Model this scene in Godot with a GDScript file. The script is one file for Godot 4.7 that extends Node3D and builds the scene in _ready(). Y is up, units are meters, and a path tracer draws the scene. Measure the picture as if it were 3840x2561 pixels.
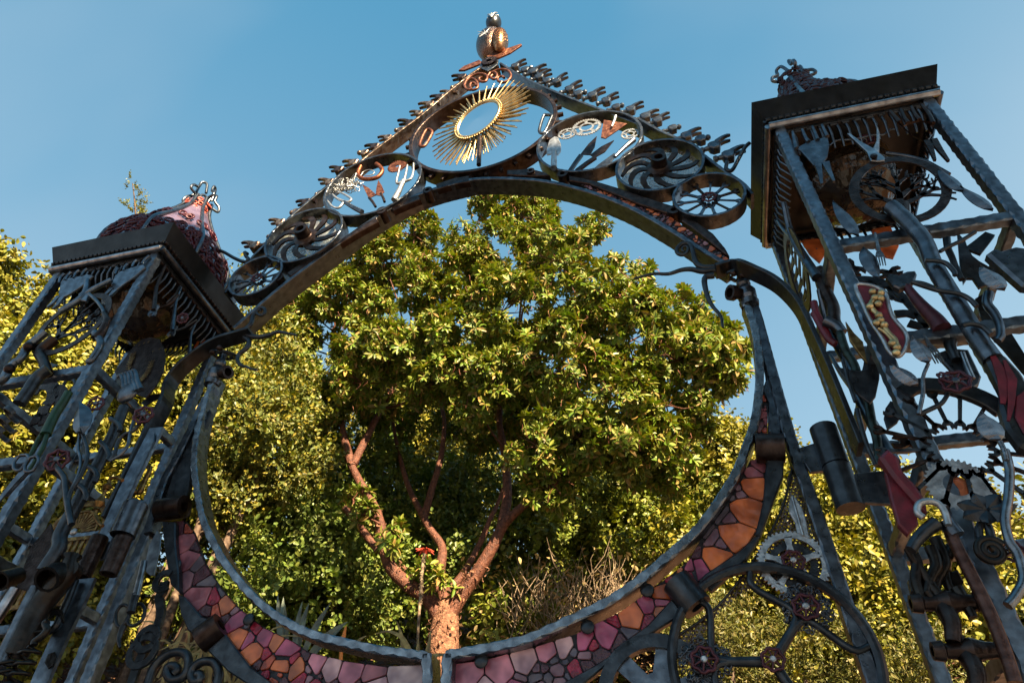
extends Node3D
# A wrought-iron garden gate welded from old tools, seen from below, with a madrone on the bank behind it.
# x runs along the gate, the gate stands in the plane z = 0, the viewer is on the +z side.

class Geo:
	var v := PackedVector3Array()
	var n := PackedVector3Array()
	var c := PackedColorArray()
	var col := Color(1, 1, 1)
	func tri(a: Vector3, b: Vector3, d: Vector3, hint: Vector3):
		var q := (b - a).cross(d - a)
		if q.length_squared() < 1e-16: return
		q = q.normalized()
		if q.dot(hint) > 0.0:
			v.append(a); v.append(d); v.append(b)
		else:
			v.append(a); v.append(b); v.append(d)
			q = -q
		for i in 3:
			n.append(q); c.append(col)
	func quad(a, b, d, e, hint):
		tri(a, b, d, hint); tri(a, d, e, hint)
	func sm(a: Vector3, b: Vector3, d: Vector3, na: Vector3, nb: Vector3, nd: Vector3):
		var q := (b - a).cross(d - a)
		if q.length_squared() < 1e-18: return
		if q.dot(na + nb + nd) > 0.0:
			v.append(a); v.append(d); v.append(b); n.append(na); n.append(nd); n.append(nb)
		else:
			v.append(a); v.append(b); v.append(d); n.append(na); n.append(nb); n.append(nd)
		for i in 3: c.append(col)
	func smq(a, b, d, e, na, nb, nd, ne):
		sm(a, b, d, na, nb, nd); sm(a, d, e, na, nd, ne)

var rng := RandomNumberGenerator.new()
var org := Vector3.ZERO
var names := {}
var M := {}

func V(x: float, y: float, z: float) -> Vector3: return Vector3(x, y, z)
func rf(a: float, b: float) -> float: return rng.randf_range(a, b)

func numbered(called: String, under: Node) -> String:
	var key := str(under.get_instance_id()) + called
	names[key] = names.get(key, 0) + 1
	return called if names[key] == 1 else "%s_%03d" % [called, names[key] - 1]

func tag(o: Node, label: String, category: String, group := "") -> Node:
	if label: o.set_meta("label", label)
	if category: o.set_meta("category", category)
	if group: o.set_meta("group", group)
	return o

func thing(called: String, label: String, category: String, at: Vector3, group := "") -> Node3D:
	var o := Node3D.new()
	o.name = numbered(called, self)
	add_child(o, true)
	o.position = at
	org = at
	tag(o, label, category, group)
	return o

func mesh_of(g: Geo, off: Vector3) -> ArrayMesh:
	var p := PackedVector3Array()
	p.resize(g.v.size())
	for i in g.v.size(): p[i] = g.v[i] - off
	var a := []
	a.resize(Mesh.ARRAY_MAX)
	a[Mesh.ARRAY_VERTEX] = p
	a[Mesh.ARRAY_NORMAL] = g.n
	a[Mesh.ARRAY_COLOR] = g.c
	var m := ArrayMesh.new()
	m.add_surface_from_arrays(Mesh.PRIMITIVE_TRIANGLES, a)
	return m

# one named mesh under a thing or a part; its vertices are given in the scene's metres
func part(called: String, g: Geo, mat: Material, under: Node3D) -> MeshInstance3D:
	var o := MeshInstance3D.new()
	o.name = numbered(called, under)
	o.mesh = mesh_of(g, org)
	o.material_override = mat
	under.add_child(o, true)
	return o

# a thing that is one mesh
func one(called: String, g: Geo, mat: Material, label: String, category: String, group := "") -> MeshInstance3D:
	var lo := Vector3(1e9, 1e9, 1e9)
	var hi := -lo
	for p in g.v:
		lo = lo.min(p); hi = hi.max(p)
	var at := Vector3((lo.x + hi.x) / 2, lo.y, (lo.z + hi.z) / 2)
	var o := MeshInstance3D.new()
	o.name = numbered(called, self)
	o.mesh = mesh_of(g, at)
	o.material_override = mat
	add_child(o, true)
	o.position = at
	tag(o, label, category, group)
	return o

func side_of(t: Vector3) -> Vector3:
	var s := t.cross(Vector3.UP)
	if s.length() < 0.2: s = t.cross(Vector3.RIGHT)
	return s.normalized()

func curve(pts: Array, per := 4, closed := false) -> Array:
	var out := []
	var k := pts.size()
	if k < 3: return pts
	for i in (k if closed else k - 1):
		var p1: Vector3 = pts[i]
		var p2: Vector3 = pts[(i + 1) % k]
		var p0: Vector3 = pts[(i - 1 + k) % k] if closed or i > 0 else p1 * 2 - p2
		var p3: Vector3 = pts[(i + 2) % k] if closed or i < k - 2 else p2 * 2 - p1
		for j in per:
			var t := float(j) / per
			out.append(0.5 * (2.0 * p1 + (p2 - p0) * t + (2.0 * p0 - 5.0 * p1 + 4.0 * p2 - p3) * t * t + (3.0 * p1 - p0 - 3.0 * p2 + p3) * t * t * t))
	if not closed: out.append(pts[k - 1])
	return out

func resample(pts: Array, step: float) -> Array:
	var out := [pts[0]]
	for i in pts.size() - 1:
		var a: Vector3 = pts[i]
		var b: Vector3 = pts[i + 1]
		var m := maxi(1, roundi(a.distance_to(b) / step))
		for j in m: out.append(a.lerp(b, (j + 1.0) / m))
	return out

# round tube; radii is one number, a [start, end] pair or one per point
func tube(g: Geo, pts: Array, radii, seg := 8, closed := false, rough := 0.0):
	var k := pts.size()
	var rings := []
	var norms := []
	var s := Vector3.ZERO
	for i in k:
		var a: Vector3 = pts[(i - 1 + k) % k] if closed or i > 0 else pts[i]
		var b: Vector3 = pts[(i + 1) % k] if closed or i < k - 1 else pts[i]
		var t := (b - a).normalized()
		if s == Vector3.ZERO: s = side_of(t)
		s = (s - t * s.dot(t)).normalized()
		var u := t.cross(s)
		var r: float
		if radii is Array: r = radii[i] if radii.size() == k else lerpf(radii[0], radii[1], float(i) / (k - 1))
		else: r = radii
		var ring := []
		var nn := []
		for j in seg:
			var w := TAU * j / seg
			var d := s * cos(w) + u * sin(w)
			ring.append(pts[i] + d * r * (1.0 + (rf(-rough, rough) if rough > 0.0 else 0.0)))
			nn.append(d)
		rings.append(ring); norms.append(nn)
	for i in (k if closed else k - 1):
		var i2 := (i + 1) % k
		for j in seg:
			var j2 := (j + 1) % seg
			g.smq(rings[i][j], rings[i][j2], rings[i2][j2], rings[i2][j], norms[i][j], norms[i][j2], norms[i2][j2], norms[i2][j])
	if not closed:
		for e in [0, k - 1]:
			var d: Vector3 = (pts[0] - pts[1]) if e == 0 else (pts[k - 1] - pts[k - 2])
			for j in range(1, seg - 1): g.tri(rings[e][0], rings[e][j], rings[e][j + 1], d)

# flat or square bar swept along points; w lies across it in the plane normal to nrm, d is its depth along nrm; hammered edges
func bar(g: Geo, pts: Array, nrm: Vector3, w: float, d: float, wob := 0.25, closed := false, w1 := -1.0, ch := 0.13):
	var k := pts.size()
	var rings := []
	for i in k:
		var a: Vector3 = pts[(i - 1 + k) % k] if closed or i > 0 else pts[i]
		var b: Vector3 = pts[(i + 1) % k] if closed or i < k - 1 else pts[i]
		var t := (b - a).normalized()
		var s := nrm.cross(t).normalized()
		var ww := (w if w1 < 0.0 else lerpf(w, w1, float(i) / (k - 1))) / 2
		var dd := d / 2
		var c: float = minf(w, d) * ch
		var ring := []
		for q in [[1, 1, 0], [1, 1, 1], [-1, 1, 1], [-1, 1, 0], [-1, -1, 0], [-1, -1, 1], [1, -1, 1], [1, -1, 0]]:
			var cc := minf(c * (1.0 + wob * (rf(-0.8, 0.8) + (0.8 if i % 2 == 0 else -0.8))), minf(ww, dd) * 0.9)
			var x: float = q[0] * (ww - (cc if q[2] == 1 else 0.0))
			var y: float = q[1] * (dd - (0.0 if q[2] == 1 else cc))
			ring.append(pts[i] + s * x + nrm * y)
		rings.append(ring)
	for i in (k if closed else k - 1):
		var i2 := (i + 1) % k
		var m: Vector3 = (pts[i] + pts[i2]) / 2
		for j in 8:
			var j2 := (j + 1) % 8
			g.quad(rings[i][j], rings[i][j2], rings[i2][j2], rings[i2][j], (rings[i][j] + rings[i2][j2]) / 2 - m)
	if not closed:
		for e in [0, k - 1]:
			var h: Vector3 = (pts[0] - pts[1]) if e == 0 else (pts[k - 1] - pts[k - 2])
			for j in range(1, 7): g.tri(rings[e][0], rings[e][j], rings[e][j + 1], h)

func hbar(g: Geo, pts: Array, nrm: Vector3, w: float, d: float, step := 0.022, wob := 0.3):
	bar(g, resample(pts, step), nrm, w, d, wob)

# a box from a to b
func box(g: Geo, a: Vector3, b: Vector3):
	var p := []
	for i in 8: p.append(Vector3(b.x if i & 1 else a.x, b.y if i & 2 else a.y, b.z if i & 4 else a.z))
	for q in [[0, 1, 3, 2, -3], [4, 5, 7, 6, 3], [0, 1, 5, 4, -2], [2, 3, 7, 6, 2], [0, 2, 6, 4, -1], [1, 3, 7, 5, 1]]:
		var h := Vector3.ZERO
		h[absi(q[4]) - 1] = signf(q[4])
		g.quad(p[q[0]], p[q[1]], p[q[2]], p[q[3]], h)

# plate: a polygon of points in one plane, given its normal, thickness (backwards) and a small front bevel
func plate(g: Geo, pts: Array, nrm: Vector3, th: float, bev := 0.0):
	var u := side_of(nrm)
	var w := nrm.cross(u)
	var o: Vector3 = pts[0]
	var q := PackedVector2Array()
	for p in pts:
		var e: Vector3 = p - o
		q.append(Vector2(e.dot(u), e.dot(w)))
	plate2(g, q, o, u, w, nrm, th, bev)

func plate2(g: Geo, q: PackedVector2Array, o: Vector3, u: Vector3, w: Vector3, nrm: Vector3, th: float, bev := 0.0):
	if Geometry2D.is_polygon_clockwise(q): q.reverse()
	var top := q
	if bev > 0.0:
		var ins := inset(q, bev)
		if ins.size() == q.size(): top = ins
		else: bev = 0.0
	var ix := Geometry2D.triangulate_polygon(top)
	if ix.is_empty():
		ix = Geometry2D.triangulate_polygon(q)
		top = q
		bev = 0.0
	for i in range(0, ix.size(), 3):
		var a: Vector3 = o + u * top[ix[i]].x + w * top[ix[i]].y
		var b: Vector3 = o + u * top[ix[i + 1]].x + w * top[ix[i + 1]].y
		var d := o + u * top[ix[i + 2]].x + w * top[ix[i + 2]].y
		g.tri(a, b, d, nrm)
		if bev <= 0.0: g.tri(a - nrm * th, b - nrm * th, d - nrm * th, -nrm)
	if bev > 0.0:
		var bx := Geometry2D.triangulate_polygon(q)
		for i in range(0, bx.size(), 3):
			g.tri(o + u * q[bx[i]].x + w * q[bx[i]].y - nrm * th, o + u * q[bx[i + 1]].x + w * q[bx[i + 1]].y - nrm * th, o + u * q[bx[i + 2]].x + w * q[bx[i + 2]].y - nrm * th, -nrm)
	for i in q.size():
		var j := (i + 1) % q.size()
		var e := q[j] - q[i]
		var out := (u * e.y - w * e.x)
		var a: Vector3 = o + u * q[i].x + w * q[i].y - nrm * bev
		var b: Vector3 = o + u * q[j].x + w * q[j].y - nrm * bev
		g.quad(a, b, b - nrm * (th - bev), a - nrm * (th - bev), out)
		if bev > 0.0:
			g.quad(o + u * top[i].x + w * top[i].y, o + u * top[j].x + w * top[j].y, b, a, out + nrm * out.length())

func inset(q: PackedVector2Array, r: float) -> PackedVector2Array:
	var out := PackedVector2Array()
	var k := q.size()
	for i in k:
		var a := (q[i] - q[(i - 1 + k) % k]).normalized()
		var b := (q[(i + 1) % k] - q[i]).normalized()
		var na := Vector2(-a.y, a.x)
		var nb := Vector2(-b.y, b.x)
		var m := na + nb
		if m.length() < 0.2: m = na
		m = m.normalized()
		out.append(q[i] + m * minf(r / maxf(m.dot(na), 0.35), r * 2.0))
	return out

# flat stroke of varying width in the plane normal to nrm
func stroke(g: Geo, pts: Array, ws: Array, nrm: Vector3, th: float):
	var k := pts.size()
	var A := []
	var B := []
	for i in k:
		var t: Vector3 = (pts[mini(i + 1, k - 1)] - pts[maxi(i - 1, 0)]).normalized()
		var s := nrm.cross(t).normalized()
		var w: float = ws[i] if ws.size() == k else lerpf(ws[0], ws[-1], float(i) / (k - 1))
		A.append(pts[i] + s * w / 2); B.append(pts[i] - s * w / 2)
	var z := nrm * th
	for i in k - 1:
		g.quad(A[i], A[i + 1], B[i + 1], B[i], nrm)
		g.quad(A[i] - z, A[i + 1] - z, B[i + 1] - z, B[i] - z, -nrm)
		g.quad(A[i], A[i + 1], A[i + 1] - z, A[i] - z, A[i] - B[i])
		g.quad(B[i], B[i + 1], B[i + 1] - z, B[i] - z, B[i] - A[i])
	for e in [0, k - 1]:
		g.quad(A[e], B[e], B[e] - z, A[e] - z, (pts[0] - pts[1]) if e == 0 else (pts[k - 1] - pts[k - 2]))

func circle(c: Vector3, r: float, nrm: Vector3, k: int, a0 := 0.0, a1 := TAU, ry := -1.0) -> Array:
	var u := Vector3.RIGHT
	if absf(nrm.dot(u)) > 0.8: u = Vector3.BACK
	u = (u - nrm * u.dot(nrm)).normalized()
	var w := nrm.cross(u)
	var out := []
	var full := absf(a1 - a0) > TAU - 0.01
	for i in k:
		var a := a0 + (a1 - a0) * i / (k if full else k - 1)
		out.append(c + u * cos(a) * r + w * sin(a) * (r if ry < 0.0 else ry))
	return out

# surface of revolution: axis from c along ax, profile of [along, radius]
func lathe(g: Geo, c: Vector3, ax: Vector3, prof: Array, seg := 16):
	ax = ax.normalized()
	var s := side_of(ax)
	var u := ax.cross(s)
	for i in prof.size() - 1:
		var p: Array = prof[i]
		var q: Array = prof[i + 1]
		var sl := Vector2(q[1] - p[1], q[0] - p[0]).normalized()
		for j in seg:
			var a := TAU * j / seg
			var b := TAU * (j + 1) / seg
			var da := s * cos(a) + u * sin(a)
			var db := s * cos(b) + u * sin(b)
			var na := (da * sl.y - ax * sl.x).normalized()
			var nb := (db * sl.y - ax * sl.x).normalized()
			g.smq(c + ax * p[0] + da * p[1], c + ax * p[0] + db * p[1], c + ax * q[0] + db * q[1], c + ax * q[0] + da * q[1], na, nb, nb, na)

func ball(g: Geo, c: Vector3, r: Vector3, k := 10):
	for i in k:
		for j in k * 2:
			var P := []
			var N := []
			for e in [[i, j], [i, j + 1], [i + 1, j + 1], [i + 1, j]]:
				var a: float = PI * e[0] / k
				var b: float = PI * e[1] / k
				var d := Vector3(sin(a) * cos(b), cos(a), sin(a) * sin(b))
				P.append(c + d * r); N.append((d / r).normalized())
			g.smq(P[0], P[1], P[2], P[3], N[0], N[1], N[2], N[3])

# toothed ring
func cog(g: Geo, c: Vector3, nrm: Vector3, ri: float, ro: float, teeth: int, th: float, tall: float):
	var k := teeth * 4
	var inn := circle(c, ri, nrm, k)
	var out := circle(c, ro, nrm, k)
	var tip := circle(c, ro + tall, nrm, k)
	var z := nrm * th
	for i in k:
		var j := (i + 1) % k
		var a: Vector3 = tip[i] if i % 4 in [1, 2] else out[i]
		var b: Vector3 = tip[j] if j % 4 in [1, 2] else out[j]
		g.quad(inn[i], inn[j], b, a, nrm)
		g.quad(inn[i] - z, inn[j] - z, b - z, a - z, -nrm)
		g.quad(inn[i], inn[j], inn[j] - z, inn[i] - z, c - inn[i])
		g.quad(a, b, b - z, a - z, a - c)

# garden tap wheel: scalloped rim, spokes and hub
func valve(under: Node3D, c: Vector3, nrm: Vector3, r: float, mat: Material, hubm: Material):
	nrm = nrm.normalized()
	var g := Geo.new()
	var rim := circle(c, r, nrm, 36)
	for i in 36: rim[i] = c + (rim[i] - c) * (1.0 + 0.09 * cos(TAU * i * 7 / 36.0 * 1.0))
	tube(g, rim, r * 0.16, 6, true)
	part("rim", g, mat, under)
	var ends := circle(c, r * 0.95, nrm, 7)
	for e in ends:
		var s := Geo.new()
		tube(s, [c + nrm * r * 0.1, (c + e) / 2 + nrm * r * 0.12, e], [r * 0.12, r * 0.1], 5)
		part("spoke", s, mat, under)
	var h := Geo.new()
	lathe(h, c - nrm * r * 0.2, nrm, [[0, 0], [0, r * 0.32], [r * 0.4, r * 0.3], [r * 0.5, r * 0.2], [r * 0.5, 0]], 10)
	part("hub", h, hubm, under)

func valve_thing(c: Vector3, nrm: Vector3, r: float, label: String):
	var t := thing("tap_wheel", label, "tap wheel", c, "maroon tap wheels used as flowers")
	valve(t, c, nrm, r, M.maroon, M.steel)

# open-ended spanner from a (jaw) to b
func wrench(g: Geo, a: Vector3, b: Vector3, nrm: Vector3, w: float, both := true):
	var t := (b - a).normalized()
	var s := nrm.cross(t)
	var th := w * 0.3
	stroke(g, [a + t * w * 0.9, b - t * w * 0.7], [w * 0.45, w * 0.38], nrm, th)
	for e in ([[a, t], [b, -t]] if both else [[a, t]]):
		var p: Vector3 = e[0]
		var f: Vector3 = e[1]
		plate(g, [p + s * w * 0.28 - f * w * 0.1, p + s * w * 0.62 + f * w * 0.1, p + s * w * 0.6 + f * w * 0.7, p + s * w * 0.2 + f * w * 1.2, p - s * w * 0.2 + f * w * 1.2, p - s * w * 0.6 + f * w * 0.7, p - s * w * 0.62 + f * w * 0.1, p - s * w * 0.28 - f * w * 0.1, p - s * w * 0.22 + f * w * 0.5, p + s * w * 0.22 + f * w * 0.5], nrm, th)

func leaf_plate(g: Geo, a: Vector3, b: Vector3, w: float, nrm: Vector3, th := 0.003, dome := 0.15):
	# a beaten metal leaf with a raised midrib from stalk end a to tip b
	var t := b - a
	var s := nrm.cross(t.normalized())
	var P := []
	var k := 7
	for i in k + 1:
		var f := float(i) / k
		var h := w * 0.5 * pow(sin(PI * pow(f, 0.8)), 0.8) if i > 0 and i < k else 0.0
		var mid := a + t * f + nrm * (w * dome)
		P.append([a + t * f - s * h, mid, a + t * f + s * h])
	for i in k:
		for e in 2:
			g.quad(P[i][e], P[i][e + 1], P[i + 1][e + 1], P[i + 1][e], nrm)
			g.quad(P[i][e] - nrm * th, P[i][e + 1] - nrm * th, P[i + 1][e + 1] - nrm * th, P[i + 1][e] - nrm * th, -nrm)

# ---------- materials ----------
var tex := {}
func noise_tex(key: String, freq: float, seed_: int, lo: Color, hi: Color, oct := 4, kind := FastNoiseLite.TYPE_SIMPLEX_SMOOTH, normal := 0.0) -> ImageTexture:
	var f := FastNoiseLite.new()
	f.seed = seed_
	f.noise_type = kind
	f.frequency = freq
	f.fractal_octaves = oct
	var im := f.get_seamless_image(256, 256)
	im.convert(Image.FORMAT_RGBA8)
	if normal > 0.0:
		im.bump_map_to_normal_map(normal)
	else:
		for y in 256:
			for x in 256:
				im.set_pixel(x, y, lo.lerp(hi, im.get_pixel(x, y).r))
	im.generate_mipmaps()
	tex[key] = ImageTexture.create_from_image(im)
	return tex[key]

func mat(key: String, c: Color, metal: float, rough: float, alb := "", nrm := "", ns := 0.5, sc := 6.0, rt := "") -> StandardMaterial3D:
	var m := StandardMaterial3D.new()
	m.resource_name = key
	m.albedo_color = c.linear_to_srgb()
	m.metallic = metal
	m.roughness = rough
	m.uv1_triplanar = true
	m.uv1_scale = Vector3(sc, sc, sc)
	if alb: m.albedo_texture = tex[alb]
	if rt: m.roughness_texture = tex[rt]
	if nrm:
		m.normal_enabled = true
		m.normal_texture = tex[nrm]
		m.normal_scale = ns
	M[key] = m
	return m

func make_materials():
	noise_tex("blotch", 0.012, 3, Color(0.58, 0.57, 0.58), Color(1, 1, 1), 5)
	noise_tex("rusty", 0.014, 8, Color(0.45, 0.33, 0.27), Color(1, 0.98, 0.95), 5)
	noise_tex("glassy", 0.008, 21, Color(0.55, 0.5, 0.55), Color(1.0, 1, 1), 3)
	noise_tex("barky", 0.02, 5, Color(0.34, 0.25, 0.22), Color(1, 1, 1), 5)
	noise_tex("wear", 0.02, 14, Color(0.62, 0.62, 0.62), Color(1, 1, 1), 4)
	noise_tex("n_hammer", 0.03, 4, Color(), Color(), 2, FastNoiseLite.TYPE_CELLULAR, 5.0)
	noise_tex("n_fine", 0.06, 9, Color(), Color(), 3, FastNoiseLite.TYPE_SIMPLEX_SMOOTH, 4.0)
	noise_tex("n_glass", 0.018, 31, Color(), Color(), 2, FastNoiseLite.TYPE_SIMPLEX_SMOOTH, 6.0)
	noise_tex("n_bark", 0.05, 12, Color(), Color(), 4, FastNoiseLite.TYPE_SIMPLEX_SMOOTH, 8.0)
	mat("steel", Color(0.17, 0.195, 0.225), 0.92, 0.38, "blotch", "n_fine", 0.08, 6.0, "wear")
	mat("post", Color(0.21, 0.265, 0.32), 0.92, 0.46, "blotch", "n_fine", 0.06, 6.0, "wear")
	mat("bright", Color(0.32, 0.345, 0.37), 0.95, 0.36, "blotch", "n_fine", 0.1, 6.0, "wear")
	mat("rail", Color(0.3, 0.27, 0.24), 0.85, 0.46, "rusty", "n_hammer", 0.6, 6.0, "wear")
	mat("silver_leaf", Color(0.3, 0.31, 0.33), 0.9, 0.36, "blotch", "n_fine", 0.5, 8.0, "wear")
	mat("iron", Color(0.065, 0.075, 0.085), 0.7, 0.4, "blotch", "n_fine", 0.15, 6.0, "wear")
	mat("black", Color(0.035, 0.034, 0.032), 0.6, 0.42, "rusty", "n_fine", 0.25, 3.0, "wear")
	mat("cap", Color(0.045, 0.045, 0.045), 0.7, 0.42, "blotch", "n_fine", 0.08, 2.5, "wear")
	mat("brown", Color(0.075, 0.058, 0.056), 0.75, 0.42, "rusty", "n_fine", 0.35, 6.0, "wear")
	mat("rust", Color(0.27, 0.12, 0.075), 0.6, 0.52, "rusty", "n_fine", 0.4, 8.0, "wear")
	mat("pipe_brown", Color(0.13, 0.07, 0.06), 0.6, 0.45, "rusty", "n_fine", 0.5, 8.0, "wear")
	mat("copper", Color(0.4, 0.16, 0.09), 0.8, 0.42, "rusty", "n_fine", 0.3, 8.0)
	mat("chrome", Color(0.5, 0.51, 0.53), 1.0, 0.3, "blotch", "", 0.0, 5.0)
	mat("silver", Color(0.62, 0.64, 0.66), 0.85, 0.4, "wear", "n_fine", 0.2, 6.0)
	mat("gold", Color(0.85, 0.64, 0.32), 1.0, 0.42, "blotch", "n_fine", 0.1, 6.0)
	mat("wing_copper", Color(0.62, 0.42, 0.26), 1.0, 0.36, "rusty", "n_fine", 0.2, 10.0)
	mat("brass", Color(0.42, 0.3, 0.12), 0.9, 0.4, "rusty", "n_fine", 0.3, 8.0)
	mat("glitter", Color(0.3, 0.24, 0.22), 1.0, 0.3, "rusty", "n_hammer", 2.2, 26.0)
	mat("maroon_dark", Color(0.05, 0.012, 0.02), 0.3, 0.42, "blotch", "n_fine", 0.3, 10.0)
	mat("maroon", Color(0.1, 0.018, 0.032), 0.3, 0.4, "blotch", "n_fine", 0.3, 10.0)
	mat("red", Color(0.19, 0.013, 0.028), 0.1, 0.42, "blotch", "n_fine", 0.2, 5.0)
	mat("green_paint", Color(0.02, 0.07, 0.03), 0.2, 0.35, "blotch", "n_fine", 0.2, 6.0)
	mat("teal", Color(0.05, 0.09, 0.085), 0.7, 0.42, "rusty", "n_fine", 0.2, 6.0, "wear")
	mat("lead", Color(0.05, 0.052, 0.06), 0.7, 0.5, "blotch", "n_fine", 0.5, 10.0)
	var mir := mat("mirror", Color(0.9, 0.92, 0.93), 1.0, 0.03)
	mir.uv1_triplanar = false
	for e in [["g_pale", 0.85, 0.55, 0.56], ["g_white", 0.85, 0.7, 0.68], ["g_pink", 0.75, 0.28, 0.36], ["g_magenta", 0.55, 0.11, 0.22], ["g_mauve", 0.3, 0.16, 0.19], ["g_orange", 0.85, 0.22, 0.06], ["g_amber", 0.72, 0.22, 0.07], ["g_crimson", 0.42, 0.02, 0.06], ["g_dark", 0.1, 0.03, 0.045], ["g_grey", 0.15, 0.125, 0.15], ["g_rust", 0.55, 0.11, 0.05], ["g_mauve_orange", 0.4, 0.14, 0.17]]:
		var rough_one: bool = e[0] in ["g_crimson", "g_dark", "g_rust"]
		mat(e[0], Color(e[1], e[2], e[3]), 0.0, 0.3, "glassy", "n_hammer" if rough_one else "n_glass", 1.6 if rough_one else 0.5, 14.0 if rough_one else 5.0)
	mat("dome_dark", Color(0.05, 0.015, 0.025), 0.2, 0.3, "glassy", "n_glass", 0.3, 4.0)
	mat("dome_glass", Color(0.2, 0.15, 0.22), 0.1, 0.14, "glassy", "n_glass", 0.3, 4.0)
	mat("dome_red", Color(0.22, 0.008, 0.01), 0.0, 0.15, "glassy", "n_glass", 0.3, 4.0)
	mat("orange_red", Color(0.55, 0.13, 0.08), 0.1, 0.35, "rusty", "n_fine", 0.3, 6.0)
	mat("bubble_glass", Color(0.42, 0.46, 0.4), 0.0, 0.12, "glassy", "n_glass", 0.6, 8.0)
	M.bubble_glass.transparency = BaseMaterial3D.TRANSPARENCY_ALPHA
	M.bubble_glass.albedo_color.a = 0.5
	mat("bowl_glass", Color(0.06, 0.05, 0.035), 0.3, 0.12, "rusty", "n_glass", 0.6, 6.0)
	mat("bark", Color(0.26, 0.1, 0.055), 0.0, 0.62, "barky", "n_bark", 1.6, 6.0)
	mat("flaky_bark", Color(0.46, 0.24, 0.14), 0.0, 0.85, "barky", "n_bark", 1.6, 5.0)
	mat("twig", Color(0.2, 0.14, 0.09), 0.0, 0.8, "barky")
	mat("dry", Color(0.5, 0.41, 0.27), 0.0, 0.85, "barky")
	mat("soil", Color(0.36, 0.2, 0.11), 0.0, 0.95, "barky", "n_bark", 1.5, 1.4)
	mat("gravel", Color(0.29, 0.32, 0.36), 0.0, 0.9, "blotch", "n_bark", 1.2, 2.0)
	mat("agave", Color(0.24, 0.3, 0.22), 0.0, 0.5, "glassy", "n_fine", 0.2, 4.0)
	mat("straw", Color(0.5, 0.4, 0.14), 0.0, 0.7, "glassy")
	mat("aloe_red", Color(0.6, 0.07, 0.03), 0.0, 0.5)
	mat("aloe_orange", Color(0.75, 0.24, 0.04), 0.0, 0.5)
	var lf := mat("leaf", Color(1, 1, 1), 0.0, 0.42)
	lf.uv1_triplanar = false
	lf.vertex_color_use_as_albedo = true
	lf.backlight_enabled = true
	lf.backlight = Color(0.6, 0.62, 0.18)
	lf.metallic_specular = 0.4
	lf.cull_mode = BaseMaterial3D.CULL_DISABLED

const EXPO := 4.6
const SUN_AZ := 38.0
const SUN_EL := 30.0

func _ready():
	rng.seed = 77
	# camera: low in front of the right-hand leaf, tipped steeply up
	var cam := Camera3D.new()
	cam.name = "camera"
	cam.transform = Transform3D(Basis(V(0.97044, 0.02068, -0.24046), V(0.14855, 0.73409, 0.66261), V(0.19022, -0.67874, 0.70932)), V(0.78, 1.0, 1.9175))
	cam.fov = 52.76
	cam.near = 0.05
	cam.far = 1200.0
	var ca := CameraAttributesPractical.new()
	cam.attributes = ca
	add_child(cam)
	cam.current = true
	var env := Environment.new()
	env.background_mode = Environment.BG_SKY
	env.tonemap_mode = Environment.TONE_MAPPER_LINEAR
	env.tonemap_exposure = EXPO
	env.sdfgi_enabled = true
	env.ssao_enabled = true
	env.ssil_enabled = true
	env.sky = make_sky()
	var we := WorldEnvironment.new()
	we.name = "world"
	we.environment = env
	add_child(we)
	var sun := DirectionalLight3D.new()
	sun.name = "sun"
	sun.light_color = Color(1.0, 0.9, 0.74)
	sun.light_energy = 1.6
	sun.light_angular_distance = 0.5
	sun.shadow_enabled = true
	var az := deg_to_rad(SUN_AZ)
	var el := deg_to_rad(SUN_EL)
	add_child(sun)
	sun.position = V(sin(az) * cos(el), sin(el), cos(az) * cos(el)) * 20.0
	sun.look_at(Vector3.ZERO)
	make_materials()
	build_ground()
	build_path()
	build_trees()
	pillar(-1.0)
	pillar(1.0)
	build_arch()
	build_leaves()
	build_arch_things()
	build_pillar_things()

func make_sky() -> Sky:
	var im := Image.create(512, 256, false, Image.FORMAT_RGBF)
	var f := FastNoiseLite.new()
	f.seed = 11
	f.frequency = 1.3
	f.fractal_octaves = 4
	var sd := V(sin(deg_to_rad(SUN_AZ)) * cos(deg_to_rad(SUN_EL)), sin(deg_to_rad(SUN_EL)), cos(deg_to_rad(SUN_AZ)) * cos(deg_to_rad(SUN_EL)))
	for y in 256:
		var el := PI / 2 - PI * (y + 0.5) / 256.0
		var s := maxf(sin(el), 0.0)
		for x in 512:
			var a := TAU * (x + 0.5) / 512.0
			var c := Color(0.98, 1.16, 1.26).lerp(Color(0.108, 0.357, 0.58), clampf(pow(s, 0.52) * 1.045, 0.0, 1.0))
			var d := V(cos(a) * cos(el), sin(el), sin(a) * cos(el))
			var wisp := clampf(f.get_noise_3d(d.x * 2.2, d.y * 0.8, d.z * 0.9) * 1.5 + 0.02, 0.0, 1.0)
			c = c.lerp(Color(0.62, 0.7, 0.78), wisp * 0.17)
			var glow := pow(maxf(d.dot(sd), 0.0), 8.0) * 0.3
			c += Color(0.5, 0.42, 0.3) * glow
			im.set_pixel(x, y, Color(c.r / EXPO, c.g / EXPO, c.b / EXPO))
	var pm := PanoramaSkyMaterial.new()
	pm.panorama = ImageTexture.create_from_image(im)
	var sky := Sky.new()
	sky.sky_material = pm
	return sky

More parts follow.
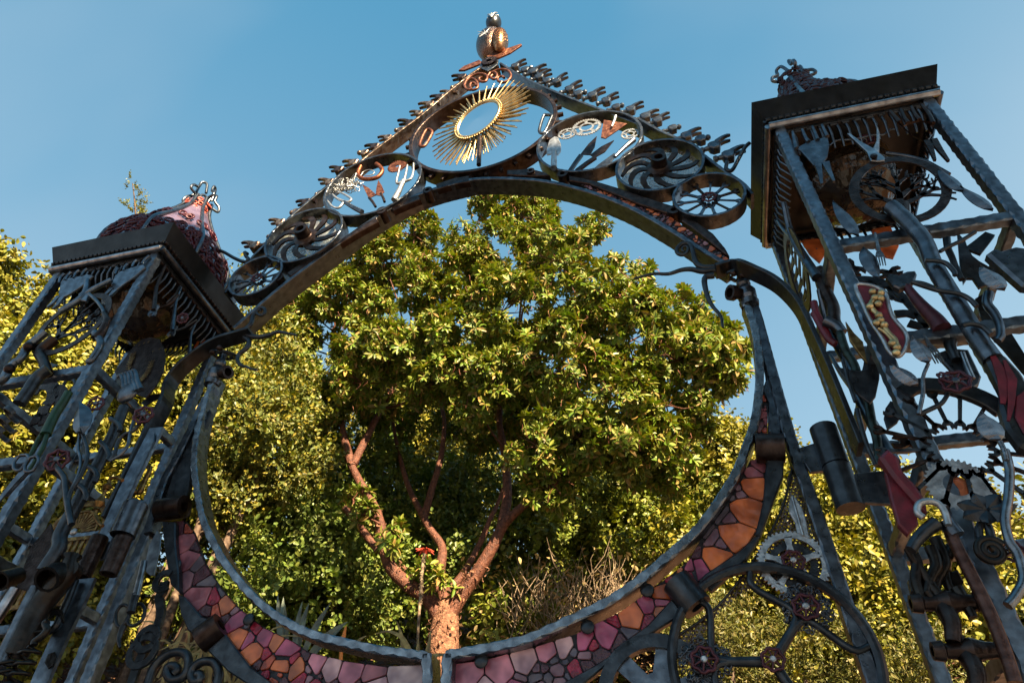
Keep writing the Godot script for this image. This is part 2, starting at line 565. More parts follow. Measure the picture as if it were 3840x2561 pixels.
func build_trees():
	var G1 := [Color(0.125, 0.19, 0.02), Color(0.15, 0.21, 0.024), Color(0.1, 0.165, 0.022), Color(0.21, 0.235, 0.045), Color(0.125, 0.19, 0.025), Color(0.27, 0.19, 0.06)]
	var mad := rosette(13, 0.066, 0.0215, 0.5, G1)
	var base: Vector3 = V(-0.844,2.393,-2.600)
	var foot := V(base.x - 0.02, height(base.x, base.z) - 0.1, base.z)
	var t := thing("madrone_tree", "spreading tree with peeling red bark and glossy whorled leaves, framed by the round gate opening", "tree", foot)
	var fork: Vector3 = V(-0.854,2.823,-2.600)
	var tr := Geo.new()
	tube(tr, curve([foot, base, (base + fork) / 2, fork + V(0, 0.1, 0)], 8), [0.12, 0.106, 0.104, 0.117, 0.115, 0.112, 0.11, 0.108, 0.106, 0.104, 0.102, 0.1, 0.1, 0.1, 0.101, 0.102, 0.103, 0.104, 0.103, 0.1, 0.097, 0.092, 0.087, 0.082, 0.078], 16, false, 0.06)
	var trunk := part("trunk", tr, M.flaky_bark, t)
	var flakes := Geo.new()
	for i in 260:
		var q := rng.randf()
		var c := foot.lerp(base, q * 2.0) if q < 0.5 else base.lerp(fork, q * 2 - 1)
		var a := rf(0, TAU)
		var d := V(cos(a), rf(-0.2, 0.4), sin(a)).normalized()
		var p := c + V(cos(a), 0, sin(a)) * rf(0.088, 0.104)
		leaf_tris(flakes, p, (d + V(0, rf(-1, 1), 0)).normalized(), V(cos(a), 0.1, sin(a)), rf(0.02, 0.05), rf(0.012, 0.025), 0.3, 0.4)
	for w in [[fork, V(-1.120,3.030,-2.500), 0.062], [fork, V(-0.613,3.113,-2.550), 0.066], [V(-1.120,3.030,-2.500), V(-1.331,3.320,-2.450), 0.052], [V(-1.331,3.320,-2.450), V(-1.472,3.672,-2.450), 0.046]]:
		for i in 90:
			var c: Vector3 = w[0].lerp(w[1], rng.randf())
			var a := rf(0, TAU)
			var rd := V(cos(a), rf(-0.3, 0.5), sin(a)).normalized()
			leaf_tris(flakes, c + rd * w[2] * rf(0.85, 1.0), (rd * 0.6 + V(rf(-1, 1), rf(-1, 1), rf(-1, 1))).normalized(), rd, rf(0.015, 0.04), rf(0.008, 0.018), 0.3, 0.4)
	part("bark_flake", flakes, M.flaky_bark, trunk).set_meta("kind", "stuff")
	limb(t, "limb", [fork - V(0, 0.08, 0), V(-0.958,2.921,-2.550), V(-1.120,3.030,-2.500), V(-1.240,3.139,-2.450), V(-1.331,3.320,-2.450), V(-1.383,3.490,-2.450), V(-1.472,3.672,-2.450), V(-1.610,3.871,-2.450), V(-1.726,4.057,-2.450)], 0.056, 0.031, M.bark, 12)
	limb(t, "limb", [V(-1.718,4.047,-2.450), V(-1.845,4.337,-2.450), V(-1.946,4.581,-2.500), V(-2.126,4.987,-2.600)], 0.04, 0.015, M.bark)
	limb(t, "limb", [V(-1.713,4.075,-2.450), V(-1.654,4.406,-2.500), V(-1.636,4.740,-2.600), V(-1.575,5.143,-2.700), V(-1.542,5.561,-2.800), V(-1.558,6.117,-2.900)], 0.035, 0.014, M.bark)
	limb(t, "limb", [V(-1.360,3.275,-2.450), V(-1.472,3.407,-2.400), V(-1.587,3.543,-2.380), V(-1.661,3.618,-2.360)], 0.028, 0.026, M.bark)
	limb(t, "limb", [fork + V(0.01, -0.02, -0.08), V(-0.973,3.170,-2.750), V(-0.994,3.389,-2.800), V(-1.019,3.476,-2.800), V(-1.117,3.607,-2.800), V(-1.246,3.821,-2.800), V(-1.387,4.078,-2.850), V(-1.528,4.418,-2.900), V(-1.664,4.811,-2.950), V(-1.789,5.239,-3.000), V(-1.863,5.797,-3.000)], 0.044, 0.01, M.bark)
	limb(t, "limb", [V(-1.181,3.712,-2.800), V(-1.139,3.979,-2.800), V(-1.094,4.253,-2.800), V(-1.110,4.655,-2.850), V(-1.205,5.062,-2.900), V(-1.229,5.532,-2.900)], 0.034, 0.01, M.bark)
	limb(t, "limb", [fork - V(0.02, 0.08, 0), V(-0.746,2.945,-2.580), V(-0.613,3.113,-2.550), V(-0.507,3.273,-2.520), V(-0.430,3.414,-2.500), V(-0.305,3.521,-2.480), V(-0.161,3.604,-2.450), V(0.035,3.722,-2.400)], 0.06, 0.018, M.bark, 12)
	limb(t, "limb", [V(-0.450,3.394,-2.520), V(-0.434,3.741,-2.600), V(-0.493,4.194,-2.650), V(-0.552,4.528,-2.700), V(-0.523,4.791,-2.700), V(-0.434,4.987,-2.700), V(-0.403,5.407,-2.700)], 0.042, 0.011, M.bark)
	limb(t, "limb", [V(-0.917,3.015,-2.720), V(-0.800,3.187,-2.750), V(-0.696,3.417,-2.780), V(-0.615,3.659,-2.800), V(-0.583,3.791,-2.850), V(-0.485,4.173,-2.900)], 0.03, 0.012, M.bark)
	limb(t, "limb", [V(-0.512,4.721,-2.700), V(-0.350,4.718,-2.600), V(-0.166,4.663,-2.500), V(0.114,4.665,-2.400)], 0.025, 0.01, M.bark)
	limb(t, "limb", [V(-0.412,4.007,-2.620), V(-0.301,4.067,-2.500), V(-0.115,4.088,-2.400), V(0.143,4.075,-2.300)], 0.025, 0.01, M.bark)
	var lobes := []
	for q in [
		[V(-0.324,7.031,-2.500), .32], [V(-0.201,7.485,-2.600), .22], [V(-0.768,7.580,-2.600), .2], [V(-0.749,6.377,-2.400), .4], [V(-1.578,7.086,-2.500), .3], [V(-1.825,6.590,-2.400), .36], [V(-1.141,5.866,-2.200), .36], [V(-2.224,6.078,-2.400), .36], [V(-2.601,5.817,-2.500), .34], [V(-1.618,5.239,-2.100), .36], [V(-2.583,5.204,-2.400), .26],
		[V(-0.976,5.002,-2.100), .3], [V(-0.403,5.192,-2.100), .38], [V(0.072,5.982,-2.300), .36], [V(0.464,6.524,-2.400), .15], [V(0.266,5.301,-2.200), .38], [V(0.762,5.617,-2.400), .26], [V(0.633,4.813,-2.200), .38], [V(1.082,5.157,-2.400), .22], [V(0.997,4.465,-2.200), .34], [V(1.281,4.631,-2.300), .24], [V(1.283,4.281,-2.300), .18],
		[V(0.848,4.074,-2.200), .3], [V(0.459,4.184,-2.100), .36], [V(0.095,4.510,-2.000), .34], [V(1.054,4.069,-2.400), .16], [V(0.567,3.774,-2.200), .26], [V(0.202,3.903,-2.200), .26], [V(0.756,3.858,-2.600), .25], [V(-2.755,6.235,-2.500), .28], [V(-2.509,6.734,-2.500), .26], [V(-2.908,5.849,-2.600), .26], [V(-2.857,5.143,-2.600), .22], [V(-2.351,5.003,-2.400), .2], [V(-2.087,4.587,-2.500), .15], [V(-1.717,4.871,-2.700), .2], [V(-0.952,4.602,-2.150), .2], [V(-0.578,4.309,-2.200), .17], [V(-2.034,6.404,-2.500), .26], [V(-0.135,6.536,-2.500), .24], [V(-1.344,4.930,-2.050), .26], [V(-0.750,4.618,-2.100), .22], [V(-1.119,4.611,-2.300), .16], [V(-0.417,4.511,-2.100), .24], [V(-0.313,4.643,-2.400), .24], [V(-0.956,5.403,-3.000), .3], [V(-1.476,5.473,-2.900), .3], [V(-1.225,5.164,-3.200), .3], [V(-1.815,5.097,-3.200), .26], [V(-0.275,4.638,-2.900), .28], [V(-0.806,4.836,-3.200), .26], [V(-1.650,4.719,-2.200), .24], [V(-2.121,4.939,-2.500), .24],
		[V(-1.633,3.735,-2.400), .09], [V(-1.220,3.349,-2.400), .08], [V(-1.468,3.530,-2.380), .07], [V(-0.924,3.043,-2.500), .12], [V(-0.053,3.622,-2.300), .2], [V(-0.090,3.840,-2.200), .24]]:
		lobes.append([q[0], q[1], 0.85])
	leaves("crown", mad, lobes, 215.0, t, 0.75, 0.3, [0.65, 1.3])
	# fine branches that carry the leaf clumps
	var starts := [V(-1.946,4.581,-2.500), V(-1.636,4.740,-2.600), V(-1.542,5.561,-2.800), V(-1.819,5.509,-3.000), V(-1.203,5.263,-2.900), V(0.035,3.722,-2.400), V(-0.523,4.791,-2.700), V(-0.420,5.255,-2.700), V(-0.485,4.173,-2.900), V(0.114,4.665,-2.400), V(0.143,4.075,-2.300), V(-1.561,4.510,-2.900), V(-1.383,3.490,-2.450), V(-1.348,3.322,-2.450), V(-0.430,3.414,-2.500), V(-0.973,3.170,-2.750), V(-0.161,3.604,-2.450), V(-1.698,4.054,-2.450), V(-0.493,4.194,-2.650), V(-1.626,3.594,-2.370)]
	for L in lobes:
		var near: Vector3 = starts[0]
		for s in starts:
			if s.distance_to(L[0]) < near.distance_to(L[0]): near = s
		var e: Vector3 = L[0]
		limb(t, "branch", [near, near.lerp(e, 0.5) + V(rf(-0.06, 0.06), rf(-0.1, 0.02), rf(-0.06, 0.06)), e], 0.013, 0.005, M.bark, 6)
		var tg := Geo.new()
		for i in 7:
			var d: Vector3 = Vector3(rng.randfn(), rng.randfn() + 0.3, rng.randfn()).normalized() * L[1] * rf(0.6, 0.95)
			tube(tg, [e, e + d * 0.5 + V(rf(-0.03, 0.03), rf(-0.03, 0.03), 0), e + d], [0.006, 0.003], 5)
		part("twig", tg, M.bark, t).set_meta("kind", "stuff")
	var tassels := Geo.new()
	for L in lobes:
		for i in int(160 * L[1] * L[1]):
			var d := Vector3(rng.randfn(), rng.randfn() * 0.8, rng.randfn()).normalized()
			var p: Vector3 = L[0] + d * L[1] * rf(0.85, 1.02)
			tube(tassels, [p, p + V(rf(-0.02, 0.02), -0.03, rf(-0.02, 0.02)), p + V(rf(-0.03, 0.03), rf(-0.09, -0.05), rf(-0.03, 0.03))], [0.003, 0.002], 4)
	part("seed_tassel", tassels, M.rust, t).set_meta("kind", "stuff")
	# shrubs of the bank
	var olive := [Color(0.12, 0.145, 0.035), Color(0.15, 0.165, 0.045), Color(0.09, 0.12, 0.028), Color(0.23, 0.2, 0.03)]
	var dark := [Color(0.1, 0.155, 0.035), Color(0.13, 0.18, 0.04), Color(0.17, 0.2, 0.045)]
	var yellow := [Color(0.19, 0.195, 0.035), Color(0.23, 0.22, 0.04), Color(0.14, 0.16, 0.03), Color(0.3, 0.26, 0.04)]
	var sp_olive := spray(34, 0.036, 0.021, 0.17, olive)
	var sp_dark := spray(34, 0.043, 0.026, 0.18, dark)
	var sp_yel := spray(36, 0.045, 0.028, 0.19, yellow)
	var S := func(list: Array) -> Array: return list
	shrub("evergreen_shrub", "big sunlit yellow-green shrub filling the far left behind the left pillar", "shrub", [[V(-4.266,4.350,-1.329), 1.0], [V(-4.498,4.213,-0.937), 1.1], [V(-4.621,5.105,-1.516), .6], [V(-3.963,3.987,-1.421), 1.0], [V(-3.798,3.175,-1.307), 1.0], [V(-4.226,4.807,-1.740), .9], [V(-3.922,4.801,-2.124), 0.9], [V(-3.601,3.639,-1.883), .9], [V(-3.524,4.498,-2.263), .8], [V(-3.120,3.337,-2.101), .7], [V(-3.361,2.848,-1.548), .6]], sp_yel, 62.0, "sunlit shrubs on the bank", 0.7, 0.6, 4)
	shrub("small_leaved_shrub", "pale olive twiggy shrub with small leaves, between the left pillar and the tree", "shrub", [[V(-2.530,4.137,-1.830), .5], [V(-2.534,4.690,-2.090), .5], [V(-2.957,4.875,-1.980), .5], [V(-2.189,3.984,-1.981), .36], [V(-2.388,3.719,-1.951), .34], [V(-2.364,4.573,-2.224), .34], [V(-1.962,3.937,-2.144), .12], [V(-2.967,5.538,-2.245), .45], [V(-3.812,5.837,-2.249), .7], [V(-1.868,3.728,-2.206), .1]], sp_olive, 85.0, "sunlit shrubs on the bank", 0.5, 0.4, 6)
	shrub("dark_shrub", "dark green shrub in deep shade behind the lower limbs of the tree", "shrub", [[V(-2.427,3.508,-2.673), .62], [V(-2.270,4.023,-3.249), .75], [V(-1.902,4.440,-3.673), .8], [V(-1.848,3.132,-2.914), .5], [V(-1.569,3.487,-3.385), .6], [V(-1.149,4.390,-4.185), .7], [V(-2.261,2.919,-2.300), .4], [V(-0.801,3.195,-3.455), .5]], sp_dark, 72.0, "", 0.6, 0.5, 5)
	shrub("tall_shrub", "yellow-lit tall shrub seen between the tree's upper limbs, highest on the bank", "shrub", [[V(-2.355,6.800,-5.660), 1.0], [V(-3.355,6.615,-5.394), 1.0], [V(-1.402,6.442,-5.779), 1.0], [V(-3.073,7.824,-5.771), .9], [V(-2.067,7.987,-6.198), .9], [V(-2.143,5.447,-5.098), .8]], sp_yel, 50.0, "sunlit shrubs on the bank", 0.7, 0.6, 4)
	shrub("bushy_shrub", "mid green bushy shrub right of the trunk, behind the lower right of the opening", "shrub", [[V(-0.543,4.771,-4.548), .5], [V(-0.336,4.081,-4.587), .6], [V(0.214,3.972,-4.658), .55], [V(-0.513,3.481,-4.146), .5], [V(-0.052,3.438,-4.226), .5], [V(0.179,4.472,-4.253), .6], [V(0.713,4.440,-4.482), .6], [V(-0.188,5.267,-4.813), .7], [V(0.479,3.896,-4.075), .45], [V(-0.577,3.666,-3.721), .4], [V(-0.494,2.883,-3.124), .3]], spray(34, 0.043, 0.027, 0.18, [Color(0.12, 0.16, 0.025), Color(0.16, 0.19, 0.03), Color(0.22, 0.22, 0.04)]), 72.0, "", 0.6, 0.5, 4)
	shrub("ivy_bank_shrub", "broad sunlit yellow-green shrub covering the bank at the right, behind the right pillar", "shrub", [[V(1.224,4.482,-4.668), .75], [V(1.574,4.734,-4.836), .7], [V(2.010,3.708,-4.159), .75], [V(2.296,3.910,-4.300), .6], [V(2.458,3.430,-4.051), .8], [V(2.793,3.184,-3.947), .85], [V(3.145,3.040,-3.814), .9], [V(1.472,3.032,-3.640), .7], [V(1.846,2.816,-3.376), .6], [V(0.890,3.491,-3.881), .5], [V(2.287,2.555,-3.268), .7], [V(2.646,2.396,-3.150), .7], [V(1.671,4.075,-4.420), .6]], sp_yel, 66.0, "sunlit shrubs on the bank", 0.7, 0.6, 5)
	shrub("feathery_bush", "low feathery grey-green bush at the foot of the right bank", "shrub", [[V(0.991,2.442,-2.678), .35], [V(1.359,2.255,-2.444), .35], [V(1.723,2.217,-2.380), .35], [V(0.817,2.780,-3.082), .3], [V(2.016,2.016,-2.305), .4]], spray(40, 0.03, 0.009, 0.16, [Color(0.13, 0.13, 0.03), Color(0.17, 0.15, 0.05), Color(0.09, 0.1, 0.025)]), 90.0, "", 0.9, 0.3, 3)
	# dry brush
	var c: Vector3 = V(-0.023,3.120,-2.916)
	var br := Geo.new()
	for i in 420:
		var p := c + V(rf(-0.45, 0.45), rf(-0.55, -0.05), rf(-0.3, 0.3))
		var d := V(rf(-0.5, 0.5), rf(0.3, 1), rf(-0.4, 0.4)).normalized() * rf(0.12, 0.36)
		tube(br, [p, p + d * 0.5 + V(rf(-0.05, 0.05), 0, rf(-0.05, 0.05)), p + d], [0.0035, 0.0015], 4)
	tag(one("dry_brush", br, M.dry, "patch of bare dry sticks on the bank right of the trunk", "dry brush"), "", "")
	var lb := Geo.new()
	for i in 520:
		var p := c + V(rf(-0.75, 0.7), rf(-0.75, 0.1), rf(-0.2, 0.45))
		leaf_tris(lb, p, V(rf(-1, 1), rf(-0.4, 1), rf(-1, 1)).normalized(), V(rf(-.5, .5), 1, rf(-.5, .5)), rf(0.03, 0.06), 0.025, 0.15, 0.2)
	one("dry_leaves", lb, M.straw, "withered tan leaves caught in the dry brush", "dry leaves").set_meta("kind", "stuff")
	# twig standing up behind the left dome
	var tw := thing("shoot", "thin leafy shoot rising against the sky behind the left dome", "shoot", V(-3.835,6.109,-1.255))
	limb(tw, "stem", [V(-3.778,5.890,-1.335), V(-3.901,6.411,-1.157), V(-3.950,6.608,-1.080), V(-3.994,6.770,-1.009)], 0.012, 0.004, M.twig, 5)
	leaves("leaf", sp_yel, [[V(-3.991,6.752,-1.015), .035], [V(-3.961,6.660,-1.062), .04], [V(-3.930,6.548,-1.112), .04], [V(-3.936,6.467,-1.103), .03], [V(-3.888,6.515,-1.177), .03], [V(-3.894,6.398,-1.167), .05]], 260.0, tw, 0.9, 0.1, [0.3, 0.5])
	# agave
	var ag: Vector3 = V(-1.505,2.359,-1.900)
	t = thing("agave", "grey-green agave with broad pointed leaves at the foot of the bank", "agave", ag)
	for q in [[V(-1.746,2.777,-1.900), .05, -130], [V(-1.697,2.744,-1.900), .075, -100], [V(-1.555,2.705,-1.900), .05, -20], [V(-1.506,2.694,-1.900), .055, 0], [V(-1.355,2.682,-1.900), .055, 60], [V(-1.217,2.555,-1.900), .075, 140]]:
		var g := Geo.new()
		var tipp: Vector3 = q[0]
		var b0: Vector3 = ag + V(q[2] * 0.0006, 0, 0)
		var dr := (tipp - b0)
		var mid := b0 + dr * 0.5 + V(0, 0, 0.03)
		var A := []
		for i in 9:
			var f := i / 8.0
			var p := b0.lerp(mid, f).lerp(mid.lerp(tipp, f), f)
			var w: float = q[1] * (0.7 + 0.5 * sin(f * PI * 0.8)) * (1.0 - pow(f, 3.0)) * 0.8
			var s := dr.normalized().cross(Vector3(0, 0, 1)).normalized()
			A.append([p - s * w / 2 + V(0, 0, w * 0.25), p, p + s * w / 2 + V(0, 0, w * 0.25)])
		for i in 8:
			for e in 2: g.quad(A[i][e], A[i][e + 1], A[i + 1][e + 1], A[i + 1][e], Vector3(0, 0, 1))
		part("leaf", g, M.agave, t)
	# aloes
	t = thing("aloe_flower", "tall faded aloe stalk tipped with a red flower, in front of the trunk", "aloe", V(-0.742,2.327,-1.900))
	limb(t, "stalk", [V(-0.741,2.284,-1.900), V(-0.760,2.471,-1.900), V(-0.770,2.705,-1.900), V(-0.778,2.899,-1.900), V(-0.773,2.943,-1.900)], 0.007, 0.012, M.dry, 7)
	var hu := Geo.new()
	for i in 90:
		var p: Vector3 = V(-0.769,2.637,-1.900)
		p = p.lerp(V(-0.774,2.929,-1.900), rng.randf())
		var a := rf(0, TAU)
		tube(hu, [p, p + V(cos(a) * 0.016, -0.012, sin(a) * 0.016)], [0.004, 0.0025], 4)
	part("dry_floret", hu, M.dry, t).set_meta("kind", "stuff")
	var tp: Vector3 = V(-0.773,2.940,-1.900)
	for i in 12:
		var a := TAU * i / 12
		var g := Geo.new()
		tube(g, curve([tp, tp + V(cos(a) * 0.025, 0.03, sin(a) * 0.025), tp + V(cos(a) * 0.06, rf(-0.005, 0.03), sin(a) * 0.06)], 3), [0.006, 0.0035], 5)
		part("floret", g, M.aloe_red, t)
	t = thing("aloe_bud", "short orange aloe bud spike beside the agave", "aloe", V(-1.110,2.242,-1.700))
	limb(t, "stalk", [V(-1.109,2.231,-1.700), V(-1.125,2.332,-1.700)], 0.011, 0.01, M.aloe_orange, 6)
	var sp := Geo.new()
	lathe(sp, V(-1.126,2.326,-1.700), V(0.05, 1, 0), [[0, 0.012], [0.02, 0.02], [0.05, 0.014], [0.11, 0.006], [0.13, 0.0]], 8)
	part("bud", sp, M.aloe_orange, t)
	for q in [[[V(-0.786,2.303,-1.800), V(-0.817,2.408,-1.800), V(-0.857,2.493,-1.800)], "upright tan aloe leaf left of the trunk base"], [[V(-0.742,2.294,-1.800), V(-0.809,2.395,-1.800), V(-0.897,2.439,-1.800), V(-0.978,2.431,-1.800)], "long arching dry leaf left of the trunk base"], [[V(-1.100,2.340,-1.800), V(-1.076,2.400,-1.800), V(-1.035,2.423,-1.800)], "short curled dry leaf beside the aloe bud"], [[V(-0.706,2.292,-1.800), V(-0.714,2.389,-1.800)], "short red-brown aloe leaf tip by the stalk"], [[V(-0.650,2.295,-1.800), V(-0.644,2.422,-1.800)], "thin tan leaf standing against the left of the trunk"], [[V(-0.583,2.203,-1.600), V(-0.524,2.222,-1.600), V(-0.430,2.222,-1.600)], "flat dry leaf lying in the gap between the gate leaves"]]:
		var g := Geo.new()
		stroke(g, curve(q[0], 5), [0.035, 0.004], V(0, 0.2, 1).normalized(), 0.004)
		one("dry_aloe_leaf", g, M.straw, q[1], "leaf", "dry aloe leaves at the trunk")
	t = thing("strap_plant", "clump of yellow strap leaves low at the left, beyond the left leaf's scrolls", "plant", V(-1.735,2.069,-1.300))
	for i in 46:
		var b0: Vector3 = V(-1.730,2.057,-1.300)
		b0 += V(rf(-0.15, 0.25), rf(-0.05, 0.0), rf(-0.15, 0.15))
		var d := V(rf(-0.3, 0.3), rf(0.12, 0.4), rf(-0.15, 0.2))
		var g := Geo.new()
		stroke(g, curve([b0, b0 + d * 0.6 + V(0, 0.05, 0), b0 + d * 1.0 + V(d.x * 0.3, -0.06, 0)], 4), [0.014, 0.014, 0.014, 0.013, 0.012, 0.01, 0.008, 0.006, 0.002], V(0.2, 0.2, 1).normalized(), 0.0015)
		part("leaf", g, M.straw, t)
	# tall trees behind the viewer, which keep the low sun off the gate's lower half
	var az := deg_to_rad(SUN_AZ)
	var wdir := V(sin(az), 0, cos(az))
	var udir := V(cos(az), 0, -sin(az))
	var big := rosette(12, 0.3, 0.13, 0.6, dark)
	for q in [[-3.0, 2.0, "left-hand"], [-0.5, 1.9, "right-hand"]]:
		var c0: Vector3 = wdir * 8.2 + udir * q[0]
		t = thing("oak_tree", "tall dense evergreen oak across the path from the gate, the %s one of two" % q[2], "tree", c0, "evergreen oaks across the path")
		limb(t, "trunk", [c0, c0 + V(0.1, 3, 0), c0 + V(0, 6.5, 0)], 0.3, 0.12, M.twig)
		var rr: float = q[1]
		leaves("crown", big, [[c0 + V(0, 6.9, 0), rr, 0.9], [c0 + V(0, 6.1, 0), rr, 0.85], [c0 + udir * 0.9 + V(0, 6.7, 0), 1.0, 1.0], [c0 + udir * (1.15 if q[0] < -2.0 else 0.3) + V(0, 8.35 if q[0] < -2.0 else 6.4, 0), 0.9, 1.0], [c0 - udir * 1.3 + V(0, 6.5, 0), 1.4, 1.0], [c0 + udir * 0.8 + V(0, 5.6, 0), 1.0, 1.0]], 18.0, t, 0.6, 0.3)
	var cp: Vector3 = wdir * 8.2 + udir * 1.45
	t = thing("cypress_tree", "slim dark cypress across the path, right of the two oaks", "tree", cp)
	limb(t, "trunk", [cp, cp + V(0.05, 3, 0), cp + V(0, 8.0, 0)], 0.16, 0.03, M.twig)
	var cy := []
	for i in 9: cy.append([cp + V(0, 4.6 + i * 0.5, 0), 0.6 - 0.03 * i, 1.0])
	leaves("crown", big, cy, 40.0, t, 1.2, 0.2, [0.4, 0.6])

# ---------- foliage ----------
func leaf_tris(g: Geo, base: Vector3, dir: Vector3, up: Vector3, ln: float, wd: float, fold: float, droop: float):
	var s := dir.cross(up).normalized()
	var n := s.cross(dir).normalized()
	var P := []
	for f in [[0.0, 0.12], [0.3, 0.8], [0.62, 1.0], [0.88, 0.55], [1.0, 0.0]]:
		var c: Vector3 = base + dir * ln * f[0] - n * droop * ln * f[0] * f[0]
		P.append([c - s * wd * 0.5 * f[1] + n * fold * wd * f[1], c, c + s * wd * 0.5 * f[1] + n * fold * wd * f[1]])
	for i in 4:
		g.quad(P[i][0], P[i][1], P[i + 1][1], P[i + 1][0], n)
		g.quad(P[i][1], P[i][2], P[i + 1][2], P[i + 1][1], n)

func rosette(count: int, ln: float, wd: float, spread: float, tones: Array, length := 0.0) -> ArrayMesh:
	var g := Geo.new()
	for i in count:
		var a := i * 2.4 + rf(-0.3, 0.3)
		var e := lerpf(1.25, 0.1, pow(float(i) / count, 0.8)) * (1.0 - spread) + rf(-0.35, 0.35) + spread * rf(-0.5, 0.9)
		var d := Vector3(cos(a) * cos(e), sin(e), sin(a) * cos(e))
		var b := Vector3(0, length * (float(i) / count - 0.5), 0) + d * ln * 0.08
		var t: Color = tones[rng.randi() % tones.size()]
		g.col = t * rf(0.8, 1.15)
		leaf_tris(g, b, d, Vector3.UP + Vector3(rf(-0.3, 0.3), 0, rf(-0.3, 0.3)), ln * rf(0.7, 1.12), wd * rf(0.8, 1.15), rf(0.08, 0.3), rf(-0.05, 0.5))
	return mesh_of(g, Vector3.ZERO)

func spray(count: int, ln: float, wd: float, size: float, tones: Array) -> ArrayMesh:
	# small leaves set along a few short twigs
	var g := Geo.new()
	for i in count:
		var tw := i % 3
		var dirs := [Vector3(0.2, 1, 0.1), Vector3(0.8, 0.6, -0.3), Vector3(-0.6, 0.7, 0.5)]
		var d: Vector3 = dirs[tw].normalized()
		var b := d * size * rf(0.0, 1.0) + Vector3(rf(-1, 1), rf(-1, 1), rf(-1, 1)) * size * 0.12
		var o := (Vector3(rf(-1, 1), rf(-0.6, 1), rf(-1, 1)).normalized() + d * 0.5).normalized()
		var t: Color = tones[rng.randi() % tones.size()]
		g.col = t * rf(0.75, 1.2)
		leaf_tris(g, b, o, Vector3(rf(-0.6, 0.6), 1, rf(-0.6, 0.6)), ln * rf(0.7, 1.2), wd * rf(0.8, 1.2), 0.12, rf(0.0, 0.2))
	return mesh_of(g, Vector3.ZERO)

# copies of a leaf mesh through ellipsoid lobes [centre, radius, (flatness)]
func leaves(called: String, mesh: Mesh, lobes: Array, per_area: float, under: Node3D, lean := 0.7, inner := 0.55, size := [0.8, 1.25]) -> MultiMeshInstance3D:
	var tf := []
	var tone := []
	for L in lobes:
		var r: float = L[1]
		var c: Vector3 = L[0]
		var fl: float = L[2] if L.size() > 2 else 0.85
		var cnt := int(per_area * 4.0 * PI * r * r)
		# leaves gather in clumps at the branch ends, with thinner growth between
		var sr := clampf(r * 0.36, 0.07, 0.26)
		var subs := []
		for i in maxi(5, int(2.6 * r * r / (sr * sr))):
			var d0 := Vector3(rng.randfn(), rng.randfn(), rng.randfn()).normalized()
			subs.append([c + d0 * r * Vector3(1, fl, 1) * lerpf(inner, 0.95, sqrt(rng.randf())), sr * rf(0.6, 1.25), d0, rf(0.87, 1.13)])
		for i in cnt:
			var q: Array = subs[rng.randi() % subs.size()]
			var d: Vector3 = (Vector3(rng.randfn(), rng.randfn(), rng.randfn()).normalized() + q[2] * 0.5).normalized()
			var p: Vector3 = q[0] + d * q[1] * lerpf(0.35, 1.05, sqrt(rng.randf()))
			tone.append(q[3])
			var up := (d + Vector3.UP * lean + Vector3(rf(-1, 1), rf(-1, 1), rf(-1, 1)) * 0.5).normalized()
			var b := Basis(Quaternion(Vector3.UP, up)) * Basis(Vector3.UP, rf(0, TAU))
			tf.append(Transform3D(b.scaled(Vector3.ONE * rf(size[0], size[1])), p - org))
	var mm := MultiMesh.new()
	mm.transform_format = MultiMesh.TRANSFORM_3D
	mm.use_colors = true
	mm.mesh = mesh
	mm.instance_count = tf.size()
	for i in tf.size():
		mm.set_instance_transform(i, tf[i])
		var k: float = rf(0.75, 1.2) * tone[i]
		mm.set_instance_color(i, Color(k * rf(0.9, 1.12), k, k * rf(0.8, 1.1)))
	var o := MultiMeshInstance3D.new()
	o.name = numbered(called, under)
	o.multimesh = mm
	o.material_override = M.leaf
	o.set_meta("kind", "stuff")
	under.add_child(o, true)
	return o

func limb(under: Node3D, called: String, pts: Array, r0: float, r1: float, m: Material, seg := 10) -> MeshInstance3D:
	var g := Geo.new()
	tube(g, curve(pts, 6), [r0, r1], seg, false, 0.035)
	return part(called, g, m, under)

func shrub(called: String, label: String, cat: String, lobes: Array, mesh: Mesh, dens: float, group := "", lean := 0.7, inner := 0.55, stems := 3, m: Material = null) -> Node3D:
	var c: Vector3 = lobes[0][0]
	var low := Vector3(c.x, height(c.x, c.z), c.z)
	var t := thing(called, label, cat, low, group)
	leaves("foliage", mesh, lobes, dens, t, lean, inner)
	for i in mini(stems, lobes.size()):
		var e: Vector3 = lobes[i][0]
		limb(t, "stem", [low + Vector3(rf(-0.1, 0.1), -0.1, rf(-0.1, 0.1)), low.lerp(e, 0.5) + Vector3(rf(-0.15, 0.15), 0, rf(-0.15, 0.15)), e], 0.05, 0.012, m if m else M.twig, 6)
	return t

func height(x: float, z: float) -> float:
	var zz := minf(z - 1.0, 0.0)
	var r := sqrt(x * x + zz * zz)
	var h := clampf((r - 2.2) * 0.9, 0.0, 4.4)
	h *= smoothstep(1.6, -1.4, z)
	h += 0.12 * sin(x * 1.7 + z * 0.6) * sin(z * 1.3) * smoothstep(2.0, 4.0, r)
	return h

func build_path():
	var g := Geo.new()
	for i in 24:
		for j in 16:
			var P := []
			for e in [[i, j], [i + 1, j], [i + 1, j + 1], [i, j + 1]]:
				var x := lerpf(-9.0, 9.0, e[0] / 24.0)
				var z := lerpf(-0.9, 11.0, e[1] / 16.0)
				P.append(V(x, height(x, z) + 0.006, z))
			g.quad(P[0], P[1], P[2], P[3], Vector3.UP)
	org = Vector3.ZERO
	var o := part("path", g, M.gravel, self)
	o.set_meta("kind", "structure")
	o.set_meta("label", "pale gravel path in front of and through the gate")

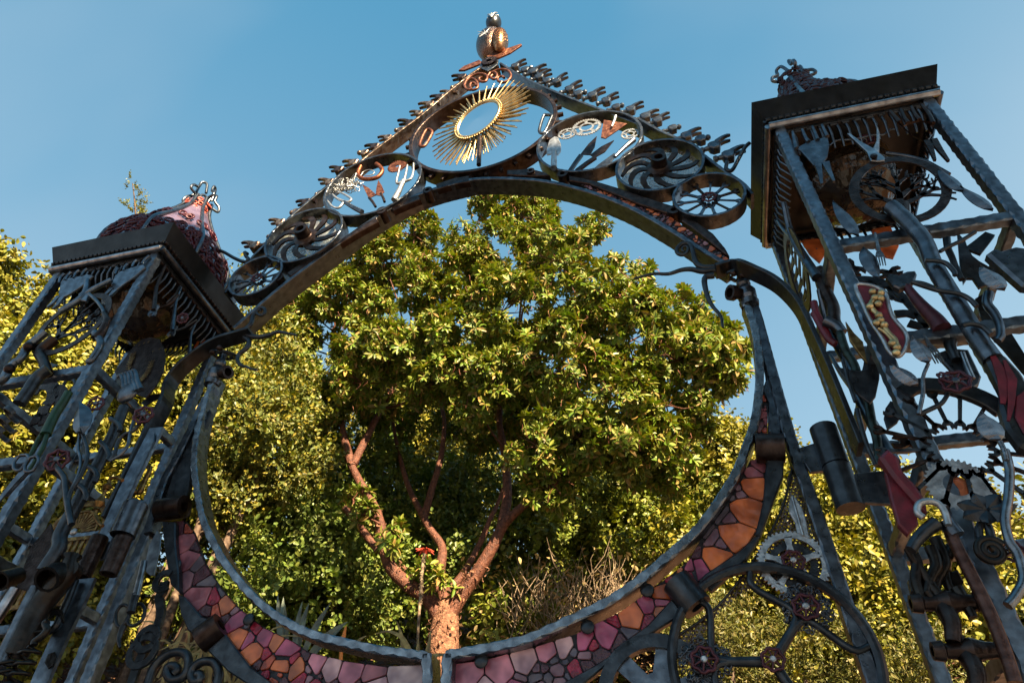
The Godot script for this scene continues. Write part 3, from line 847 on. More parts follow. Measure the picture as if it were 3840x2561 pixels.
func build_ground():
	var xs := []
	for i in 61: xs.append(signf(i - 30) * (absf(i - 30) * 0.3 + pow(absf(i - 30) / 30.0, 4) * 220.0))
	var g := Geo.new()
	for i in 60:
		for j in 60:
			var P := []
			for e in [[i, j], [i + 1, j], [i + 1, j + 1], [i, j + 1]]:
				P.append(Vector3(xs[e[0]], height(xs[e[0]], xs[e[1]]), xs[e[1]]))
			g.quad(P[0], P[1], P[2], P[3], Vector3.UP)
	org = Vector3.ZERO
	var o := part("ground", g, M.soil, self)
	o.set_meta("kind", "structure")
	o.set_meta("label", "bare brown earth bank rising behind the gate")

# ---------- glass ----------
func glass_field(under: Node3D, region: Array, seeds: Array, gap: float, th: float, front := Vector3(0, 0, 1)):
	var heavy := {"g_orange": 0.0011, "g_pink": 0.0012, "g_pale": 0.0012, "g_white": 0.0015, "g_mauve_orange": 0.0009, "g_magenta": 0.0006, "g_amber": 0.0005, "g_grey": -0.0004, "g_dark": -0.0003, "g_mauve": -0.0002}
	var z: float = region[0].z
	var R := PackedVector2Array()
	for p in region: R.append(Vector2(p.x, p.y))
	for s in seeds:
		var c := Vector2(s[0].x, s[0].y)
		var cell := PackedVector2Array([c + Vector2(-1, -1), c + Vector2(1, -1), c + Vector2(1, 1), c + Vector2(-1, 1)])
		for q in seeds:
			if q == s: continue
			var e := Vector2(q[0].x, q[0].y)
			var mid := (c + e) / 2
			var d := (e - c).normalized()
			mid += d * clampf((heavy.get(s[1], 0.0) - heavy.get(q[1], 0.0)) / (2.0 * c.distance_to(e)), -0.35 * c.distance_to(e), 0.35 * c.distance_to(e))
			var nxt := PackedVector2Array()
			for i in cell.size():
				var a := cell[i]
				var b := cell[(i + 1) % cell.size()]
				var fa := (a - mid).dot(d)
				var fb := (b - mid).dot(d)
				if fa <= 0.0: nxt.append(a)
				if (fa < 0.0 and fb > 0.0) or (fa > 0.0 and fb < 0.0): nxt.append(a.lerp(b, fa / (fa - fb)))
			cell = nxt
			if cell.size() < 3: break
		if cell.size() < 3: continue
		for piece in Geometry2D.intersect_polygons(cell, R):
			for small in Geometry2D.offset_polygon(piece, -gap * 3.0, Geometry2D.JOIN_ROUND):
				for q2 in Geometry2D.offset_polygon(small, gap * 2.1, Geometry2D.JOIN_ROUND):
					var clean := PackedVector2Array()
					for p in q2:
						if clean.is_empty() or p.distance_to(clean[-1]) > 0.0012: clean.append(p)
					if clean.size() < 3: continue
					var tilt := Vector3(rf(-0.07, 0.07), rf(-0.07, 0.07), 1).normalized()
					var g := Geo.new()
					var o := Vector3(c.x, c.y, z)
					var u := Vector3(1, 0, -tilt.x)
					var w := Vector3(0, 1, -tilt.y)
					var loc := PackedVector2Array()
					for p in clean: loc.append(p - c)
					plate2(g, loc, o, u, w, front, th, 0.0015)
					part("glass_piece", g, M[s[1]], under)

func hex_net(g: Geo, poly: Array, pitch: float, w: float):
	var P := PackedVector2Array()
	var lo := Vector2(1e9, 1e9)
	var hi := -lo
	for p in poly:
		P.append(Vector2(p.x, p.y)); lo = lo.min(P[-1]); hi = hi.max(P[-1])
	var z: float = poly[0].z
	var r := pitch / sqrt(3.0)
	var j := 0
	var y := lo.y
	while y < hi.y:
		var x := lo.x + (pitch / 2 if j % 2 else 0.0)
		while x < hi.x:
			var pts := []
			for k in 4:
				var a := PI / 6 + k * PI / 3
				pts.append(Vector2(x + cos(a) * r, y + sin(a) * r))
			for k in 3:
				if Geometry2D.is_point_in_polygon((pts[k] + pts[k + 1]) / 2, P):
					stroke(g, [V(pts[k].x, pts[k].y, z), V(pts[k + 1].x, pts[k + 1].y, z)], [w, w], Vector3(0, 0, 1), 0.002)
			x += pitch
		y += r * 1.5
		j += 1

# ---------- hammers ----------
func hammer(called: String, at: Vector3, out: Vector3, claw: bool, s: float, label: String, group: String, m: Material):
	var t := thing(called, label, "hammer", at, group)
	var x := out.normalized()
	var zz := Vector3(0, 0, 1)
	var y := zz.cross(x).normalized()
	if y.y < 0.0: y = -y
	var f := func(a: float, b: float, c: float) -> Vector3: return at + (x * a + y * b + zz * c) * s
	var g := Geo.new()
	lathe(g, at - x * 0.008 * s, x, [[0, 0], [0, 0.015 * s], [0.012 * s, 0.016 * s], [0.02 * s, 0.011 * s], [0.05 * s, 0.014 * s]], 8)
	part("poll", g, m, t)
	g = Geo.new()
	# cheek: a block with a flat underside where the handle went in
	var prof := [[0.03, -0.018], [0.042, -0.036], [0.07, -0.036], [0.084, -0.012], [0.086, 0.008], [0.07, 0.02], [0.042, 0.02], [0.03, 0.013]]
	var pl := []
	for p in prof: pl.append(f.call(p[0], p[1], 0.02))
	plate(g, pl, zz, 0.040 * s, 0.005 * s)
	part("cheek", g, m, t)
	if claw:
		for e in [-1, 1]:
			g = Geo.new()
			var A := []
			var k := 6
			for i in k + 1:
				var q := float(i) / k
				var cx := lerpf(0.068, 0.14, q)
				var top := 0.017 + 0.012 * sin(q * PI * 0.6) - 0.012 * q * q
				var th := lerpf(0.03, 0.006, sqrt(q))
				var zi: float = e * lerpf(0.0005, 0.007, q)
				var zo: float = e * lerpf(0.019, 0.024, q) * (1.0 if i < k else 0.85)
				A.append([f.call(cx, top, zi), f.call(cx, top, zo), f.call(cx, top - th, zo), f.call(cx, top - th, zi)])
			for i in k:
				var mid: Vector3 = (A[i][0] + A[i + 1][2]) / 2
				for j in 4:
					var j2 := (j + 1) % 4
					g.quad(A[i][j], A[i][j2], A[i + 1][j2], A[i + 1][j], (A[i][j] + A[i + 1][j2]) / 2 - mid)
			g.quad(A[k][0], A[k][1], A[k][2], A[k][3], x)
			part("claw", g, m, t)
	else:
		g = Geo.new()
		lathe(g, f.call(0.074, 0, 0), x, [[0, 0.016 * s], [0.012 * s, 0.011 * s], [0.018 * s, 0.016 * s], [0.028 * s, 0.018 * s], [0.038 * s, 0.013 * s], [0.043 * s, 0]], 10)
		part("ball_peen", g, m, t)

func ordinal(i: int) -> String:
	return ["first", "second", "third", "fourth", "fifth", "sixth", "seventh", "eighth", "ninth", "tenth", "eleventh", "twelfth", "thirteenth", "fourteenth", "fifteenth", "sixteenth", "seventeenth", "eighteenth", "nineteenth", "twentieth", "twenty-first"][i]

# ---------- pillars ----------
func pillar(sx: float):
	var cx := 1.683 * sx
	var nm := "left" if sx < 0 else "right"
	var t := thing("gate_pillar", "tall square lattice pillar of hammered steel at the gate's %s, under a black cap" % nm, "pillar", Vector3(cx, 0, 0), "gate pillars")
	var zz := Vector3(0, 0, 1)
	var w := 0.043
	var hx := 0.29 - w / 2
	for ex in [-1, 1]:
		for ez in [-1, 1]:
			var g := Geo.new()
			var x: float = cx + ex * hx
			var z: float = ez * (0.3 - w / 2)
			hbar(g, [V(x, 0.0, z), V(x, 3.5, z)], zz, w, w, 0.02, 0.5)
			part("post", g, M.post, t)
	for y in [0.5, 1.0, 1.5, 1.96, 2.34, 2.765]:
		for ez in [-1, 1]:
			if ez > 0 and y > 0.6 and y < 2.0: continue
			var g := Geo.new()
			var z: float = ez * (0.3 - w / 2)
			hbar(g, [V(cx - hx + w * 0.45, y, z), V(cx + hx - w * 0.45, y, z)], zz, 0.04, 0.036, 0.02, 0.5)
			part("crossbar", g, M.post, t)
		for ex in [-1, 1]:
			var g := Geo.new()
			hbar(g, [V(cx + ex * hx, y + 0.01, -0.3 + w * 0.9), V(cx + ex * hx, y + 0.01, 0.3 - w * 0.9)], Vector3(ex, 0, 0), 0.04, 0.034, 0.026, 0.4)
			part("crossbar", g, M.post, t)
	# flared cap
	var b := 0.305
	var u := 0.347
	var y0 := 3.5
	var y1 := 3.625
	var cap := Geo.new()
	var corner := [[-1, -1], [1, -1], [1, 1], [-1, 1]]
	for i in 4:
		var p: Array = corner[i]
		var q: Array = corner[(i + 1) % 4]
		var A := V(cx + p[0] * b, y0, p[1] * b)
		var B := V(cx + q[0] * b, y0, q[1] * b)
		var C := V(cx + q[0] * u, y1, q[1] * u)
		var D := V(cx + p[0] * u, y1, p[1] * u)
		var out := (A + B) / 2 - V(cx, y0, 0)
		cap.quad(A, B, C, D, out)
		var E := V(cx + q[0] * (u - 0.006), y1, q[1] * (u - 0.006))
		var F := V(cx + p[0] * (u - 0.006), y1, p[1] * (u - 0.006))
		cap.quad(D, C, E, F, Vector3.UP)
		cap.quad(F, E, V(cx + q[0] * 0.31, y0 + 0.03, q[1] * 0.31), V(cx + p[0] * 0.31, y0 + 0.03, p[1] * 0.31), -out)
	cap.quad(V(cx - b, y0, -b), V(cx + b, y0, -b), V(cx + b, y0, b), V(cx - b, y0, b), Vector3.DOWN)
	cap.quad(V(cx - 0.31, y0 + 0.03, -0.31), V(cx + 0.31, y0 + 0.03, -0.31), V(cx + 0.31, y0 + 0.03, 0.31), V(cx - 0.31, y0 + 0.03, 0.31), Vector3.UP)
	var roof := part("roof_cap", cap, M.cap, t)
	for i in 4:
		var p: Array = corner[i]
		var q: Array = corner[(i + 1) % 4]
		var g := Geo.new()
		var rr := b + 0.004
		tube(g, [V(cx + p[0] * rr, y0 - 0.012, p[1] * rr), V(cx + q[0] * rr, y0 - 0.012, q[1] * rr)], 0.016, 12)
		part("rim_rod", g, M.chrome if i != 1 else M.steel, roof)
		# second ledge with a ladder chain under the rod
		g = Geo.new()
		var r2 := b - 0.02
		bar(g, [V(cx + p[0] * r2, y0 - 0.034, p[1] * r2), V(cx + q[0] * r2, y0 - 0.034, q[1] * r2)], Vector3.UP, 0.012, 0.02, 0.1)
		part("ledge", g, M.iron, roof)
		g = Geo.new()
		for k in 26:
			var f := (k + 0.5) / 26.0
			var o: Vector3 = V(cx + lerpf(p[0], q[0], f) * (b + 0.012), y0 + 0.022, lerpf(p[1], q[1], f) * (b + 0.012))
			var d := (V(q[0], 0, q[1]) - V(p[0], 0, p[1])).normalized()
			tube(g, [o - d * 0.0075, o + d * 0.0075], 0.0085, 6)
			if k % 2 == 0:
				var e: Vector3 = V(cx + lerpf(p[0], q[0], f) * r2, y0 - 0.05, lerpf(p[1], q[1], f) * r2)
				tube(g, [e - d * 0.011, e + d * 0.012], 0.007, 6)
		var ch := part("roller_chain", g, M.iron if i != 1 else M.brown, roof)
		ch.set_meta("kind", "stuff")
	# rake teeth hanging inside the eaves, one row to each face
	for i in 4:
		var p: Array = corner[i]
		var q: Array = corner[(i + 1) % 4]
		for k in 15:
			var f := 0.1 + 0.8 * k / 14.0
			var inn := V(-(p[0] + q[0]) / 2.0, 0, -(p[1] + q[1]) / 2.0)
			var a: Vector3 = V(cx + lerpf(p[0], q[0], f) * 0.28, y0 - 0.045, lerpf(p[1], q[1], f) * 0.28)
			var g := Geo.new()
			tube(g, [a, a - Vector3(0, 0.05, 0), a - Vector3(0, 0.11, 0) + inn * 0.03], [0.0075, 0.004], 5)
			part("rake_tooth", g, M.steel, roof)
	return t

func bowl(c: Vector3, label: String):
	var t := thing("glass_bowl", label, "glass bowl", c, "dark glass bowls under the pillar caps")
	var g := Geo.new()
	lathe(g, c + Vector3(0, 0.1, 0), Vector3.DOWN, [[0, 0.185], [0.05, 0.18], [0.1, 0.155], [0.14, 0.11], [0.165, 0.05], [0.17, 0]], 28)
	part("bowl", g, M.bowl_glass, t)
	g = Geo.new()
	lathe(g, c + Vector3(0, 0.1, 0), Vector3.UP, [[0, 0.185], [0.09, 0.19], [0.09, 0.0]], 28)
	part("collar", g, M.brass, t)

func dome(sx: float, label: String):
	var cx := 1.683 * sx
	var y0 := 3.56
	var t := thing("glass_dome", label, "glass dome", V(cx, y0, 0), "stained glass domes on the pillar caps")
	var prof := [[0.0, 0.3], [0.1, 0.33], [0.24, 0.315], [0.39, 0.23], [0.54, 0.145], [0.68, 0.08], [0.79, 0.06]] if sx < 0 else [[0.0, 0.29], [0.1, 0.295], [0.22, 0.265], [0.35, 0.2], [0.5, 0.125], [0.63, 0.075], [0.73, 0.06]]
	var k := 8
	for i in k:
		var a := TAU * (i + 0.5) / k
		var b := TAU * (i + 1.5) / k
		var g := Geo.new()
		var red := Geo.new()
		for j in prof.size() - 1:
			var p: Array = prof[j]
			var q: Array = prof[j + 1]
			var tgt: Geo = red if j < 1 or (j < 2 and sx < 0 and i % 3 == 0) else g
			tgt.quad(V(cx + cos(a) * p[1], y0 + p[0], sin(a) * p[1]), V(cx + cos(b) * p[1], y0 + p[0], sin(b) * p[1]), V(cx + cos(b) * q[1], y0 + q[0], sin(b) * q[1]), V(cx + cos(a) * q[1], y0 + q[0], sin(a) * q[1]), V(cos((a + b) / 2), 0.2, sin((a + b) / 2)))
		part("glass_panel", g, M.dome_glass if sx < 0 else M.dome_dark, t)
		part("red_panel", red, M.dome_red if sx < 0 else M.dome_dark, t)
		var rib := Geo.new()
		var pts := []
		for p in prof: pts.append(V(cx + cos(a) * (p[1] + 0.006), y0 + p[0], sin(a) * (p[1] + 0.006)))
		tube(rib, curve(pts, 3), 0.011, 6)
		part("rib", rib, M.steel, t)
	# small wheels welded together in bands
	var ban := Geo.new()
	var bands := [[0.03, 0.27], [0.42, 0.47]] if sx < 0 else [[0.03, 0.36], [0.36, 0.7]]
	for bn in bands:
		for i in (520 if bn[0] < 0.1 else 300):
			var y := rf(bn[0], bn[1])
			var a := rf(0, TAU)
			var rr := 0.3
			for j in prof.size() - 1:
				if y >= prof[j][0] and y <= prof[j + 1][0]: rr = lerpf(prof[j][1], prof[j + 1][1], (y - prof[j][0]) / (prof[j + 1][0] - prof[j][0]))
			if bn[1] < 0.5 and bn[0] > 0.3 and i % 4: continue
			var n := V(cos(a) + rf(-0.3, 0.3), rf(-0.1, 0.6), sin(a) + rf(-0.3, 0.3)).normalized()
			var c := V(cx + cos(a) * (rr + 0.005), y0 + y, sin(a) * (rr + 0.005))
			tube(ban, circle(c, rf(0.014, 0.022), n, 9), 0.0062, 5, true)
	part("wheel_band", ban, M.maroon_dark if sx > 0 else M.maroon, t).set_meta("kind", "stuff")
	var tip := Geo.new()
	for i in 40:
		var a := rf(0, TAU)
		var c := V(cx + cos(a) * 0.075, y0 + rf(0.66, 0.76), sin(a) * 0.075)
		tube(tip, circle(c, 0.014, V(cos(a), rf(0, 0.6), sin(a)).normalized(), 8), 0.005, 5, true)
	part("top_band", tip, M.orange_red if sx < 0 else M.maroon_dark, t).set_meta("kind", "stuff")
	for i in 5:
		var a := TAU * i / 5.0 + 0.3
		var d := V(cos(a), 0, sin(a))
		var g := Geo.new()
		var c := V(cx, y0 + (0.76 if sx < 0 else 0.7), 0)
		tube(g, curve([c + d * 0.05, c + d * 0.06 + V(0, 0.04, 0), c + d * 0.105 + V(0, 0.04, 0), c + d * 0.1 + V(0, 0.08, 0), c + d * 0.065 + V(0, 0.11, 0), c + d * 0.06 + V(0, 0.16, 0), c + d.rotated(Vector3.UP, 0.5) * 0.05 + V(0, 0.16, 0), c + d.rotated(Vector3.UP, 0.9) * 0.05 + V(0, 0.08, 0)], 4), 0.0085, 7)
		part("finial_loop", g, M.steel, t)

func ray_wheel(called: String, label: String, c: Vector3, r: float, k: int, group: String):
	var t := thing(called, label, "spanner wheel", c, group)
	var zz := Vector3(0, 0, 1)
	for i in k:
		var a := TAU * i / k + 0.2
		var d := V(cos(a), sin(a), 0)
		var g := Geo.new()
		wrench(g, c + d * r * 0.93, c + d * r * 0.16, zz, r * rf(0.13, 0.2), true)
		part("spanner", g, M.steel if i % 3 else M.brown, t)
	valve(t, c + zz * 0.012, zz, r * 0.2, M.maroon, M.steel)

func fan_wheel(label: String, c: Vector3, r: float):
	var zz := Vector3(0, 0, 1)
	var t := thing("fan_wheel", label, "fan wheel", c, "curved blade fan wheels in the arch rings")
	for i in 10:
		var pts := []
		for j in 7:
			var f := j / 6.0
			var a := TAU * i / 10 + 0.9 * f * f - 0.25 * f
			pts.append(c + V(cos(a), sin(a), 0) * r * lerpf(0.2, 0.95, f) + zz * (0.018 * sin(f * PI)))
		var g := Geo.new()
		stroke(g, pts, [r * 0.13, r * 0.12, r * 0.14, r * 0.16, r * 0.15, r * 0.12, r * 0.07], zz, 0.009)
		part("blade", g, M.brown, t)
	var h := Geo.new()
	lathe(h, c - zz * 0.012, zz, [[0, 0], [0, r * 0.34], [0.018, r * 0.34], [0.026, r * 0.22], [0.03, r * 0.2], [0.075, r * 0.19], [0.075, r * 0.11], [0.04, r * 0.11], [0.04, 0]], 18)
	part("hub", h, M.brown, t)
	var gl := Geo.new()
	lathe(gl, c - zz * 0.032, zz, [[0, 0], [0, r * 0.97], [0.008, r * 0.97], [0.008, 0]], 32)
	var pane := part("glass_disc", gl, M.bubble_glass, t)
	var bb := Geo.new()
	for i in 70:
		var a := rf(0, TAU)
		var q := c + V(cos(a), sin(a), 0) * r * sqrt(rf(0.1, 0.85)) - zz * 0.0235
		tube(bb, circle(q, rf(0.008, 0.02), zz, 10), 0.0014, 4, true)
	part("bubble", bb, M.bubble_glass, pane).set_meta("kind", "stuff")

const Z := Vector3(0, 0, 1)

func pl(called: String, pts: Array, th: float, m: Material, under: Node3D, bev := 0.002, n := Z) -> MeshInstance3D:
	var g := Geo.new()
	plate(g, pts, n, th, bev)
	return part(called, g, m, under)

func st(called: String, pts: Array, ws: Array, th: float, m: Material, under: Node3D, n := Z) -> MeshInstance3D:
	var g := Geo.new()
	stroke(g, pts, ws, n, th)
	return part(called, g, m, under)

func tb(called: String, pts: Array, r, m: Material, under: Node3D, seg := 8, smooth := 5) -> MeshInstance3D:
	var g := Geo.new()
	tube(g, curve(pts, smooth) if smooth > 0 else pts, r, seg)
	return part(called, g, m, under)

func hb(called: String, pts: Array, w: float, d: float, m: Material, under: Node3D, smooth := true) -> MeshInstance3D:
	# hammered strap whose front edge lies on the given points
	var g := Geo.new()
	var q := []
	for p in (curve(pts, 5) if smooth else pts): q.append(p - Z * d / 2)
	hbar(g, q, Z, w, d, 0.022, 0.3 if m != M.bright else 0.75)
	return part(called, g, m, under)

func curl(a: Vector3, b: Vector3, r: float, m: Material, under: Node3D) -> MeshInstance3D:
	# rolled eye at a spring blade's end, open at the middle
	var g := Geo.new()
	var L := a.distance_to(b)
	lathe(g, a, b - a, [[0, r * 0.45], [0, r], [L, r], [L, r * 0.45], [0, r * 0.45]], 18)
	return part("rolled_eye", g, m, under)

func ring(called: String, c: Vector3, r: float, w: float, d: float, m: Material, under: Node3D, wob := 0.3) -> MeshInstance3D:
	var g := Geo.new()
	bar(g, circle(c - Z * d / 2, r, Z, int(TAU * r / 0.016)), Z, w, d, wob, true)
	return part(called, g, m, under)

func build_arch():
	var t := thing("gate_arch", "pointed steel arch over the gate, two straight rails above a curved beam, rings between", "arch", V(0, 3.0, 0))
	hb("beam", [V(-1.080,3.195,0.000),V(-0.909,3.428,0.000),V(-0.685,3.663,0.000),V(-0.463,3.875,0.000),V(-0.263,3.990,-0.000),V(-0.052,4.026,0.000),V(0.066,4.021,0.000),V(0.252,3.959,0.000),V(0.430,3.872,0.000),V(0.636,3.715,0.000),V(0.802,3.545,-0.000),V(0.949,3.346,0.000),V(1.050,3.189,0.000),V(1.135,3.073,-0.000)], 0.022, 0.1, M.steel, t)
	hb("rail", [V(0.119,5.301,0.000),V(-0.002,5.278,0.000)], 0.016, 0.085, M.rail, t, false)
	hb("rail", [V(0.005,5.291,0.000),V(-0.099,5.178,0.000),V(-0.212,5.028,0.000),V(-0.346,4.837,0.000),V(-0.478,4.683,0.000),V(-0.605,4.535,0.000),V(-0.701,4.408,0.000)], 0.015, 0.085, M.rail, t)
	hb("rail", [V(-0.739,4.365,0.000),V(-0.846,4.248,0.000),V(-0.939,4.120,0.000),V(-1.012,4.013,0.000),V(-1.051,3.920,0.000),V(-1.093,3.822,0.000),V(-1.149,3.711,0.000),V(-1.190,3.583,0.000),V(-1.218,3.467,0.000)], 0.015, 0.085, M.steel, t)
	hb("rail", [V(0.135,5.285,0.000),V(0.283,5.031,0.000),V(0.449,4.799,0.000),V(0.595,4.610,0.000),V(0.748,4.421,0.000),V(0.911,4.221,0.000)], 0.015, 0.085, M.steel, t)
	hb("rail", [V(0.913,4.275,0.000),V(0.999,4.128,0.000),V(1.103,3.982,0.000),V(1.161,3.859,0.000),V(1.231,3.698,0.000),V(1.290,3.578,0.000),V(1.314,3.485,0.000)], 0.015, 0.085, M.steel, t)
	# rings
	var sun := ring("ring", V(0.055, 4.517, 0.01), 0.423, 0.022, 0.1, M.brown, t, 0.1)
	for i in 34:
		var a := TAU * i / 34
		if sin(a) > 0.75: continue
		var d := V(cos(a), sin(a), 0)
		var g := Geo.new()
		var p := V(0.055, 4.517, -0.02) + d * 0.435
		bar(g, [p, p + d * 0.028], Z, 0.024, 0.022, 0.2, false, 0.016)
		part("cog", g, M.brown, sun)
	for q in [[[V(-0.254,4.609,0.000),V(-0.275,4.637,0.000),V(-0.298,4.613,-0.000),V(-0.314,4.496,0.000),V(-0.302,4.461,0.000),V(-0.278,4.464,0.000),V(-0.250,4.574,0.000)], M.rust], [[V(0.430,4.509,0.000),V(0.410,4.504,0.000),V(0.386,4.376,0.000),V(0.392,4.337,0.000),V(0.415,4.334,0.000),V(0.450,4.456,0.000),V(0.457,4.491,0.000)], M.steel]]:
		var loop: Array = q[0]
		tb("handle", loop + [loop[0]], 0.009, q[1], sun, 7, 3)
	var rings := [[V(0.645, 4.15, 0.015), 0.268], [V(0.96, 3.812, 0.02), 0.2], [V(1.137, 3.515, 0.02), 0.15], [V(-0.545, 4.16, 0.015), 0.278], [V(-0.865, 3.805, 0.02), 0.212], [V(-1.06, 3.535, 0.02), 0.14]]
	for r in rings:
		ring("ring", r[0], r[1], 0.013, 0.075, M.steel, t, 0.5)
	# rusty scrolls under the apex
	for q in [[V(-0.009,5.043,0.000),V(-0.022,5.083,0.000),V(-0.046,5.091,0.000),V(-0.049,5.047,0.000),V(-0.029,4.999,0.000),V(0.001,5.016,0.000),V(-0.007,5.089,0.000),V(-0.042,5.152,0.000),V(-0.087,5.126,0.000),V(-0.088,5.079,0.000),V(-0.069,5.025,0.000),V(-0.041,5.005,-0.000)], [V(-0.089,5.087,0.000),V(-0.074,5.159,0.000),V(-0.029,5.197,0.000),V(0.022,5.185,0.000),V(0.056,5.138,0.000),V(0.051,5.077,0.000),V(0.020,5.084,0.000),V(0.004,5.127,0.000),V(0.025,5.140,0.000)], [V(0.060,5.136,0.000),V(0.077,5.175,-0.000),V(0.109,5.160,0.000),V(0.122,5.106,0.000),V(0.104,5.076,0.000),V(0.080,5.111,0.000),V(0.090,5.137,0.000)], [V(0.089,5.178,0.000),V(0.135,5.191,0.000),V(0.186,5.155,0.000),V(0.211,5.080,0.000),V(0.201,5.024,0.000),V(0.164,5.006,0.000),V(0.132,5.040,0.000),V(0.127,5.081,0.000),V(0.150,5.094,0.000),V(0.169,5.061,0.000)]]:
		tb("scroll", q, 0.0085, M.rust, t, 7, 4)
	pl("apex_plate", [V(-0.005,5.329,0.000),V(0.028,5.380,0.000),V(0.088,5.384,0.000),V(0.122,5.333,0.000),V(0.116,5.270,0.000),V(0.086,5.235,0.000),V(0.056,5.209,0.000),V(0.006,5.274,0.000)], 0.012, M.steel, t, 0.002)
	var g := Geo.new()
	cog(g, V(0.062,5.330,0.012), Z, 0.018, 0.045, 20, 0.006, 0.008)
	part("sprocket", g, M.brown, t)
	pl("wing_blade", [V(-0.146,5.317,0.000),V(-0.112,5.361,0.000),V(-0.009,5.398,0.000),V(0.014,5.345,0.000),V(-0.037,5.324,0.000),V(-0.108,5.301,0.000)], 0.012, M.rust, t, 0.002)
	pl("wing_blade", [V(0.038,5.426,0.000),V(0.078,5.449,0.000),V(0.150,5.465,0.000),V(0.270,5.492,0.000),V(0.275,5.472,0.000),V(0.199,5.396,0.000),V(0.129,5.364,0.000),V(0.069,5.359,0.000)], 0.012, M.rust, t, 0.002)
	# spring blades with rolled eyes along the beam
	for q in [[V(0.212,4.047,-0.000),V(0.293,4.026,0.000),V(0.333,4.021,-0.000),V(0.411,3.960,-0.000),V(0.437,3.923,0.000),V(0.346,3.946,0.000),V(0.213,4.003,0.000)], [V(0.525,3.896,0.000),V(0.574,3.860,0.000),V(0.658,3.800,0.000),V(0.771,3.700,0.000),V(0.877,3.596,0.000),V(0.983,3.501,0.000),V(0.954,3.455,-0.000),V(0.844,3.554,0.000),V(0.739,3.668,0.000),V(0.626,3.787,0.000),V(0.530,3.847,0.000)], [V(1.013,3.423,0.000),V(1.064,3.359,0.000),V(1.112,3.273,0.000),V(1.142,3.170,0.000),V(1.149,3.121,0.000),V(1.132,3.144,0.000),V(1.086,3.238,0.000),V(1.034,3.338,0.000),V(1.001,3.391,-0.000)],
			[V(0.011,4.068,0.000),V(-0.080,4.071,0.000),V(-0.173,4.050,-0.000),V(-0.162,3.999,0.000),V(-0.075,4.014,0.000),V(0.015,4.009,0.000)], [V(-0.261,3.986,0.000),V(-0.331,3.967,0.000),V(-0.413,3.937,0.000),V(-0.389,3.885,0.000),V(-0.324,3.912,0.000),V(-0.246,3.940,0.000)], [V(-0.476,3.858,0.000),V(-0.568,3.801,-0.000),V(-0.650,3.723,0.000),V(-0.696,3.693,-0.000),V(-0.671,3.668,0.000),V(-0.570,3.745,0.000),V(-0.459,3.816,0.000)], [V(-0.686,3.704,0.000),V(-0.792,3.626,0.000),V(-0.898,3.532,0.000),V(-0.869,3.499,0.000),V(-0.764,3.590,0.000),V(-0.665,3.668,0.000)]]:
		pl("spring_blade", q, 0.035, M.brown, t, 0.004)
	for q in [[V(0.339,3.982,0.000), 0.021], [V(0.500,3.901,0.000), 0.028], [V(0.977,3.461,-0.000), 0.028], [V(-0.210,3.994,0.000), 0.026], [V(-0.449,3.893,0.000), 0.028], [V(-0.932,3.495,0.000), 0.03]]:
		curl(q[0] + Z * 0.012, q[0] - Z * 0.06, q[1], M.brown, t)
	# mosaic under the right-hand blades
	var strip: Array = [V(0.559,3.845,-0.012),V(0.655,3.781,-0.012),V(0.767,3.673,-0.012),V(0.873,3.573,-0.012),V(0.950,3.467,-0.012),V(1.010,3.360,-0.012),V(1.077,3.247,-0.012),V(1.127,3.160,-0.012),V(1.146,3.116,-0.012),V(1.137,3.088,-0.012),V(1.093,3.105,-0.012),V(1.044,3.236,-0.012),V(0.958,3.370,-0.012),V(0.863,3.486,-0.012),V(0.762,3.612,-0.012),V(0.651,3.725,-0.012)]
	var back := []
	for p in strip: back.append(p - Z * 0.006)
	pl("backing_strip", back, 0.004, M.lead, t, 0.0)
	var seeds := []
	var keys := ["g_mauve", "g_dark", "g_amber", "g_grey", "g_dark", "g_grey"]
	var line: Array = [V(0.595,3.808,-0.012),V(0.688,3.732,-0.012),V(0.765,3.653,-0.012),V(0.849,3.559,-0.012),V(0.927,3.460,-0.012),V(0.990,3.366,-0.012),V(1.040,3.278,-0.012),V(1.083,3.196,-0.012),V(1.120,3.119,-0.012)]
	for p in resample(line, 0.016):
		seeds.append([p + V(rf(-0.008, 0.008), rf(-0.012, 0.016), 0), keys[rng.randi() % 6]])
		seeds.append([p + V(rf(-0.008, 0.008), rf(-0.03, -0.008), 0), keys[rng.randi() % 6]])
	glass_field(t, strip, seeds, 0.0016, 0.004)
	# curved hook that ties each foot of the arch to the pillar cap
	tb("tie_hook", [V(1.257,3.750,0.000),V(1.244,3.703,0.000),V(1.252,3.678,0.000),V(1.270,3.684,0.000),V(1.308,3.753,0.000),V(1.352,3.832,-0.000),V(1.378,3.861,0.000)], 0.0095, M.iron, t)
	tb("tie_hook", [V(-1.181,3.751,0.000),V(-1.203,3.769,0.000),V(-1.184,3.734,0.000),V(-1.162,3.705,0.000),V(-1.177,3.686,0.000),V(-1.251,3.735,0.000),V(-1.346,3.813,0.000),V(-1.434,3.864,0.000),V(-1.483,3.853,0.000),V(-1.494,3.822,0.000)], 0.0095, M.iron, t)

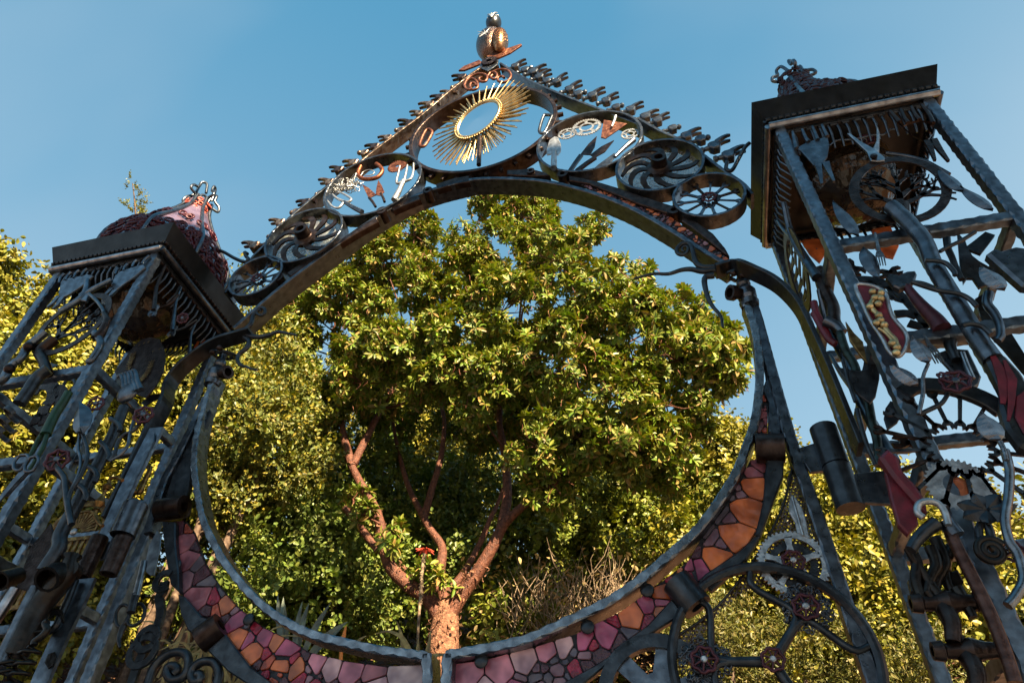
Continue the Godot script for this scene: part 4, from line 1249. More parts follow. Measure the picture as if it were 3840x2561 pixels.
func valve_head(c: Vector3, turn: float, label: String):
	# old garden tap: body, spout, bonnet and wheel
	var t := thing("garden_tap", label, "tap", c, "taps on the tips of the gate leaves")
	var g := Geo.new()
	lathe(g, c, V(0, 1, 0), [[0, 0], [0, 0.032], [0.02, 0.036], [0.03, 0.028], [0.045, 0.034], [0.075, 0.036], [0.1, 0.024], [0.105, 0.02], [0.115, 0.026], [0.135, 0.024], [0.14, 0.014], [0.165, 0.012], [0.165, 0.0]], 16)
	part("body", g, M.steel, t)
	g = Geo.new()
	var d := V(cos(turn), -0.15, sin(turn)).normalized()
	lathe(g, c + V(0, 0.062, 0), d, [[0, 0.022], [0.05, 0.022], [0.055, 0.03], [0.075, 0.03], [0.075, 0.019], [0.03, 0.019], [0.03, 0]], 14)
	part("spout", g, M.brown, t)
	valve(t, c + V(0, 0.175, 0), V(0.1, 1, 0.35), 0.048, M.iron, M.steel)

func branch(called_label: String, strap: Array, tails: Array, nn: Vector3, rivets: Array):
	var t := thing("iron_branch", called_label, "iron bracket", strap[0], "wrought iron branches that tie the arch to the pillars")
	var g := Geo.new()
	var q := curve(strap, 5)
	bar(g, q, Z, 0.016, 0.075, 0.0, false, 0.016)
	part("strap", g, M.iron, t)
	for p in tails:
		tb("tendril", p, [0.013, 0.0045], M.iron, t, 8, 5)
	for p in rivets:
		var r := Geo.new()
		ball(r, p, Vector3.ONE * 0.013, 5)
		part("rivet", r, M.brown, t)

func spiral(c: Vector3, r0: float, r1: float, a0: float, turns: float) -> Array:
	var out := []
	var k := int(absf(turns) * 14)
	for i in k + 1:
		var f := float(i) / k
		var a := a0 + turns * TAU * f
		out.append(c + V(cos(a), sin(a), 0) * lerpf(r0, r1, f))
	return out

func build_leaves():
	# ----- right leaf -----
	var t := thing("gate_leaf", "right gate leaf, a crescent of orange, pink and purple glass with a hammered rim", "gate", V(1.2, 0.8, 0), "gate leaves")
	hb("rim_bar", [V(0.107,1.655,0.030),V(0.205,1.664,0.030),V(0.328,1.682,0.030),V(0.451,1.724,0.030),V(0.574,1.773,0.030),V(0.670,1.829,0.030),V(0.756,1.892,0.030),V(0.839,1.957,0.030),V(0.915,2.040,0.030),V(0.981,2.127,0.030),V(1.032,2.221,0.030),V(1.077,2.314,0.030),V(1.123,2.466,0.030),V(1.147,2.597,0.030),V(1.156,2.720,0.030),V(1.152,2.832,0.030)], 0.027, 0.075, M.bright, t)
	hb("rim_bar", [V(0.112,1.658,0.030),V(0.115,1.568,0.030),V(0.117,1.464,0.030)], 0.03, 0.085, M.bright, t, false)
	hb("stile", [V(1.177,2.836,0.020),V(1.177,2.736,0.020),V(1.172,2.561,0.020),V(1.167,2.358,0.020),V(1.165,2.185,0.020),V(1.173,1.960,0.020),V(1.178,1.704,0.020),V(1.185,1.530,0.020),V(1.187,1.392,0.020)], 0.036, 0.05, M.steel, t)
	var reg: Array = [V(1.066,2.192,-0.006),V(1.080,2.173,-0.006),V(1.052,2.067,-0.006),V(1.016,1.966,-0.006),V(0.974,1.915,-0.006),V(0.913,1.877,-0.006),V(0.845,1.828,-0.006),V(0.780,1.790,-0.006),V(0.740,1.748,-0.006),V(0.696,1.703,-0.006),V(0.568,1.626,-0.006)]
	reg += [V(0.516,1.607,-0.006),V(0.429,1.569,-0.006),V(0.368,1.539,-0.006),V(0.101,1.551,-0.006),V(0.109,1.644,-0.006),V(0.208,1.647,-0.006),V(0.356,1.676,-0.006),V(0.465,1.701,-0.006),V(0.595,1.753,-0.006),V(0.712,1.824,-0.006),V(0.800,1.883,-0.006)]
	reg += [V(0.844,1.942,-0.006),V(0.932,2.039,-0.006),V(0.991,2.124,-0.006),V(1.036,2.189,-0.006)]
	var back := []
	for p in reg: back.append(p - Z * 0.007)
	pl("backing_plate", back, 0.006, M.lead, t, 0.0)
	var seeds := [[V(0.169,1.606,0.000), "g_pink"], [V(0.256,1.616,0.000), "g_pink"], [V(0.327,1.644,-0.000), "g_pale"], [V(0.389,1.665,0.000), "g_pink"], [V(0.435,1.678,0.000), "g_pale"],
		[V(0.307,1.593,0.000), "g_mauve"], [V(0.357,1.596,0.000), "g_grey"], [V(0.394,1.586,0.000), "g_grey"], [V(0.419,1.607,0.000), "g_mauve"], [V(0.442,1.626,0.000), "g_grey"], [V(0.373,1.624,0.000), "g_dark"], [V(0.461,1.660,0.000), "g_grey"], [V(0.466,1.685,0.000), "g_mauve"], [V(0.419,1.576,0.000), "g_mauve"], [V(0.444,1.600,-0.000), "g_grey"], [V(0.298,1.568,-0.000), "g_magenta"], [V(0.213,1.566,0.000), "g_pale"], [V(0.369,1.564,-0.000), "g_mauve"], [V(0.408,1.640,0.000), "g_grey"], [V(0.357,1.622,0.000), "g_mauve"],
		[V(0.494,1.684,0.000), "g_magenta"], [V(0.512,1.673,0.000), "g_crimson"], [V(0.495,1.645,0.000), "g_mauve"], [V(0.459,1.608,0.000), "g_crimson"], [V(0.551,1.696,0.000), "g_magenta"], [V(0.583,1.678,0.000), "g_dark"], [V(0.575,1.733,0.000), "g_crimson"], [V(0.626,1.746,0.000), "g_orange"], [V(0.614,1.701,0.000), "g_grey"], [V(0.671,1.728,0.000), "g_crimson"], [V(0.669,1.768,0.000), "g_magenta"], [V(0.681,1.793,0.000), "g_dark"], [V(0.716,1.773,0.000), "g_magenta"], [V(0.714,1.748,0.000), "g_amber"], [V(0.721,1.801,0.000), "g_orange"], [V(0.738,1.824,0.000), "g_crimson"], [V(0.716,1.824,0.000), "g_mauve"], [V(0.763,1.845,0.000), "g_grey"], [V(0.776,1.869,0.000), "g_amber"], [V(0.802,1.856,-0.000), "g_magenta"], [V(0.493,1.620,0.000), "g_dark"], [V(0.525,1.644,0.000), "g_dark"],
		[V(0.802,1.850,0.000), "g_crimson"], [V(0.830,1.858,0.000), "g_magenta"], [V(0.826,1.891,0.000), "g_dark"], [V(0.878,1.878,0.000), "g_orange"], [V(0.879,1.941,0.000), "g_mauve"], [V(0.899,1.925,0.000), "g_mauve"], [V(0.866,1.953,0.000), "g_grey"], [V(0.945,1.945,0.000), "g_orange"], [V(0.944,2.002,0.000), "g_mauve"], [V(0.926,2.019,0.000), "g_grey"], [V(0.988,2.021,0.000), "g_orange"], [V(0.984,2.075,0.000), "g_mauve"], [V(0.963,2.074,0.000), "g_grey"], [V(0.980,2.097,0.000), "g_mauve"], [V(1.030,2.100,0.000), "g_orange"], [V(1.004,2.138,0.000), "g_mauve"], [V(1.032,2.147,0.000), "g_mauve_orange"], [V(1.029,2.169,0.000), "g_mauve"], [V(1.056,2.169,0.000), "g_mauve_orange"], [V(0.777,1.871,0.000), "g_amber"], [V(0.758,1.844,0.000), "g_grey"]]
	glass_field(t, reg, seeds, 0.002, 0.006)
	for q in [[V(1.161,2.574,0.000),V(1.167,2.547,0.000),V(1.166,2.468,0.000),V(1.147,2.487,0.000)], [V(1.127,2.441,0.000),V(1.134,2.386,0.000),V(1.105,2.273,-0.000),V(1.070,2.284,0.000)]]:
		var sd := []
		for i in 12:
			var f := rng.randf()
			sd.append([q[0].lerp(q[2], f) + V(rf(-0.02, 0.02), rf(-0.01, 0.01), 0), ["g_mauve_orange", "g_rust", "g_mauve", "g_grey"][i % 4]])
		glass_field(t, q, sd, 0.0014, 0.004)
		var bk := []
		for p in q: bk.append(p - Z * 0.006)
		pl("backing_plate", bk, 0.004, M.lead, t, 0.0)
	pl("tip_plate", [V(1.151,2.831,0.004),V(1.191,2.825,0.004),V(1.192,2.715,0.004),V(1.188,2.514,0.004),V(1.165,2.329,0.004),V(1.142,2.260,0.004),V(1.106,2.273,0.004),V(1.133,2.383,0.004),V(1.128,2.444,0.004),V(1.148,2.483,0.004),V(1.156,2.572,0.004),V(1.165,2.657,0.004)], 0.02, M.steel, t, 0.003)
	for q in [[V(1.078,2.165,0.022),V(1.128,2.158,0.022),V(1.113,2.104,0.022),V(1.068,2.026,0.022),V(1.009,1.922,0.022),V(0.995,1.929,0.022),V(1.039,2.029,0.022)], [V(0.996,1.928,0.018),V(1.012,1.928,0.018),V(0.959,1.862,0.018),V(0.850,1.781,0.018),V(0.818,1.811,0.018),V(0.842,1.830,0.018),V(0.939,1.884,0.018)], [V(0.742,1.767,0.020),V(0.768,1.724,0.020),V(0.671,1.676,0.020),V(0.571,1.625,0.020),V(0.573,1.646,0.020),V(0.669,1.702,0.020)]]:
		pl("spring_blade", q, 0.022, M.iron, t, 0.004)
	pl("spring_blade", [V(0.519,1.611,0.010),V(0.588,1.646,0.010),V(0.542,1.603,0.010),V(0.486,1.565,0.010),V(0.426,1.568,0.010)], 0.022, M.iron, t, 0.004)
	curl(V(1.056,2.210,0.020), V(1.137,2.199,0.020), 0.046, M.brown, t)
	curl(V(0.761,1.816,0.015), V(0.807,1.740,0.015), 0.043, M.iron, t)
	for q in [V(0.506,1.711,0.010), V(0.678,1.800,0.010), V(0.206,1.639,0.010)]:
		var g := Geo.new()
		ball(g, q, V(0.02, 0.02, 0.006), 6)
		part("washer", g, M.iron, t)
	var hx := Geo.new()
	hex_net(hx, [V(1.166,2.199,-0.020),V(1.169,2.116,-0.020),V(1.174,1.990,-0.020),V(1.168,1.860,-0.020),V(1.165,1.736,-0.020),V(1.145,1.761,-0.020),V(1.089,1.791,-0.020),V(1.013,1.802,-0.020),V(0.934,1.788,-0.020),V(0.868,1.744,-0.020),V(0.811,1.686,-0.020),V(0.783,1.627,-0.020),V(0.689,1.661,-0.020),V(0.781,1.702,-0.020),V(0.872,1.763,-0.020),V(0.993,1.887,-0.020),V(1.085,2.012,-0.020)], 0.0118, 0.005)
	part("perforated_sheet", hx, M.rail, t).set_meta("kind", "stuff")
	tb("sheet_rod", [V(1.165,2.196,-0.015),V(1.140,2.123,-0.015),V(1.084,2.009,-0.015),V(0.992,1.885,-0.015),V(0.872,1.761,-0.015),V(0.781,1.700,-0.015),V(0.689,1.659,-0.015)], 0.004, M.iron, t, 5)
	# hinge
	var hp := Geo.new()
	var h0: Vector3 = V(1.259,1.974,0.030)
	var h1: Vector3 = V(1.261,2.243,0.030)
	h0.x = h1.x
	var mid := h0.lerp(h1, 0.5)
	lathe(hp, mid + V(0, 0.004, 0), Vector3.UP, [[0, 0], [0, 0.039], [h1.y - mid.y, 0.039], [h1.y - mid.y + 0.004, 0.034], [h1.y - mid.y + 0.004, 0.0]], 20)
	part("hinge_barrel", hp, M.iron, t)
	pl("hinge_plate", [V(1.19, mid.y + 0.0, 0.02), V(h1.x, mid.y + 0.0, 0.02), V(h1.x, h1.y - 0.03, 0.02), V(1.17, h1.y - 0.05, 0.02)], 0.014, M.steel, t)
	# ----- hinge half on the pillar
	var hh := thing("hinge", "lower black hinge barrel welded to the right pillar beside the gate leaf", "hinge", h0)
	hp = Geo.new()
	lathe(hp, h0, Vector3.UP, [[0, 0], [0, 0.039], [mid.y - h0.y, 0.039], [mid.y - h0.y, 0.0]], 20)
	part("barrel", hp, M.iron, hh)
	pl("plate", [V(h1.x, h0.y + 0.03, 0.02), V(1.41, h0.y + 0.0, 0.02), V(1.41, mid.y - 0.02, 0.02), V(h1.x, mid.y - 0.02, 0.02)], 0.014, M.steel, hh)
	valve_head(V(1.166,2.817,0.010), 2.6, "old garden tap with a wheel handle on the tip of the right gate leaf")
	branch("black wrought iron branch with tendrils beside the right pillar, curling over the tap", [V(1.035,2.988,0.020),V(1.079,3.022,0.020),V(1.138,3.032,0.020),V(1.219,2.965,0.020)].slice(1, 3) + [V(1.154,2.962,0.080),V(1.201,2.914,0.080),V(1.260,2.837,0.080),V(1.298,2.732,0.080),V(1.311,2.618,0.080),V(1.320,2.450,0.080),V(1.324,2.229,0.080),V(1.326,2.128,0.080)],
		[[V(1.087,3.042,0.020),V(1.036,3.055,0.020),V(1.015,3.091,0.020),V(1.013,3.146,0.020),V(1.011,3.194,0.020),V(0.999,3.214,0.020),V(0.975,3.212,0.020),V(0.954,3.186,0.020),V(0.955,3.161,0.020),V(0.974,3.148,0.020),V(0.993,3.163,0.020),V(0.997,3.190,0.020),V(0.981,3.196,0.020),V(0.973,3.176,0.020),V(0.981,3.166,0.020)], [V(1.090,3.030,0.020),V(1.033,3.033,0.020),V(0.992,3.056,0.020),V(0.954,3.061,0.020),V(0.903,3.051,0.020),V(0.845,3.065,0.020),V(0.768,3.057,0.020)], [V(1.069,3.001,0.020),V(1.032,2.991,0.020),V(1.027,2.894,0.020),V(1.037,2.834,0.020),V(1.055,2.784,0.020),V(1.052,2.726,0.020)]], Z, [V(1.136,2.963,0.050), V(1.164,2.944,0.050)])
	# chainring, brush blade, wheels in the right leaf
	var c: Vector3 = V(1.077,1.844,0.010)
	t = thing("chainring", "silver five-arm bicycle chainring with a maroon tap wheel centre, on the right leaf", "chainring", c)
	var g := Geo.new()
	cog(g, c, Z, 0.072, 0.088, 46, 0.006, 0.006)
	part("toothed_ring", g, M.silver, t)
	for i in 5:
		var a := TAU * i / 5 + 0.35
		var d := V(cos(a), sin(a), 0)
		var s := V(-sin(a), cos(a), 0)
		pl("arm", [c + d * 0.026 - s * 0.014, c + d * 0.05 - s * 0.011, c + d * 0.077 - s * 0.02, c + d * 0.077 + s * 0.004, c + d * 0.05 + s * 0.003, c + d * 0.026 + s * 0.011], 0.006, M.silver, t, 0.001)
	g = Geo.new()
	cog(g, c - Z * 0.01, Z, 0.044, 0.062, 30, 0.004, 0.004)
	part("inner_ring", g, M.iron, t)
	valve(t, c + Z * 0.012, Z, 0.027, M.maroon, M.silver)
	t = thing("brush_head", "pale worn blade-shaped brush head just above the silver chainring", "brush", V(1.125,1.991,0.010))
	pl("blade", [V(1.103,1.992,0.012),V(1.108,2.020,0.012),V(1.122,2.047,0.012),V(1.132,2.036,0.012),V(1.142,1.997,0.012),V(1.142,1.965,0.012),V(1.137,1.904,0.012),V(1.108,1.926,0.012),V(1.111,1.959,0.012)], 0.012, M.silver, t, 0.003)
	tb("midrib", [V(1.121,2.036,0.015),V(1.121,1.979,0.015),V(1.121,1.917,0.015)], 0.004, M.silver, t, 5)
	c = V(0.966,1.590,0.020)
	t = thing("spoked_wheel", "large black wheel with three forked spokes set in the lower right of the gate", "wheel", c)
	g = Geo.new()
	bar(g, circle(c, 0.245, Z, 64), Z, 0.024, 0.035, 0.0, true, -1.0, 0.35)
	part("rim", g, M.iron, t)
	for i in 3:
		var a: float = [PI * 0.98, 0.85, -1.15][i]
		var d := V(cos(a), sin(a), 0)
		tb("spoke", [c + d * 0.02, c + d * 0.11], [0.014, 0.012], M.iron, t, 8, 0)
		for e in [-1, 1]:
			var d2 := V(cos(a + e * 0.75), sin(a + e * 0.75), 0)
			tb("spoke_fork", [c + d * 0.1, c + d * 0.12 + d2 * 0.03, c + d2 * 0.19, c + d2 * 0.235], [0.011, 0.009], M.iron, t, 7)
		var cc := c + d * 0.165
		g = Geo.new()
		for k in 150:
			var ph := rf(0, TAU)
			var q := cc + V(cos(ph), sin(ph), 0) * 0.062 * sqrt(rng.randf())
			tube(g, circle(q, rf(0.005, 0.008), V(rf(-1, 1), rf(-1, 1), 1).normalized(), 7), 0.0022, 4, true)
		part("chain_tangle", g, M.steel, t).set_meta("kind", "stuff")
		valve(t, cc + Z * 0.016, Z, 0.03, M.maroon, M.silver)
	valve(t, c + Z * 0.02, Z, 0.026, M.maroon, M.silver)
	c = V(0.675,1.529,0.020)
	t = thing("cast_wheel", "solid black cast wheel with oval holes at the bottom, below the right crescent", "wheel", c)
	g = Geo.new()
	cog(g, c, Z, 0.115, 0.15, 60, 0.03, 0.0)
	part("rim", g, M.iron, t)
	g = Geo.new()
	for i in 6:
		var a := TAU * i / 6 + 0.25
		var pts := []
		for j in 6: pts.append(c - Z * 0.01 + V(cos(a + (j - 2.5) * 0.08), sin(a + (j - 2.5) * 0.08), 0) * 0.118)
		for j in 6: pts.append(c - Z * 0.01 + V(cos(a - (j - 2.5) * 0.17), sin(a - (j - 2.5) * 0.17), 0) * 0.05)
		plate(g, pts, Z, 0.01)
	cog(g, c - Z * 0.009, Z, 0.015, 0.055, 30, 0.014, 0.0)
	part("web", g, M.steel, t)

	# ----- left leaf -----
	t = thing("gate_leaf", "left gate leaf, a crescent of purple, crimson and orange glass with a hammered rim", "gate", V(-1.2, 0.8, 0), "gate leaves")
	hb("rim_bar", [V(0.053,1.656,0.030),V(-0.108,1.684,0.030),V(-0.222,1.713,0.030),V(-0.342,1.748,0.030),V(-0.514,1.840,0.030),V(-0.685,1.984,0.030),V(-0.779,2.087,0.030),V(-0.862,2.195,0.030),V(-0.954,2.369,0.030),V(-0.995,2.472,0.030),V(-1.028,2.602,0.030),V(-1.046,2.749,0.030),V(-1.050,2.875,0.030)], 0.025, 0.075, M.bright, t)
	hb("rim_bar", [V(0.050,1.662,0.030),V(0.063,1.571,0.030),V(0.079,1.445,0.030)], 0.03, 0.085, M.bright, t, false)
	hb("stile", [V(-1.049,2.820,0.020),V(-1.066,2.720,0.020),V(-1.073,2.601,0.020),V(-1.084,2.471,0.020),V(-1.097,2.355,0.020),V(-1.073,2.152,0.020)], 0.034, 0.05, M.steel, t)
	hb("stile", [V(-1.096,2.268,0.000),V(-1.100,2.052,0.000),V(-1.098,1.859,0.000),V(-1.098,1.652,0.000),V(-1.089,1.550,0.000)], 0.04, 0.05, M.post, t)
	pl("tip_plate", [V(-1.067,2.758,0.004),V(-1.013,2.690,0.004),V(-1.024,2.520,0.004),V(-0.982,2.345,0.004),V(-0.972,2.285,0.004),V(-1.068,2.286,0.004),V(-1.083,2.441,0.004),V(-1.080,2.576,0.004)], 0.02, M.iron, t, 0.003)
	reg = [V(-1.008,2.200,-0.006),V(-0.951,2.199,-0.006),V(-0.896,2.149,-0.006),V(-0.804,2.023,-0.006),V(-0.715,1.932,-0.006),V(-0.626,1.859,-0.006),V(-0.516,1.788,-0.006),V(-0.395,1.735,-0.006)]
	reg += [V(-0.343,1.704,-0.006),V(-0.209,1.669,-0.006),V(-0.087,1.648,-0.006),V(0.032,1.646,-0.006),V(0.042,1.558,-0.006),V(-0.329,1.575,-0.006),V(-0.464,1.621,-0.006)]
	reg += [V(-0.457,1.629,-0.006),V(-0.545,1.686,-0.006),V(-0.593,1.729,-0.006),V(-0.648,1.778,-0.006),V(-0.697,1.828,-0.006),V(-0.754,1.837,-0.006),V(-0.862,1.923,-0.006),V(-0.916,2.011,-0.006)]
	back = []
	for p in reg: back.append(p - Z * 0.007)
	pl("backing_plate", back, 0.006, M.lead, t, 0.0)
	seeds = [[V(-0.925,2.106,0.000), "g_mauve_orange"], [V(-0.924,2.168,0.000), "g_rust"], [V(-0.952,2.161,0.000), "g_dark"], [V(-0.885,2.041,0.000), "g_mauve_orange"], [V(-0.841,2.015,0.000), "g_grey"], [V(-0.871,2.082,0.000), "g_dark"], [V(-0.860,1.977,0.000), "g_mauve"], [V(-0.781,1.944,0.000), "g_grey"], [V(-0.804,1.981,0.000), "g_dark"], [V(-0.784,1.902,0.000), "g_mauve_orange"], [V(-0.722,1.897,0.000), "g_crimson"], [V(-0.708,1.908,0.000), "g_grey"], [V(-0.737,1.849,0.000), "g_dark"], [V(-0.696,1.854,0.000), "g_rust"], [V(-0.671,1.868,-0.000), "g_amber"], [V(-0.648,1.827,0.000), "g_dark"], [V(-0.615,1.809,0.000), "g_magenta"], [V(-0.590,1.759,0.000), "g_orange"], [V(-0.562,1.751,0.000), "g_magenta"], [V(-0.540,1.778,0.000), "g_crimson"], [V(-0.531,1.748,0.000), "g_dark"], [V(-0.498,1.751,0.000), "g_magenta"], [V(-0.455,1.741,0.000), "g_amber"], [V(-0.528,1.711,0.000), "g_orange"], [V(-0.487,1.708,-0.000), "g_crimson"], [V(-0.417,1.718,-0.000), "g_magenta"], [V(-0.502,1.682,0.000), "g_dark"], [V(-0.462,1.673,0.000), "g_rust"], [V(-0.420,1.690,0.000), "g_dark"], [V(-0.423,1.649,0.000), "g_rust"], [V(-0.386,1.670,0.000), "g_crimson"], [V(-0.579,1.791,0.000), "g_grey"], [V(-0.634,1.838,0.000), "g_mauve"],
		[V(-0.406,1.628,0.000), "g_dark"], [V(-0.369,1.657,0.000), "g_amber"], [V(-0.457,1.646,0.000), "g_crimson"], [V(-0.422,1.654,0.000), "g_orange"], [V(-0.434,1.630,0.000), "g_rust"], [V(-0.347,1.628,0.000), "g_crimson"], [V(-0.338,1.681,0.000), "g_dark"], [V(-0.304,1.673,0.000), "g_pink"], [V(-0.256,1.651,0.000), "g_pale"], [V(-0.192,1.641,0.000), "g_pink"], [V(-0.118,1.625,0.000), "g_mauve_orange"], [V(-0.109,1.592,0.000), "g_pale"], [V(-0.029,1.621,-0.000), "g_white"], [V(-0.234,1.613,0.000), "g_dark"], [V(-0.284,1.634,0.000), "g_dark"], [V(-0.317,1.624,0.000), "g_mauve"], [V(-0.160,1.607,-0.000), "g_dark"], [V(-0.298,1.605,0.000), "g_crimson"], [V(-0.209,1.594,0.000), "g_mauve"], [V(-0.325,1.655,0.000), "g_mauve"], [V(-0.266,1.603,0.000), "g_dark"]]
	glass_field(t, reg, seeds, 0.002, 0.006)
	for q in [[V(-1.026,2.190,0.022),V(-0.966,2.181,0.022),V(-0.930,2.091,0.022),V(-0.875,1.986,0.022),V(-0.842,1.910,0.022),V(-0.890,1.944,0.022),V(-0.965,2.071,0.022)], [V(-0.848,1.907,0.020),V(-0.820,1.897,0.020),V(-0.729,1.825,0.020),V(-0.684,1.812,0.020),V(-0.696,1.772,0.020),V(-0.723,1.763,0.020),V(-0.763,1.784,0.020),V(-0.811,1.839,0.020)], [V(-0.670,1.718,0.020),V(-0.623,1.764,0.020),V(-0.575,1.721,0.020),V(-0.506,1.662,0.020),V(-0.408,1.605,0.020),V(-0.493,1.609,0.020),V(-0.577,1.652,0.020)]]:
		pl("spring_blade", q, 0.022, M.iron, t, 0.004)
	curl(V(-1.055,2.237,0.020), V(-0.952,2.241,0.020), 0.042, M.brown, t)
	curl(V(-0.647,1.793,0.018), V(-0.706,1.749,0.018), 0.042, M.brown, t)
	for q in [V(-0.903,2.016,0.010), V(-0.561,1.808,0.010)]:
		g = Geo.new()
		ball(g, q, V(0.02, 0.02, 0.006), 6)
		part("washer", g, M.iron, t)
	valve_head(V(-1.061,2.837,0.010), 0.2, "old garden tap with a wheel handle on the tip of the left gate leaf")
	branch("black wrought iron branch with tendrils beside the left pillar, curling above the tap", [V(-0.930,3.094,0.040),V(-0.998,3.081,0.040),V(-1.093,3.061,0.040),V(-1.168,3.006,0.040),V(-1.226,2.932,0.040),V(-1.249,2.846,0.040)] + [V(-1.164,2.701,0.100),V(-1.169,2.590,0.100),V(-1.171,2.466,0.100),V(-1.173,2.302,0.100),V(-1.176,2.165,0.100)],
		[[V(-0.998,3.081,0.040),V(-0.968,3.124,0.040),V(-0.953,3.157,0.040),V(-0.959,3.200,0.040),V(-0.950,3.231,0.040),V(-0.934,3.251,0.040),V(-0.912,3.242,0.040),V(-0.901,3.216,0.040),V(-0.911,3.199,0.040),V(-0.936,3.211,0.040),V(-0.950,3.236,0.040),V(-0.939,3.243,0.040),V(-0.924,3.230,0.040)], [V(-0.972,3.089,0.040),V(-0.891,3.059,0.040),V(-0.841,3.058,0.040),V(-0.795,3.070,0.040),V(-0.740,3.050,0.040),V(-0.693,3.030,0.040)], [V(-0.959,3.073,0.040),V(-0.926,3.036,0.040),V(-0.928,2.998,0.040),V(-0.954,2.969,0.040),V(-0.950,2.934,0.040),V(-0.922,2.900,0.040),V(-0.893,2.887,0.040),V(-0.864,2.869,0.040),V(-0.830,2.857,0.040)]], Z, [V(-1.042,2.998,0.070), V(-1.069,2.979,0.070)])
	# scissors, knife and spanners hung in the left leaf
	t = thing("scissors", "black handled scissors with one broad silver blade, hung in the left gate leaf", "scissors", V(-1.005,1.920,0.020))
	pl("blade", [V(-1.029,2.157,0.022),V(-1.004,2.131,0.022),V(-0.986,2.082,0.022),V(-0.968,1.981,0.022),V(-0.983,1.981,0.022),V(-1.010,1.998,0.022),V(-1.028,2.045,0.022),V(-1.038,2.097,0.022)], 0.006, M.chrome, t, 0.0015)
	tb("shank", [V(-1.031,2.036,0.022),V(-1.021,1.990,0.022),V(-1.013,1.945,0.022),V(-1.007,1.911,0.022)], [0.011, 0.013], M.chrome, t, 8)
	tb("shank", [V(-1.011,1.919,0.022),V(-1.006,1.881,0.022),V(-1.001,1.856,0.022)], 0.014, M.iron, t, 8)
	for q in [[V(-1.030,1.879,0.000),V(-1.057,1.894,0.000),V(-1.075,1.891,0.000),V(-1.080,1.866,0.000),V(-1.061,1.832,0.000),V(-1.041,1.820,0.000),V(-1.029,1.834,0.000),V(-1.026,1.858,0.000)], [V(-1.023,1.874,0.000),V(-1.012,1.892,0.000),V(-0.992,1.891,0.000),V(-0.971,1.871,0.000),V(-0.966,1.841,0.000),V(-0.982,1.824,0.000),V(-1.002,1.822,0.000),V(-1.021,1.837,0.000)]]:
		tb("finger_loop", q + [q[0]], 0.006, M.iron, t, 6)
	tb("tip", [V(-1.011,1.813,0.020),V(-1.009,1.773,0.020),V(-0.991,1.745,0.020)], [0.012, 0.004], M.iron, t, 6)
	for q in [[[V(-0.920,1.956,0.020),V(-0.913,1.917,0.020),V(-0.920,1.905,0.020),V(-0.893,1.857,0.020),V(-0.886,1.820,0.020),V(-0.887,1.789,0.020),V(-0.900,1.766,0.020)], "crooked black spanner hanging beside the left crescent, its jaw uppermost"], [[V(-0.901,1.728,0.020),V(-0.905,1.677,0.020),V(-0.903,1.633,0.020),V(-0.898,1.584,0.020)], "big ring spanner standing below the crooked spanner in the left gate leaf"]]:
		var p: Array = q[0]
		t = thing("spanner", q[1], "spanner", p[0], "spanners in the left leaf")
		st("shaft", curve(p, 4), [0.03, 0.026], 0.012, M.iron, t)
		g = Geo.new()
		var e: Vector3 = p[0]
		bar(g, circle(e, 0.03 if p.size() > 5 else 0.045, Z, 14, 0.9 if p.size() > 5 else 0.0, 5.6 if p.size() > 5 else TAU), Z, 0.022, 0.012, 0.0, p.size() <= 5)
		part("jaw", g, M.iron, t)
		if p.size() > 5:
			g = Geo.new()
			bar(g, circle(p[6], 0.034, Z, 14), Z, 0.024, 0.012, 0.0, true)
			part("ring_end", g, M.iron, t)
	t = thing("scroll_pair", "pair of black wrought iron scrolls at the bottom of the left gate leaf", "scroll", V(-0.739,1.668,0.020))
	for q in [[V(-0.856,1.633,0.000),V(-0.856,1.684,0.000),V(-0.829,1.716,0.000),V(-0.789,1.726,0.000),V(-0.753,1.715,0.000),V(-0.733,1.684,-0.000),V(-0.738,1.652,-0.000),V(-0.769,1.643,0.000),V(-0.797,1.659,0.000),V(-0.804,1.681,0.000),V(-0.786,1.685,0.000),V(-0.767,1.672,0.000),V(-0.774,1.661,0.000)], [V(-0.612,1.621,0.000),V(-0.618,1.656,0.000),V(-0.647,1.687,0.000),V(-0.684,1.692,0.000),V(-0.709,1.679,0.000),V(-0.714,1.658,-0.000),V(-0.697,1.636,0.000),V(-0.677,1.638,0.000),V(-0.682,1.653,0.000),V(-0.694,1.655,0.000)]]:
		tb("scroll", q, 0.014, M.iron, t, 8)

